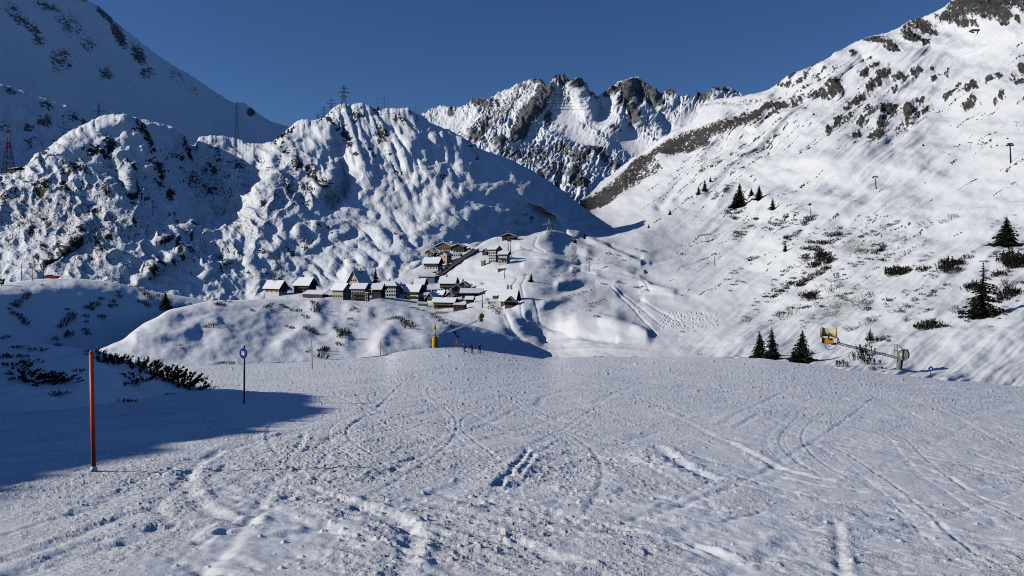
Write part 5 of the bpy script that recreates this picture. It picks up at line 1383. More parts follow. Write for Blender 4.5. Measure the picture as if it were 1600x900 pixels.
# ================================================================== power lines
def hid(px, py, d):
    return at(px, py, d)
p = on("rocky_knolls", 14, 272)
h = 70 * p.y / FPX
make_pylon("lattice pylon with red and white bands beside a brown hut on the knoll rim", p - Vector((0, 0, 1)), h, h * .10,
           [(.97, h * .085, h * .02, PYL_RED), (.79, h * .235, h * .05, PYL_WHITE), (.63, h * .08, h * .03, PYL_RED)], [(0, .52, PYL_GREY), (.52, .74, PYL_RED), (.74, .93, PYL_WHITE), (.93, 1.0, PYL_RED)], math.radians(6), .30)
p = on("valley", 858, 368)
h = 28 * p.y / FPX
make_pylon("pink and white banded pylon standing on the smooth snow dome past the village", p, h, h * .15, [(.62, h * .36, h * .06, PYL_WHITE), (.9, h * .12, h * .04, PYL_PINK)], [(0, .3, PYL_PINK), (.3, .45, PYL_WHITE), (.45, .62, PYL_PINK), (.62, .9, PYL_WHITE), (.9, 1.0, PYL_PINK)], math.radians(5), .17, rows=8)
p = on("rocky_knolls", 815, 302)
h = 16 * p.y / FPX
make_pylon("faded pink pylon alone on the shaded flank of the knoll", p, h, h * .14, [(.6, h * .32, h * .06, PYL_PINK), (.9, h * .12, h * .04, PYL_PINK)], [(0, .4, PYL_PINK), (.4, .7, PYL_WHITE), (.7, 1.0, PYL_PINK)], math.radians(5), .16, rows=7)
p = on("valley", 433, 452)
h = 72 * p.y / FPX
make_pylon("tall grey lattice pylon rising from beside the barn at the village end", p, h, h * .11, [(.52, h * .13, h * .03, PYL_GREY), (.68, h * .12, h * .03, PYL_GREY), (.86, h * .08, h * .02, PYL_GREY)], [(0, 1.0, PYL_GREY)], math.radians(25), .14, rows=15)
p = on("rocky_knolls", 537, 168)
h = 36 * p.y / FPX
G = "pylons striding over the knoll summit"
make_pylon("dark three armed pylon on the very summit of the knoll against the sky", p - Vector((0, 0, 1.5)), h, h * .11, [(.50, h * .19, h * .03, PYL_GREY), (.68, h * .27, h * .04, PYL_GREY), (.86, h * .18, h * .03, PYL_GREY)], [(0, 1.0, PYL_GREY)], math.radians(8), .20, rows=10, group=G)
for px, py, ph, d, lab in ((518, 184, 30, 1450, "second pylon of the row, half sunk behind the knoll summit"), (506, 192, 26, 1650, "third pylon of the row, small and pale below the knoll summit rim"), (497, 194, 18, 1850, "last faint pylon of the row, its head just over the rim by the dark conifers")):
    h = ph * d / FPX
    make_pylon(lab, hid(px, py, d), h, h * .1, [(.55, h * .2, h * .03, PYL_GREY), (.72, h * .3, h * .04, PYL_GREY), (.88, h * .2, h * .03, PYL_GREY)], [(0, 1.0, PYL_GREY)], math.radians(8), .16, rows=8, group=G)
h = 46 * 1080 / FPX
make_pylon("grey pylon before the shaded mountain behind the rounded top of the knoll", hid(155, 208, 1080), h, h * .08, [(.72, h * .24, h * .04, PYL_GREY)], [(0, 1.0, PYL_GREY)], math.radians(5), .17)
h = 64 * 1350 / FPX
make_pylon("tall thin grey pylon before the dark mountain above the snowy saddle", hid(370, 226, 1350), h, h * .05, [(.88, h * .08, h * .02, PYL_GREY), (.75, h * .10, h * .02, PYL_GREY)], [(0, 1.0, PYL_GREY)], math.radians(5), .15)

def hframe(label, pts, beam_f, d, lay, group, rw=.22):
    ps = [(at(px, py, d), ph * d / FPX) for px, py, ph in pts]
    t = thing("line_portal", label, "power mast", ps[0][0], 0, group)
    for p, H in ps:
        q = p - ps[0][0]
        MB().bar(q + Vector((0, 0, -3)), q + Vector((0, 0, H)), rw, rw * .8, 6).build("post", POLE_WOOD, t)
    a, b = [p - ps[0][0] + Vector((0, 0, H * beam_f)) for p, H in (ps[0], ps[-1])]
    e = (b - a) * .14
    MB().bar(a - e, b + e, rw * .9, None, 6).build("crossbeam", POLE_WOOD, t)
G = "portal masts on the knoll rim"
hframe("wider two post portal mast on the knoll rim beside a dark conifer", [(590.5, 172, 20), (601, 172, 21)], .84, 1190, None, G)
hframe("narrower two post portal mast just behind the wide one on the knoll rim", [(597.5, 173, 15), (606.5, 173, 16)], .86, 1215, None, G)
hframe("portal mast where the knoll rim starts to fall toward the far range", [(649, 182, 15), (655, 184, 15.5)], .9, 1235, None, G, .2)
for k, (px, py, ph, lab) in enumerate(((391.5, 421, 22, "pair of thin masts on the slope uphill of the tall grey village pylon"), (373.5, 420, 11, "short pair of masts on the snow slope, far from the barn"))):
    p = on("rocky_knolls", px, py)
    hframe(lab, [(px - 1.2, py, ph), (px + 1.2, py, ph)], .82, p.y, None, "small masts above the barn", .09)

# ================================================================== ski lifts
def lift_tower(label, px, py, ph, lay, arm, r=None, lean=0.0, mat=None, group="ski lift towers on the sunny slope", rz=0.3):
    p = on(lay, px, py)
    H = ph * p.y / FPX
    r = r or H * .035
    t = thing("lift_tower", label, "lift tower", p, rz, group)
    t.rotation_euler = (0, math.radians(lean), rz)
    MB().bar((0, 0, -1), (0, 0, H), r * 1.25, r * .75, 8).build("column", mat or GALV, t, True)
    a = MB().box((0, 0, H * 1.0), (arm * 2, r * 1.6, r * 1.6))
    a.build("crossarm", mat or GALV, t)
    for s in (-1, 1):
        w = MB().box((s * arm * .95, 0, H * 1.0 - r * 1.8), (r * 1.2, H * .18, r * 1.4))
        for q in (-.06, -.02, .02, .06):
            w.lathe([(r * .9, -r * .4), (r * .9, r * .4)], axis=(1, 0, 0), org=(s * arm * .95, q * H, H - r * 2.6), n=8)
        w.build("sheave_train", DARKM, t)
    MB().bar((0, 0, H), (0, 0, H * 1.09), r * .4, None, 5).build("lightning_rod", mat or GALV, t)
    return t
lift_tower("tall lift tower leaning on the sunny slope, largest of its row", 1579, 254, 30, "valley", 1.9, lean=-4, mat=DARKM)
lift_tower("lift tower on the shoulder of the smooth snow swell", 1369.5, 296, 20, "valley", 2.6, lean=-8, mat=DARKM)
lift_tower("pale lift tower with its foot among the dwarf pines", 1267, 338, 20, "valley", 1.2, lean=-9)
lift_tower("lift tower throwing a thin shadow up the slope past the flat bowl", 1117.5, 415, 19, "valley", 2.6, lean=-8, rz=.5)
lift_tower("upright lift tower in the middle of the sunny bowl", 920.5, 424, 19.5, "valley", 2.4, mat=DARKM)
lift_tower("small far lift tower high on the slope near the line of chairs", 1515.5, 233, 10.5, "valley", 2.6)
lift_tower("smallest lift tower, up beside the dark rocks below the ridge", 1588, 198, 8, "valley", 2.6)
lift_tower("slim lift tower behind the terrace where the village piste bends", 788.5, 435, 14, "valley", 1.5, mat=DARKM)
lift_tower("thin lift tower directly behind the hanging yellow snow gun", 753.5, 481, 24, "valley", 1.8, mat=GALV)
lift_tower("first of two slim towers standing before the white tower house", 794.5, 395, 21, "valley", .7, mat=GALV)
lift_tower("second slim tower, touching the snow bank past the white tower house", 797.8, 395, 20, "valley", .7, mat=GALV)

chair_xy = ((1546, 228), (1537, 230), (1529, 232), (1558, 236), (1549, 239), (1575, 226), (1491, 236), (1500, 232), (1475, 244), (1483, 248))
proto = None
for k, (px, py) in enumerate(chair_xy):
    g = on("valley", px, py)
    z = g + Vector((0, 0, 4.0))
    if proto is None:
        proto = thing("lift_chair", "dark chair lift seat hanging over the upper snow slope", "lift chair", z, .4, "lift chairs strung over the upper slope")
        MB().bar((0, 0, 0), (0, 0, 2.6), .05, None, 5).build("hanger", DARKM, proto)
        MB().box((0, 0, -.1), (1.9, .6, .12)).box((0, .32, .3), (1.9, .1, .7)).build("seat", DARKM, proto)
    else:
        dup(proto, z, .4)

# avalanche gallery high on the slope
p = on("valley", 1527, 52)
k = p.y / FPX
t = thing("lift_station", "long low grey lift station on stilts below the grey cliffs of the ridge", "station", p)
MB().box((1.5 * k, 0, 5 * k), (26 * k, 4 * k, 1.3 * k)).box((20 * k, 0, 4 * k), (12 * k, 4 * k, 1.1 * k)).build("deck", GALV, t)
MB().bar((0, 0, -8 * k), (0, 0, 4.6 * k), .6 * k, None, 6).build("leg", GALV, t)
MB().bar((18 * k, 0, -8 * k), (18 * k, 0, 4.6 * k), .6 * k, None, 6).build("leg", GALV, t)
MB().box((24.6 * k, 0, .5 * k), (2 * k, 3.5 * k, 6 * k)).build("shed", DARKM, t)
MB().box((-9 * k, 0, 2.8 * k), (8 * k, 3 * k, .9 * k), rot=Matrix.Rotation(.28, 3, 'Y')).build("ramp", GALV, t)
MB().box((5 * k, 0, 6.2 * k), (30 * k, 4.4 * k, .7 * k)).build("snow_roof", SNOWM, t)

# snow fences on the far peak
G = "snow fences on the far peak"
rows = [(855, 893, 157), (852, 896, 162), (849, 899, 167), (858, 901, 152), (868, 894, 148), (847, 890, 172), (905, 919, 160), (903, 921, 166), (905, 924, 172), (875, 905, 171)]
for k, (x0, x1, y) in enumerate(rows):
    m = MB()
    n = max(3, int((x1 - x0) / 3))
    a = on("mountain_range", x0, y)
    for i in range(n):
        q0 = on("mountain_range", x0 + (x1 - x0) * i / n, y + .4 * math.sin(i))
        q1 = on("mountain_range", x0 + (x1 - x0) * (i + .86) / n, y + .4 * math.sin(i))
        up = Vector((0, -.8, 2.6))
        m.poly([q0 - a, q1 - a, q1 - a + up, q0 - a + up])
        m.poly([q0 - a + Vector((0, 1.2, 0)), q0 - a + up + Vector((0, 1.2, 0)), q1 - a + up + Vector((0, 1.2, 0)), q1 - a + Vector((0, 1.2, 0))])
        m.poly([q0 - a + up, q1 - a + up, q1 - a + up + Vector((0, 1.2, 0)), q0 - a + up + Vector((0, 1.2, 0))])
    o = m.build("snow_fence", FENCE)
    o.location = a
    tag(o, "thin dark row of avalanche snow fence across the white face of the pointed peak", "snow fence", G)

# ================================================================== the village
def house(name, label, px, py, w, wall, dep, roof, rise, rz=-.35, mats=(WHITEW, None), split=.5, rows=2, ncol=4, side=2, balcony=None, chimney=1, over=.09, lay="valley", cat="house", dd=0.0, group=None, win=(1.15, 1.35), gable=None, snow=None):
    """px, py: middle of the foot of the front wall; w, wall, dep, rise in frame pixels at that distance; roof: 'eaves' (eaves to the front), 'gable' (gable to the front), 'hip', 'flat'"""
    p = on(lay, px, py)
    k = p.y / FPX
    W, H, D, R = w * k * .94, wall * k, dep * k * .62, rise * k * .92
    rz = rz * .6 - .42
    rot = Matrix.Rotation(rz, 3, 'Z')
    c = p + rot @ Vector((0, D / 2, 0)) + Vector((0, dd, 0))
    t = thing(name, label, cat, c, rz, group)
    lower, upper = mats
    x, y = W / 2, D / 2
    hs = H * split if upper else H
    def gables(m):
        if roof == 'eaves':
            for s in (-1, 1):
                q = [(s * x, -y, H), (s * x, y, H), (s * x, 0, H + R)]
                m.poly(q if s > 0 else q[::-1])
        elif roof == 'gable':
            for s in (-1, 1):
                q = [(-x, s * y, H), (x, s * y, H), (0, s * y, H + R)]
                m.poly(q if s < 0 else q[::-1])
    m = MB().box((0, 0, (hs - 4) / 2), (W, D, hs + 4))
    if not upper and not gable:
        gables(m)
    m.build("wall", lower, t)
    if upper:
        m = MB().box((0, 0, (hs + H) / 2 + .01), (W * 1.012, D * 1.012, H - hs))
        gables(m)
        m.build("upper_wall", upper, t)
    elif gable:
        m = MB(); gables(m); m.build("gable_wall", gable, t)
    th = max(.35, .9 * k)
    ox, oy = W * over + .4, D * over + .4
    rm = snow or SNOWM
    r = MB(); e = MB()
    def slab(mb, q, t0, t1):
        q = [Vector(v) for v in q]
        a = [v + Vector((0, 0, t0)) for v in q]; b = [v + Vector((0, 0, t1)) for v in q]
        mb.poly(b); mb.poly(a[::-1])
        for i in range(len(q)):
            j = (i + 1) % len(q)
            mb.poly([a[i], a[j], b[j], b[i]])
    if roof == 'eaves':
        f = (y + oy) / y
        zl = H + R - R * f
        for s in (-1, 1):
            q = [(-x - ox, s * (y + oy), zl), (x + ox, s * (y + oy), zl), (x + ox, 0, H + R), (-x - ox, 0, H + R)]
            if s > 0:
                q = q[::-1]
            slab(e, q, .02, .02 + th * .35); slab(r, q, .03 + th * .35, .03 + th * 1.1)
    elif roof == 'gable':
        f = (x + ox) / x
        zl = H + R - R * f
        for s in (-1, 1):
            q = [(s * (x + ox), y + oy, zl), (s * (x + ox), -y - oy, zl), (0, -y - oy, H + R), (0, y + oy, H + R)]
            if s > 0:
                q = q[::-1]
            slab(e, q, .02, .02 + th * .35); slab(r, q, .03 + th * .35, .03 + th * 1.1)
    elif roof == 'hip':
        rx = max(0.0, x - y * .8)
        ex, ey = x + ox, y + oy
        for q in ([(-ex, -ey, H), (ex, -ey, H), (rx, 0, H + R), (-rx, 0, H + R)], [(ex, ey, H), (-ex, ey, H), (-rx, 0, H + R), (rx, 0, H + R)], [(ex, -ey, H), (ex, ey, H), (rx, 0, H + R)], [(-ex, ey, H), (-ex, -ey, H), (-rx, 0, H + R)]):
            slab(e, q, .02, .02 + th * .3); slab(r, q, .03 + th * .3, .03 + th)
    else:
        q = [(-x - ox * .4, -y - oy * .4, H), (x + ox * .4, -y - oy * .4, H), (x + ox * .4, y + oy * .4, H + R), (-x - ox * .4, y + oy * .4, H + R)]
        slab(e, q, .01, th * .3); slab(r, q, th * .3 + .01, th * 1.2)
    ro = r.build("roof", rm, t)
    e.build("eaves_board", DARKWOOD, ro)
    for i in range(chimney):
        cx = (-.5 + .5 * i + .2) * x
        zc = H + R * .6
        cm = MB().box((cx, 0, zc + R * .25 + .6), (1.0, .9, R * .5 + 2.0))
        cm.build("chimney", CONC, ro)
        MB().box((cx, 0, zc + R * .5 + 1.75), (1.25, 1.15, .3)).build("chimney_snow", SNOWM, ro)
    ww, wh = win
    def window(cx, cz, face):
        fr = MB()
        if face == 'f':
            fr.box((cx, -y * (1.012 if upper else 1) - .04, cz), (ww, .08, wh))
        else:
            fr.box((face * (x * (1.012 if upper else 1) + .04), cx, cz), (.08, ww, wh))
        fr.build("window", GLASSY, t)
    fh = H / max(rows, 1)
    for j in range(rows):
        cz = fh * (j + .55)
        for i in range(ncol):
            window(-x + W * (i + .5) / ncol, cz, 'f')
        for i in range(side):
            for s in (-1, 1):
                window(-y + D * (i + .5) / side, cz, s)
    if roof == 'gable' and R > 2.5:
        for i in range(max(1, ncol - 2)):
            n = max(1, ncol - 2)
            window((-.5 + (i + .5) / n) * W * .5, H + R * .22, 'f')
    if balcony:
        for f in balcony:
            b = MB()
            zb = H * f
            b.box((0, -y * 1.012 - .75, zb), (W * .9, 1.4, .16)).box((0, -y * 1.012 - 1.42, zb + .55), (W * .9, .08, .95))
            for i in range(7):
                b.box((-W * .45 + W * .9 * i / 6, -y * 1.012 - 1.36, zb + .5), (.12, .12, 1.1))
            b.build("balcony", upper or DARKWOOD, t)
    return t

house("barn", "low barn at the village end with white lower walls and a wide snow roof", 425, 463, 35, 14, 26, 'eaves', 11, -.25, (WHITEW, WOOD), .55, 1, 3, 1, cat="barn", chimney=1)
house("chalet", "brown timber chalet standing between the barn and the long low shed", 471, 458, 34, 14, 26, 'eaves', 11, -.22, (WOOD, DARKWOOD), .6, 2, 5, 2, balcony=(.55,))
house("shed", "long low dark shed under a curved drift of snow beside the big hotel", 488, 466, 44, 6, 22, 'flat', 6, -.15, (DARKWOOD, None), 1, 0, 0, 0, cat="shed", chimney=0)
# the big hotel
t = house("hotel", "big hotel, main block with a pinkish gable and a very steep snow roof", 553, 462, 27, 20, 44, 'gable', 20, -.16, (BEIGE, PINKW), .72, 3, 5, 4, cat="hotel", chimney=2, over=.06)
house("hotel_wing", "beige grey hotel wing with a snow roof, before the pinkish gable", 534, 466, 27, 15, 26, 'eaves', 9, -.42, (BEIGE, None), 1, 2, 6, 2, cat="hotel", chimney=0, dd=-14)
house("hotel_wing", "tall light grey hotel wing with rows of balconies facing the sunny hump", 566, 470, 24, 21, 22, 'eaves', 7, .10, (BEIGE, None), 1, 4, 5, 2, cat="hotel", chimney=0, dd=-16, balcony=(.25, .5))
house("stair_tower", "narrow flat roofed stair tower at the corner of the hotel wing with balconies", 580.5, 471, 5, 14, 8, 'flat', .4, .1, (BEIGE, None), 1, 3, 1, 1, cat="tower", chimney=0, dd=-18)
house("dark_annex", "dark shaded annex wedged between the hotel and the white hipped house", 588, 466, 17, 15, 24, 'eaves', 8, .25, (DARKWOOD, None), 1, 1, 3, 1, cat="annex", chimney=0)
house("villa", "white villa with a hipped snow roof beside the dark annex", 609, 464, 22, 17, 22, 'hip', 8, .22, (WHITEW, None), 1, 3, 5, 3, chimney=1)
house("chalet", "cream chalet with a dark wooden balcony under its wide snow roof", 643, 469, 26, 15, 24, 'eaves', 10, -.12, (CREAM, DARKWOOD), .72, 2, 5, 2, balcony=(.72, .3))
house("garage", "low white garage block with a snow roof uphill of the cream chalet", 634, 449, 18, 5, 16, 'flat', 1, -.1, (WHITEW, None), 1, 1, 3, 1, cat="garage", chimney=0)
house("sports_hall", "long blue grey hall with a flat snow covered roof", 668, 443, 25, 10, 78, 'flat', 1.5, .52, (BLUEW, None), 1, 1, 1, 0, cat="hall", chimney=0, over=.02)
house("chalet", "brown chalet with a white lower storey before the long blue grey hall", 699, 456, 26, 15, 22, 'eaves', 9, .14, (WHITEW, WOOD), .42, 2, 4, 2, balcony=(.5,))
house("chalet", "brown chalet with gable to the valley, its snow roof nearly touching the shaded long roof", 713, 465, 16, 14, 22, 'gable', 6, .45, (WOOD, WOOD), .5, 2, 3, 2, balcony=(.5,))
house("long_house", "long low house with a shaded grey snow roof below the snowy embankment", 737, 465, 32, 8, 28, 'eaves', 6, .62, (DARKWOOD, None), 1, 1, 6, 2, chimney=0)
house("cabin", "small pale walled cabin with a white gable roof behind the red brown inn", 672, 474, 14, 10, 18, 'gable', 7, -.5, (WHITEW, DARKWOOD), .45, 1, 3, 1)
house("cabin", "small snow roofed cabin squeezed between the pale walled cabin and the brown chalets", 687, 468, 13, 8, 14, 'eaves', 6, -.3, (DARKWOOD, None), 1, 1, 2, 1, chimney=0)
house("inn", "red brown inn with many posts and a broad snow roof beside the terrace", 693, 482, 36, 11, 20, 'eaves', 6, .05, (REDWOOD, WOOD), .5, 2, 6, 2, balcony=(.5,), chimney=1)
house("ski_hut", "dark hut with a bright snow lid at the corner of the terrace", 718, 484, 20, 8, 14, 'flat', 2.0, .15, (DARKWOOD, None), 1, 1, 3, 1, cat="hut", chimney=0, dd=-6)
house("ski_hut", "small dark hut with a lumpy white roof above the snowy embankment", 733, 474, 12, 7, 12, 'eaves', 4, .2, (DARKWOOD, None), 1, 1, 2, 1, cat="hut", chimney=0)
p = on("valley", 697, 489)
k = p.y / FPX
t = thing("terrace", "red brown timber terrace in front of the inn", "terrace", p, .08)
MB().box((0, 0, .2 * k), (34 * k, 14 * k, .8 * k)).build("deck", REDWOOD, t)
m = MB()
for i in range(12):
    m.box((-16 * k + 32 * k * i / 11, -7 * k, 1.6 * k), (.3 * k, .3 * k, 2.4 * k))
m.box((0, -7 * k, 2.7 * k), (33 * k, .3 * k, .35 * k))
m.build("railing", DARKWOOD, t)
p = on("valley", 661, 478)
k = p.y / FPX
t = thing("retaining_wall", "dark green retaining wall with a white snow edge below the cream chalet", "wall", p, -.62)
MB().box((0, 0, 1.2 * k), (20 * k, 1 * k, 6 * k)).build("wall_face", paint("mossy_wall", (.06, .075, .07), .8), t)
MB().box((0, 0, 4.5 * k), (20.6 * k, 2 * k, 1.1 * k)).build("snow_edge", SNOWM, t)
house("chalet", "big dark timber chalet with a cross gable standing by the bend of the village piste", 793, 476, 27, 9, 24, 'eaves', 17, -.10, (WOOD, None), 1, 1, 6, 2, chimney=2)
house("chalet_gable", "timber gable front of the big chalet by the piste bend, balcony under the snow", 797, 477.5, 17, 7, 14, 'gable', 8, .30, (WOOD, WOOD), .5, 1, 4, 1, cat="chalet wing", chimney=0, balcony=(.9,), dd=-7)
house("shed", "small lean shed with snow on top beside the big chalet by the piste bend", 773, 467, 9, 4, 8, 'flat', 1, -.1, (DARKWOOD, None), 1, 0, 0, 0, cat="shed", chimney=0)
house("chalet", "small cream chalet between the white hipped villa and the cream balcony chalet", 625, 460, 13, 10, 16, 'gable', 6, -.1, (CREAM, WOOD), .5, 2, 3, 2, balcony=(.5,))
house("chalet", "brown chalet behind the cream balcony chalet, only its snow roof and top boards showing", 655, 456, 17, 13, 18, 'eaves', 8, .1, (WHITEW, WOOD), .4, 2, 3, 2, chimney=1)
house("cabin", "tan cabin with a steep snow roof just uphill of the red brown inn", 703, 470, 14, 9, 14, 'gable', 6, -.2, (CREAM, WOOD), .5, 1, 3, 1, chimney=1)
house("chalet", "warm brown chalet at the upper end of the lower village below the embankment", 724, 456, 17, 10, 16, 'gable', 6, .1, (WOOD, REDWOOD), .5, 2, 3, 2, balcony=(.5,))
house("garage", "row of dark garage doors under one flat snow roof before the brown chalets", 712, 473, 20, 5, 12, 'flat', 1.2, .2, (CREAM, None), 1, 1, 4, 0, cat="garage", chimney=0, win=(2.4, 2.2))
house("shed", "tiny brown shed with a snow cap beside the pale walled cabin", 662, 471, 7, 6, 8, 'gable', 3, -.3, (WOOD, None), 1, 1, 1, 0, cat="shed", chimney=0)
# upper cluster
house("chalet", "cream hotel chalet with a wide brown wooden gable in the upper hamlet", 693, 395, 29, 11, 22, 'gable', 5.5, -.12, (CREAM, WOOD), .55, 2, 5, 2, balcony=(.6,), gable=WOOD)
house("chalet", "white chalet with dark balconies, last of the upper hamlet beside the road", 716, 396, 20, 11, 20, 'gable', 4, .16, (WHITEW, DARKWOOD), .55, 2, 4, 2, balcony=(.5,))
house("gable_house", "pale yellow house with a plain tall gable in the upper hamlet", 691, 413, 17, 15, 24, 'gable', 6, -.06, (YELLOWW, None), 1, 2, 2, 2)
house("chalet", "brown chalet with a grey shaded roof behind the pale yellow house", 671, 403, 20, 8, 18, 'gable', 5, -.35, (WHITEW, WOOD), .4, 2, 3, 2, balcony=(.5,))
house("chalet", "white chalet with one long dark upper balcony, lowest of the upper hamlet", 673, 422, 28, 12, 20, 'eaves', 8, -.12, (WHITEW, DARKWOOD), .55, 2, 5, 2, balcony=(.58,))
house("annex", "low white annex with dark openings beside the road under the upper hamlet", 712, 402, 16, 5, 12, 'flat', .6, .1, (WHITEW, None), 1, 1, 4, 1, cat="annex", chimney=0, dd=-4)
house("tower_house", "white tower house with rows of small windows under the snow dome", 769, 410, 14, 21, 26, 'eaves', 5, -.14, (WHITEW, None), 1, 5, 4, 3, chimney=0)
house("tower_house", "second white house block stepped in front of the tall white tower house", 786, 412, 15, 15, 20, 'eaves', 4, .10, (WHITEW, None), 1, 3, 3, 2, chimney=0, dd=-5, balcony=(.45,))
house("gable_house", "dark gabled house peeping out behind the white tower house", 757, 399, 9, 6, 10, 'gable', 4, -.2, (DARKWOOD, None), 1, 1, 2, 1, chimney=0)
house("transformer_hut", "little grey hut standing alone on the white slope below the tower house", 754, 416, 6.5, 8, 6, 'flat', .6, -.2, (CONC, None), 1, 0, 0, 0, cat="hut", chimney=0)
house("chalet", "lonely brown chalet with a broad snow roof between the dome and the knoll", 795, 375, 23, 6, 20, 'gable', 4.5, .32, (WOOD, WOOD), .5, 1, 5, 2, balcony=(.5,))
house("snow_shed", "concrete ramp house half buried in snow below the white tower house", 783, 424, 11, 3.5, 10, 'flat', 1, .4, (CONC, None), 1, 0, 0, 0, cat="shed", chimney=0)
house("hut", "small brown hut at the foot of the red and white pylon", 19.5, 270.5, 24, 7, 14, 'eaves', 1.5, -.1, (DARKWOOD, None), 1, 1, 2, 1, lay="rocky_knolls", cat="hut", chimney=0)

# the village road, its wall and the cars parked along it
rp = [on("valley", px, py) for px, py in ((686, 432), (693, 427), (701, 421), (709, 415), (718, 409), (727, 403), (735, 397), (742, 392))]
m = MB()
for a, b in zip(rp[:-1], rp[1:]):
    s = (b - a).cross(Vector((0, 0, 1))).normalized() * 4.0
    up = Vector((0, 0, 1.4))
    m.poly([a - s + up, a + s + up, b + s + up, b - s + up])
    m.poly([a + s + up, a + s - up * 2, b + s - up * 2, b + s + up])
    m.poly([a - s + up, b - s + up, b - s - up * 2, a - s - up * 2])
o = m.build("road", ASPHALT)
o["kind"] = "structure"
m = MB()
for a, b in zip(rp[:-1], rp[1:]):
    s = (b - a).cross(Vector((0, 0, 1))).normalized()
    h = Vector((0, 0, 2.6))
    for q0, q1 in ((3.9, 4.4),):
        A, B = a + s * q0, b + s * q0; A2, B2 = a + s * q1, b + s * q1
        m.poly([A, B, B + h, A + h]); m.poly([A2, A2 + h, B2 + h, B2]); m.poly([A + h, B + h, B2 + h, A2 + h])
o = m.build("guard_wall", CONC)
tag(o, "long low concrete wall running along the dark village road", "wall")

def car(col, loc, rz, label):
    t = thing("parked_car", label, "car", loc, rz, "cars parked by the village road")
    b = MB()
    prof = [(-2.1, .35), (-2.1, .85), (-1.2, .98), (-.75, 1.48), (.95, 1.5), (1.75, 1.02), (2.1, .9), (2.1, .35)]
    for s in (-1, 1):
        b.poly([(x, s * .85, z) for x, z in (prof if s < 0 else prof[::-1])])
    for i in range(len(prof)):
        p, q = prof[i], prof[(i + 1) % len(prof)]
        b.poly([(p[0], .85, p[1]), (q[0], .85, q[1]), (q[0], -.85, q[1]), (p[0], -.85, p[1])])
    b.build("body", col, t)
    g = MB()
    for s in (-1, 1):
        g.box((.1, s * .86, 1.2), (1.5, .02, .34))
    g.box((-1.0, 0, 1.24), (.05, 1.4, .36), rot=Matrix.Rotation(-.72, 3, 'Y'))
    g.build("windows", GLASSY, t)
    for x in (-1.3, 1.3):
        for s in (-1, 1):
            MB().lathe([(.33, -.1), (.33, .1)], axis=(0, 1, 0), org=(x, s * .8, .33), n=12).build("wheel", BLACKM, t)
CC = [paint("car_black", (.015, .015, .018), .3), paint("car_silver", (.35, .36, .38), .3), paint("car_white", (.7, .7, .7), .3), paint("car_blue", (.03, .05, .12), .3)]
for k, (px, py, c, lab) in enumerate(((683, 428, 0, "black parked car under the white chalet, farthest down the road"), (688, 426, 1, "silver parked car beside the black one at the bottom of the road"), (693.5, 424, 0, "black parked car between the silver car and the white one"), (699, 420, 2, "white parked car halfway along the dark road"), (704, 416, 3, "dark blue parked car, highest up the village road"))):
    q = on("valley", px, py)
    car(CC[c], q + Vector((-2, -2.5, .6)), .9, lab)

# ================================================================== conifers
SPR = []
for i, (sd, lv, wd, fl, rg) in enumerate(((3, 30, .20, 1.0, .34), (7, 30, .25, 1.15, .30), (12, 24, .19, .62, .40), (21, 13, .22, .8, .3))):
    tr, cr = make_spruce(sd, lv, wd, fl, rg)
    SPR.append((tr, cr, {}))
def spruce(label, px, py, hpx, kind, lay="valley", wide=1.0, group=None, lean=None):
    lean = math.sin(px * 3.7 + py) * .05 if lean is None else lean
    p = on(lay, px, py)
    H = hpx * p.y / FPX
    wide = wide * 1.4
    tr, cr, cache = SPR[kind]
    if not cache:
        a = tr.build("trunk", BARK); b = cr.build("crown", NEEDLE)
        cache["m"] = (a.data, b.data)
        bpy.data.objects.remove(a); bpy.data.objects.remove(b)
    t = thing("spruce", label, "spruce", p, px * .7, group)
    t.rotation_euler = (0, lean, px * .7)
    t.scale = (H * wide, H * wide, H)
    for nm, me in zip(("trunk", "crown"), cache["m"]):
        o = bpy.data.objects.new(nm, me); SC.collection.objects.link(o); o.parent = t
    return t
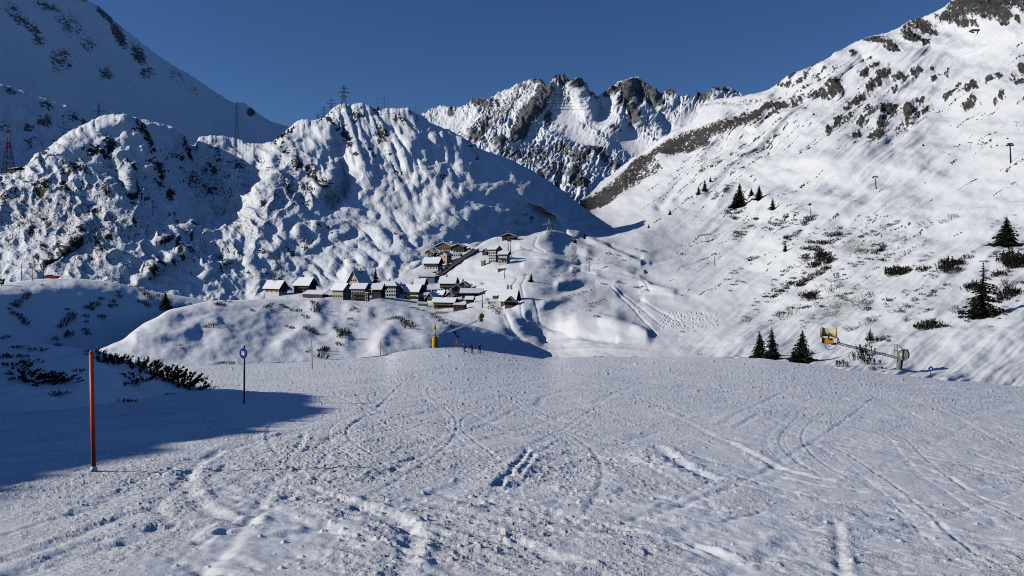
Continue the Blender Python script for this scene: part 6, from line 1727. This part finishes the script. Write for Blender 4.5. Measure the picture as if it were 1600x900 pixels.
TREES = [("shorter broad spruce of the pair at the lip of the run", 1188.5, 561, 44, 1, 1.15), ("taller slim spruce of the pair at the lip of the run", 1207, 563, 52, 0, 1.15),
         ("single dense spruce between the spruce pair and the yellow drum", 1253, 566, 50, 1, 1.35), ("low bushy spruce hugging the foot of the single dense spruce", 1240, 567, 20, 1, 1.6),
         ("dense dark pyramid spruce alone high on the slope by the frame edge", 1572, 386, 47, 1, 1.5), ("ragged tall spruce with open boughs rising from the dwarf pines", 1535, 497, 86, 2, 1.5), ("smaller spruce leaning against the foot of the ragged tall one", 1524, 498, 34, 1, 1.2),
         ("thin spruce peeping over the round bush behind the lattice boom", 1359, 531, 20, 2, 1.7), ("biggest dark spruce of the clump on the slope edge over the bowl", 1155, 324, 38, 1, 1.15), ("broad spruce grown into the side of the biggest clump spruce", 1149, 326, 24, 1, 1.3), ("spruce just uphill of the clump on the slope edge", 1186, 313, 24, 1, 1.1), ("little spruce between the clump and the next one uphill", 1174, 306, 12, 1, 1.3), ("lone small spruce past the clump, above the dwarf pines", 1207, 328, 19, 0, 1.4),
         ("slim spruce on the streaked slope, upper of two close together", 1101, 299, 19, 0, 1.2), ("slim spruce on the streaked slope, lower of two close together", 1091, 304, 14, 0, 1.3), ("tiny spruce low on the far valley side above the shadow", 1047, 336, 9, 0, 1.4), ("tiny spruce by the row of shrubs below the pale lift tower", 1226.5, 393, 15, 0, 1.3), ("small spruce at the end of the snow ridge above the shadowed valley", 1014, 356, 6, 1, 1.3),
         ("dark spruce standing by the bend of the village piste", 829.5, 441, 15, 0, 1.3), ("tall dark spire of a spruce behind the hotel", 586.5, 446, 28, 0, 1.1), ("pointed spruce above the chalets of the upper hamlet", 669.5, 389, 14, 1, 1.4), ("tiny spruce on the steep slope under the upper lift tower", 1442, 228, 4.5, 1, 1.4), ("dwarf spruce among rocks below the wide cliff", 1272, 180, 4, 1, 1.5),
         ("spruce at the edge of the white swell, before the lift station slope", 1110, 285, 9, 0, 1.3), ("low spruce in the saddle beside the banded pylon", 899, 380, 8, 1, 1.3), ("spruce in the dark notch where the valley turns", 914, 374, 9, 0, 1.3)]
for lab, px, py, h, kd, wd in TREES:
    spruce(lab, px, py, h, kd, "valley", wd)
spruce("dark spruce on the falling crest of the shaded hump", 259, 482, 26, 1, "shaded_hump", 1.3)
spruce("small dark conifer beside the portal masts on the knoll rim", 591, 173, 7, 1, "rocky_knolls", 1.6)
spruce("tiny dark conifer on the white cap of the knoll summit", 565, 169, 4.5, 1, "rocky_knolls", 1.4)
G = "conifers along the knoll rim"
for px, py, h in ((435, 216, 7), (440, 213, 8), (445, 210, 7), (450, 207, 6), (455, 205, 7), (459, 200, 6), (430, 222, 6), (499, 190, 5), (502, 188, 6), (513, 180, 5), (517, 176, 5)):
    spruce("little dark conifer on the falling rim of the knoll before the shaded mountain", px, py, h, 3, "rocky_knolls", 1.5, G)
G = "conifers on the brow of the rounded knoll"
for px, py, h in ((222, 202, 7), (229, 208, 8), (233, 215, 9), (238, 224, 7), (241, 236, 9), (226, 218, 7), (236, 240, 7), (246, 258, 8), (243, 266, 8), (250, 270, 9), (253, 279, 9), (246, 286, 7), (290, 222, 5), (296, 236, 6), (298, 246, 6), (285, 248, 6), (276, 246, 6)):
    spruce("dark conifer among the rocks on the shaded brow of the rounded knoll", px, py, h, 3, "rocky_knolls", 1.6, G)
G = "conifers in the valley notch"
for px, py, h in ((900, 316, 9), (896, 312, 7), (906, 320, 10), (911, 324, 11), (915, 329, 10), (919, 333, 9), (903, 312, 7)):
    p = at(px, py + 6, 1350)
    tr_ = spruce("dark conifer in the far notch between knoll and cliffs", 920, 330, h, 3, "valley", 1.5, G)
    tr_.location = p
    tr_.scale = (h * 1350 / FPX * 1.4,) * 2 + (h * 1350 / FPX,)

# ================================================================== dwarf pines and bare shrubs
TUFT, TUFT_NEAR, BARE = [], [], []
for sd in (1, 2, 3, 4):
    st, fo = make_tuft_shrub(sd, 24, .62, 8)
    TUFT.append((st, fo, {}))
for sd in (11, 12, 13):
    st, fo = make_tuft_shrub(sd, 22, .9, 26, 1.0, .85)
    TUFT_NEAR.append((st, fo, {}))
for sd in (5, 6, 7):
    BARE.append((make_bare_shrub(sd), {}))
rs = random.Random(77)
FARP_MESH = []
def pine(lay, px, py, hpx, label, group, near=False, wide=1.3, p=None, parts=True):
    p = p or on(lay, px, py)
    H = hpx * p.y / FPX
    st, fo, cache = rs.choice(TUFT_NEAR if near else TUFT)
    if not cache:
        a = st.build("stem", BARK); b = fo.build("foliage", PINE)
        cache["m"] = (a.data, b.data)
        bpy.data.objects.remove(a); bpy.data.objects.remove(b)
    if parts:
        t = thing("dwarf_pine", label, "dwarf pine", p, rs.random() * 6.28, group)
        for nm, me in zip(("stem", "foliage"), cache["m"]):
            o = bpy.data.objects.new(nm, me); SC.collection.objects.link(o); o.parent = t
    else:
        FARP_MESH.append((cache["m"][1], p.copy(), rs.random() * 6.28, H * wide * rs.uniform(.9, 1.25), H))
        return None
    t.scale = (H * wide * rs.uniform(.85, 1.2), H * wide * rs.uniform(.85, 1.2), H)
    return t
def bare(lay, px, py, hpx, label, group, wide=1.3):
    p = on(lay, px, py)
    H = hpx * p.y / FPX
    mb, cache = rs.choice(BARE)
    if not cache:
        a = mb.build("bare_shrub", TWIG); cache["m"] = a.data
        bpy.data.objects.remove(a)
    t = bpy.data.objects.new("bare_shrub", cache["m"]); SC.collection.objects.link(t)
    tag(t, label, "bare shrub", group)
    t.location = p; t.rotation_euler = (0, 0, rs.random() * 6.28)
    t.scale = (H * wide * 1.25, H * wide * 1.25, H * 1.1)
    return t

# (centre x, y, half width, half height, turn, number, height in the frame, label, group)
PINES = [(1285, 408, 17, 10, -28, 26, 8, "dark dwarf pine in the densest thicket of the slope, below the pale lift tower", "dwarf pines of the dense thicket"),
         (1270, 392, 22, 16, -40, 20, 6, "dwarf pine in the loose band just uphill of the densest thicket", "dwarf pines uphill of the dense thicket"),
         (1264, 346, 12, 7, -30, 8, 6, "dwarf pine gathered at the foot of the pale lift tower", "dwarf pines at the pale tower"),
         (1300, 372, 24, 10, -30, 14, 5, "small dwarf pine scattered between the pale tower and the dense thicket", "dwarf pines by the pale tower slope"),
         (1268, 436, 36, 4, -30, 20, 6, "dwarf pine in the slanting row below the densest thicket", "dwarf pines of the slanting row"),
         (1222, 455, 26, 4, -32, 10, 5, "dwarf pine at the lower end of the slanting row over the flat bowl", "dwarf pines at the row end"),
         (1372, 390, 13, 9, -15, 12, 5, "dwarf pine in the speckled patch in the middle of the slope", "dwarf pines of the speckled patch"),
         (1372, 361, 34, 2.5, -22, 9, 4, "low dwarf pine on the straight snow rim across the slope", "dwarf pines on the snow rim"),
         (1268, 466, 9, 6, 0, 7, 10, "large dark dwarf pine in the round clump above the yellow drum", "dwarf pines of the round clump"),
         (1406, 428, 17, 4, -6, 14, 10, "dwarf pine in the long flat black thicket on the slope", "dwarf pines of the long black thicket"),
         (1478, 420, 12, 6, -15, 9, 12, "dwarf pine in the domed dark thicket above the snow track", "dwarf pines of the domed thicket"),
         (1447, 422, 7, 4, -20, 4, 7, "dwarf pine between the long black thicket and the domed one", "dwarf pines between thickets"),
         (1504, 410, 10, 3, -30, 5, 8, "dwarf pine on the upper tail of the domed thicket", "dwarf pines of the thicket tail"),
         (1588, 408, 16, 10, -40, 13, 14, "dark dwarf pine in the steep thicket at the frame edge under the pyramid spruce", "dwarf pines at the frame edge"),
         (1566, 428, 12, 4, -35, 6, 9, "dwarf pine trailing down from the thicket at the frame edge", "dwarf pines trailing from the edge thicket"),
         (1519, 450, 8, 5, -30, 5, 11, "dwarf pine leaning on the uphill side of the ragged tall spruce", "dwarf pines uphill of the ragged spruce"),
         (1576, 462, 26, 5, -26, 10, 11, "dwarf pine in the slanting row behind the ragged tall spruce", "dwarf pines behind the ragged spruce"),
         (1548, 490, 16, 6, -10, 9, 9, "dwarf pine at the snowy foot of the ragged tall spruce", "dwarf pines at the ragged spruce foot"),
         (1449, 512, 15, 4, -10, 9, 10, "dwarf pine in the flat clump on the snow bank above the concrete base", "dwarf pines on the snow bank"),
         (1470, 513, 14, 3, -8, 5, 5, "sprig of dwarf pine along the rim of the snow bank", "sprigs on the snow bank rim"),
         (1384, 531, 10, 4, 0, 4, 5, "dwarf pine sprig on the snow uphill of the lattice boom", "sprigs uphill of the boom"),
         (1150, 330, 18, 12, -45, 14, 5, "dwarf pine creeping down from the spruce clump on the slope edge", "dwarf pines under the spruce clump"),
         (1130, 300, 22, 4, -40, 9, 4, "dwarf pine in the streak above the spruce clump", "dwarf pines above the spruce clump"),
         (1160, 365, 20, 5, -32, 10, 4, "dwarf pine in the thin streak below the spruce clump", "dwarf pines below the spruce clump"),
         (1215, 350, 22, 6, -30, 12, 4, "dwarf pine dotted on the snow before the lone small spruce", "dwarf pines before the lone spruce"),
         (1235, 372, 20, 5, -34, 12, 4, "dwarf pine in the streak running past the tiny spruce", "dwarf pines past the tiny spruce")]
for cx, cy, rx, ry, ang, n, h, lab, g in PINES:
    c, s = math.cos(math.radians(ang)), math.sin(math.radians(ang))
    for k in range(n if h >= 6 else int(n * 1.7)):
        a, q = rs.random() * 6.28, math.sqrt(rs.random())
        u, v = rx * q * math.cos(a), ry * q * math.sin(a)
        pine("valley", cx + u * c - v * s, cy + u * s + v * c, h * rs.uniform(.75, 1.5), lab, g, wide=1.15, parts=(h >= 6))
for px, py, h, w, lab in ((1349, 556, 20, 1.0, "round dark bush wrapped around the middle of the lattice boom"), (1337, 563, 14, .9, "ragged bush under the drum end of the lattice boom"), (1316, 573, 12, 1.1, "low round bush at the lip of the run below the boom"), (1357, 569, 15, 1.1, "black dense bush beneath the lattice boom"), (1366, 536, 12, 1.2, "bush behind the lattice boom under the thin spruce"), (1378, 577, 5, 1.6, "tiny sprig beside the pillar foot on the snow"), (1363, 577, 6, 1.2, "small bush at the skirt of the black dense bush")):
    pine("valley", px, py, h * 1.25, lab, None, near=False, wide=w * .85)

BARES = [(1345, 395, 16, 7, -15, 10, 6, "grey leafless shrub beside the speckled patch of dwarf pines", "bare shrubs by the speckled patch"), (1480, 345, 18, 4, -18, 8, 6, "grey leafless shrub in the little row high on the open snow", "bare shrubs high on the open snow"), (1445, 352, 14, 6, -15, 9, 5, "grey leafless shrub below the little row on the open snow", "bare shrubs on the open snow"),
         (1305, 452, 12, 5, -20, 7, 8, "grey leafless shrub in the airy patch beside the round clump", "bare shrubs by the round clump"), (1352, 472, 20, 9, -28, 14, 8, "grey leafless shrub in the wide patch in the middle of the lower slope", "bare shrubs of the wide patch"), (1304, 485, 18, 9, -20, 11, 6, "grey leafless shrub sprinkled uphill of the yellow drum", "bare shrubs uphill of the drum"),
         (1240, 488, 10, 6, 0, 4, 9, "grey leafless shrub of the small group above the single dense spruce", "bare shrubs above the dense spruce"), (1226, 495, 6, 7, 40, 4, 8, "grey leafless shrub left of nothing but open snow, above the spruce pair", "bare shrubs above the spruce pair"), (1350, 508, 34, 4, -24, 13, 7, "grey leafless shrub in the long row behind the lattice boom", "bare shrubs behind the boom"), (1410, 482, 26, 4, -28, 9, 6, "grey leafless shrub along the snow track below the long black thicket", "bare shrubs by the snow track"),
         (1570, 450, 14, 4, -25, 6, 10, "grey leafless shrub uphill of the row behind the ragged tall spruce", "bare shrubs behind the ragged spruce"), (1500, 485, 14, 4, -25, 6, 7, "grey leafless shrub on the slope before the ragged tall spruce", "bare shrubs before the ragged spruce"), (1258, 440, 7, 4, -20, 4, 8, "grey leafless shrub at the edge of the slanting row of dwarf pines", "bare shrubs at the slanting row"), (1105, 372, 26, 8, -20, 12, 4, "small grey leafless shrub along the floor of the slope by the lift tower shadow", "bare shrubs by the shadow tower"), (1165, 500, 8, 4, -30, 4, 7, "grey leafless shrub beside the ploughed snow field", "bare shrubs by the ploughed field"), (1065, 398, 6, 2, -20, 3, 5, "brown leafless shrub alone on the bowl floor", "bare shrubs on the bowl floor"), (1090, 555, 6, 1, 0, 3, 4, "leafless shrub just over the lip of the run", "bare shrubs over the lip")]
for cx, cy, rx, ry, ang, n, h, lab, g in BARES:
    lab = lab.replace("left of nothing but open snow, above", "alone on open snow above")
    c, s = math.cos(math.radians(ang)), math.sin(math.radians(ang))
    for k in range(n):
        a, q = rs.random() * 6.28, math.sqrt(rs.random())
        u, v = rx * q * math.cos(a), ry * q * math.sin(a)
        bare("valley", cx + u * c - v * s, cy + u * s + v * c, h * rs.uniform(.9, 1.6), lab, g)

# the bank beside the run: big dwarf pines, close by
def bank_pt(px, py):
    P = LAYERS["bank"][2][:, 180:].reshape(-1, 3)
    u, v = proj(P[:, 0], P[:, 1], P[:, 2])
    return Vector(P[int(np.argmin((u - px) ** 2 + (v - py) ** 2))])
G = "dwarf pines bordering the bank crest"
NEARP = [(163, 562, 15), (174, 567, 19), (188, 568, 16), (205, 572, 11), (216, 574, 20), (228, 580, 24), (246, 588, 24), (258, 594, 22), (268, 600, 28), (281, 603, 20), (297, 609, 20), (311, 611, 15)]
for px, py, h in NEARP:
    pine(None, 0, 0, h, "big dwarf pine in the dark hedge along the bank crest behind the red pole", G, True, 1.0, bank_pt(px, py))
for px, py, h, w, lab in ((196, 588, 9, 1.3, "flat dwarf pine sprig on the bank below the hedge"), (209, 597, 14, 1.4, "spreading dwarf pine on the bank face below the hedge, upper of two"), (201, 603, 8, 1.5, "low dwarf pine tuft snug under the spreading one on the bank"), (196, 630, 9, 1.4, "single dwarf pine tuft low on the bank, nearest the shaded run"), (145, 553, 10, 1.5, "dwarf pine peeping over the bank crest just beside the pole top"), (5, 560, 9, 1.5, "dwarf pine cut by the frame edge on the bank"), (24, 558, 8, 1.5, "small tuft near the frame edge high on the bank"), (22, 575, 12, 1.5, "dark dwarf pine tuft second from the frame edge on the bank"), (50, 568, 9, 1.5, "short tuft on the bank above the long dark strip"), (37, 583, 12, 1.5, "first clump of the long dark strip on the bank"), (50, 590, 13, 1.5, "second clump of the long dark strip on the bank"), (66, 594, 18, 1.5, "tallest clump of the long dark strip on the bank"), (80, 599, 14, 1.6, "end clump of the long dark strip on the bank"), (90, 597, 9, 1.5, "outlying sprig past the long dark strip on the bank"), (124, 580, 6, 1.4, "tiny pair of sprigs on the bank beside the red pole"), (93, 618, 9, 1.4, "lone tuft low on the bank below the long dark strip"), (262, 618, 5, 1.4, "tiny sprig at the bank foot near the blue sign"), (30, 543, 6, 1.4, "snow dusted sprig on the bank crest near the frame edge"), (57, 548, 7, 1.4, "snow dusted sprig on the bank crest before the hump")):
    pine(None, 0, 0, h, lab.replace("nearest", "closest to").replace("closest to the", "next to the"), None, True, w, bank_pt(px, py))

# shaded hump
G = "dwarf pines on the shaded hump"
HP = [(42, 465, 8), (46, 461, 7), (38, 467, 7), (30, 474, 9), (24, 478, 8), (27, 480, 8), (18, 476, 5), (14, 484, 5), (21, 491, 8), (30, 494, 7), (36, 500, 9), (39, 507, 10), (112, 494, 10), (110, 500, 11), (104, 505, 10), (98, 510, 9), (94, 512, 7), (106, 523, 11), (104, 527, 9), (148, 478, 11), (144, 484, 9), (137, 482, 8), (158, 468, 7), (177, 473, 8), (174, 480, 8), (183, 478, 5), (186, 465, 9), (183, 459, 7), (134, 496, 8), (135, 504, 6), (160, 497, 9), (133, 517, 8), (137, 523, 7), (88, 532, 9), (90, 541, 8), (230, 463, 9), (234, 466, 8), (226, 460, 6), (232, 480, 8), (227, 475, 6), (218, 472, 6), (248, 464, 7), (35, 455, 4), (66, 447, 5), (105, 484, 5), (164, 446, 4), (218, 452, 5), (222, 455, 6), (214, 449, 5), (206, 449, 4), (266, 470, 5), (251, 485, 6), (268, 484, 5), (275, 482, 5), (283, 480, 5), (290, 480, 5), (297, 477, 5), (3, 530, 6), (12, 528, 6)]
for px, py, h in HP:
    pine("shaded_hump", px, py, h, "dark dwarf pine scattered over the blue shaded hump", G, wide=1.0)
G = "dwarf pines on the sunny hump"
SP = [(345, 478, 8), (340, 477, 7), (350, 479, 6), (352, 471, 4), (360, 472, 4), (330, 511, 9), (335, 508, 7), (318, 512, 4), (316, 520, 4), (285, 545, 5), (283, 541, 4), (417, 482, 8), (420, 479, 6), (425, 476, 5), (424, 486, 4), (444, 481, 6), (449, 483, 6), (455, 486, 6), (440, 478, 5), (465, 488, 8), (480, 498, 8), (472, 493, 4), (487, 473, 6), (491, 476, 8), (495, 480, 9), (492, 486, 9), (496, 488, 7), (448, 511, 5), (455, 513, 6), (458, 514, 4), (393, 485, 5), (397, 487, 4), (526, 515, 8), (530, 518, 7), (537, 524, 14), (533, 528, 9), (541, 524, 10), (553, 484, 8), (549, 486, 5), (560, 488, 4), (546, 500, 6), (548, 509, 5), (614, 499, 6), (620, 498, 7), (626, 500, 8), (631, 504, 9), (636, 508, 10), (640, 514, 11), (633, 510, 9), (607, 500, 5), (482, 516, 9), (487, 519, 8), (492, 522, 7), (496, 524, 6), (477, 514, 5), (506, 552, 12), (503, 560, 12), (508, 549, 10), (511, 548, 10), (497, 548, 5), (480, 551, 5), (485, 549, 4), (531, 540, 7), (528, 537, 5), (344, 568, 5), (350, 568, 6), (362, 569, 7), (678, 492, 6), (684, 497, 6), (690, 503, 7), (696, 507, 6), (662, 486, 4), (652, 484, 4), (706, 512, 9), (711, 522, 8), (715, 527, 5), (604, 557, 5), (610, 557, 4)]
for px, py, h in SP:
    pine("sunny_hump", px, py, h, "dwarf pine on the rolling sunlit hump in front of the village", G, wide=1.05)
G = "dwarf pines dotting the bowl"
BP = [(929, 475, 5), (933, 474, 4), (939, 472, 4), (944, 469, 3), (922, 476, 4), (924, 480, 4), (917, 485, 3), (923, 487, 4), (931, 496, 6), (936, 497, 5), (876, 474, 4), (880, 466, 3), (884, 465, 3), (890, 463, 3), (897, 461, 3), (904, 459, 3), (911, 457, 3), (916, 457, 3), (924, 454, 4), (929, 451, 3), (876, 453, 4), (881, 451, 3), (885, 447, 3), (941, 445, 4), (946, 445, 4), (864, 433, 3), (868, 433, 3), (872, 432, 3), (896, 432, 3), (899, 431, 3), (967, 442, 7), (995, 451, 6), (1003, 449, 4), (1011, 454, 4), (859, 419, 3), (850, 419, 3), (816, 431, 3), (820, 430, 3), (902, 378, 4), (922, 386, 4), (950, 398, 6), (965, 401, 4), (975, 408, 4), (987, 402, 4), (1004, 394, 5), (1009, 395, 4), (1067, 520, 4), (1086, 518, 3), (1185, 520, 3), (752, 445, 5), (730, 452, 5), (733, 449, 4), (736, 447, 4), (770, 480, 6), (764, 476, 8), (768, 484, 8), (774, 488, 7), (778, 492, 6), (761, 470, 6), (781, 484, 5), (770, 474, 5)]
for px, py, h in BP:
    pine("valley", px, py, h, "tiny dwarf pine on the open snow of the bowl and the village slopes", G, wide=1.0, parts=False)

FARB_MESH = []
for k in range(430):                              # loose rows of low growth running up the slope
    if k % 6 == 0:
        x0, y0 = rs.uniform(1150, 1600), rs.uniform(330, 505)
        while not (y0 > 330 + (1600 - x0) * .06 and y0 < 560 - abs(x0 - 1250) * .12 and not (1440 < x0 < 1560 and y0 < 400)):
            x0, y0 = rs.uniform(1150, 1600), rs.uniform(330, 505)
        an = math.radians(rs.uniform(-40, -24)); hh = rs.uniform(2.5, 6.5); kind = rs.random()
    t = rs.uniform(-24, 24)
    x, y = x0 + t * math.cos(an) + rs.gauss(0, 2), y0 + t * math.sin(an) + rs.gauss(0, 2.2)
    if 1285 < x < 1420 and y > 515 or x > 1605:
        continue
    if kind < .62:
        pine("valley", x, y, hh * rs.uniform(.7, 1.3), "", None, wide=1.15, parts=False)
    else:
        p = on("valley", x, y); H = hh * 1.2 * p.y / FPX
        FARB_MESH.append((BARE[k % 3][1]["m"], p.copy(), rs.random() * 6.28, H * 1.6, H))

def far_growth(src, name, mat, label, cat):
    V, F, n = [], [], 0
    for me, p, a, w, h in src:
        k = len(me.vertices)
        co = np.empty(k * 3); me.vertices.foreach_get("co", co); co = co.reshape(-1, 3)
        c, s = math.cos(a), math.sin(a)
        V.append(np.stack([(co[:, 0] * c - co[:, 1] * s) * w + p.x, (co[:, 0] * s + co[:, 1] * c) * w + p.y, co[:, 2] * h + p.z], 1))
        vi = np.empty(len(me.loops), dtype=np.int64); me.loops.foreach_get("vertex_index", vi)
        F.append(vi.reshape(-1, 4) + n); n += k
    V, F = np.concatenate(V), np.concatenate(F)
    me = bpy.data.meshes.new(name)
    me.from_pydata(V.tolist(), [], F.tolist())
    me.materials.append(mat)
    o = bpy.data.objects.new(name, me); SC.collection.objects.link(o)
    o["kind"] = "stuff"
    tag(o, label, cat)
far_growth(FARP_MESH, "low_shrubbery", PINE, "tiny dark dwarf pines dotted over the sunny slope and the bowl", "shrubbery")
far_growth(FARB_MESH, "bare_shrubbery", TWIG, "thin grey leafless growth in loose rows on the sunny slope", "shrubbery")

# ================================================================== skiers
SKIN = paint("skin", (.48, .30, .22), .6, var=.06)
CLOTH = {c: paint("ski_" + c, v, .7, var=.12) for c, v in {"black": (.012, .013, .017), "navy": (.015, .022, .06), "grey": (.16, .16, .17), "red": (.35, .03, .03), "white": (.62, .62, .62)}.items()}
def person(label, loc, face, jacket, pants, lean=.18, H=1.75, detail=True, stance=.16, armf=.3):
    """one continuous skinned body, posed as a skier; facing is the turn about the upright axis"""
    J = {"pelvis": (0, .02, .92), "waist": (0, -.03, 1.06), "chest": (0, -.12 - lean * .5, 1.32), "neck": (0, -.15 - lean * .7, 1.50), "head": (0, -.19 - lean * .8, 1.62), "crown": (0, -.18 - lean * .8, 1.74)}
    E = [("pelvis", "waist"), ("waist", "chest"), ("chest", "neck"), ("neck", "head"), ("head", "crown")]
    RAD = {"pelvis": .155, "waist": .145, "chest": .17, "neck": .065, "head": .105, "crown": .085}
    for s, q in ((-1, "a"), (1, "b")):
        J["hip" + q] = (s * .10, .02, .86); J["knee" + q] = (s * stance, -.16, .50); J["ank" + q] = (s * stance, .02, .11); J["toe" + q] = (s * stance, -.17, .06)
        J["sh" + q] = (s * .19, -.13 - lean * .55, 1.40); J["el" + q] = (s * .30, -.10 - lean, 1.14); J["wr" + q] = (s * .27, -.36 - lean, 1.06 + armf * .2); J["ha" + q] = (s * .26, -.45 - lean, 1.07 + armf * .2)
        E += [("pelvis", "hip" + q), ("hip" + q, "knee" + q), ("knee" + q, "ank" + q), ("ank" + q, "toe" + q), ("chest", "sh" + q), ("sh" + q, "el" + q), ("el" + q, "wr" + q), ("wr" + q, "ha" + q)]
        RAD.update({"hip" + q: .115, "knee" + q: .08, "ank" + q: .065, "toe" + q: .055, "sh" + q: .08, "el" + q: .058, "wr" + q: .045, "ha" + q: .05})
    names = list(J)
    me = bpy.data.meshes.new("person")
    me.from_pydata([J[n] for n in names], [(names.index(a), names.index(b)) for a, b in E], [])
    o = bpy.data.objects.new("person", me)
    SC.collection.objects.link(o)
    sk = o.modifiers.new("skin", 'SKIN'); sk.use_smooth_shade = True
    for i, n in enumerate(names):
        v = me.skin_vertices[0].data[i]
        v.radius = (RAD[n], RAD[n] * (.8 if n in ("chest", "waist", "pelvis") else 1.0))
        v.use_root = (n == "pelvis")
    sb = o.modifiers.new("sub", 'SUBSURF'); sb.levels = 1; sb.render_levels = 1
    dg = bpy.context.evaluated_depsgraph_get()
    ev = o.evaluated_get(dg)
    m2 = bpy.data.meshes.new_from_object(ev)
    o.modifiers.clear()
    o.data = m2
    m2.materials.clear()
    for c in (CLOTH[jacket], CLOTH[pants], SKIN, CLOTH["black"]):
        m2.materials.append(c)
    for f in m2.polygons:
        z = f.center.z; y = f.center.y
        f.use_smooth = True
        if z > 1.60 + .02 and True:
            f.material_index = 3
        elif z > 1.52:
            f.material_index = 2
        elif z > .93 and not (z < 1.2 and y < -.42 - lean):
            f.material_index = 0
        elif z < .16 or (z > .93):
            f.material_index = 3
        else:
            f.material_index = 1
    o.location = loc
    o.rotation_euler = (0, 0, face)
    o.scale = (H / 1.8,) * 3
    tag(o, label, "person")
    if not detail:
        return o
    R = Matrix.Rotation(face, 3, 'Z')
    for s, w in ((-1, "outer"), (1, "inner")):
        m = MB()
        pts = [(-.055, -.95, .04), (.055, -.95, .04), (.05, .75, .035), (-.05, .75, .035)]
        m.box((0, -.08, .022), (.10, 1.55, .03)).box((0, -.93, .06), (.085, .2, .025), rot=Matrix.Rotation(-.5, 3, 'X'))
        k = m.build("ski", CLOTH["red" if s > 0 else "grey"])
        k.location = Vector(loc) + R @ Vector((s * stance * H / 1.8, 0, -.01)); k.rotation_euler = (0, 0, face)
        tag(k, "narrow alpine ski under the " + label.split(",")[0], "ski", "skis of the " + label.split(",")[0])
        m = MB().bar((0, 0, 0), (0, .35, -1.0), .012, .008, 6).lathe([(.05, 0), (.05, .012)], axis=(0, .35, -1.0), org=(0, .32, -.92), n=10)
        k = m.build("ski_pole", CLOTH["grey"])
        k.location = Vector(loc) + R @ Vector((s * .26 * H / 1.8, (-.46 - lean) * H / 1.8, (1.10 + armf * .2) * H / 1.8)); k.rotation_euler = (0, 0, face)
        tag(k, "thin ski pole in the hand of the " + label.split(",")[0], "ski pole", "poles of the " + label.split(",")[0])
    return o
for px, py, f, j, pn, ln, lab in ((727, 550, -.9, "grey", "black", .25, "crouching skier in grey, first of three on the lip of the run"), (738, 552.5, -.5, "black", "navy", .34, "skier in black bending low, between the other two on the lip"), (749.5, 552, .4, "navy", "black", .12, "skier in navy standing taller, last of three on the lip of the run")):
    person(lab, on("piste", px, py), f, j, pn, ln)
FARP = [(991, 480, "tiny skier gliding down the track beside the snow hump of the bowl"), (999, 490, "tiny skier following lower down the same track by the ploughed field"), (897, 413, "tiny skier on the bowl floor, uphill side of the upright lift tower"), (906, 411, "tiny skier between the upright lift tower and the far tracks"), (923, 415, "tiny skier right past the foot of the upright lift tower"), (947, 412, "tiny skier on the bowl crossing toward the rocks"), (955, 412, "tiny skier on the bowl closest to the dark rocks"), (844, 570, "skier in the dark shadow just below the lip of the run"), (1063, 407, "tiny skier by the lone brown shrub on the bowl floor"), (1061, 422, "tiny skier on the pale snow below the lone brown shrub"), (1124, 398, "tiny skier beside the tower that throws a thin shadow"), (868, 407, "tiny skier on the track above the village bend")]
for k, (px, py, lab) in enumerate(FARP):
    lab = lab.replace("right past", "just past")
    lay = "valley"
    q = on(lay, px, py if py < 565 else 556)
    person(lab, q, rs.uniform(-1, 1), ("black", "navy", "red", "grey")[k % 4], "black", .2, 1.8, detail=False)
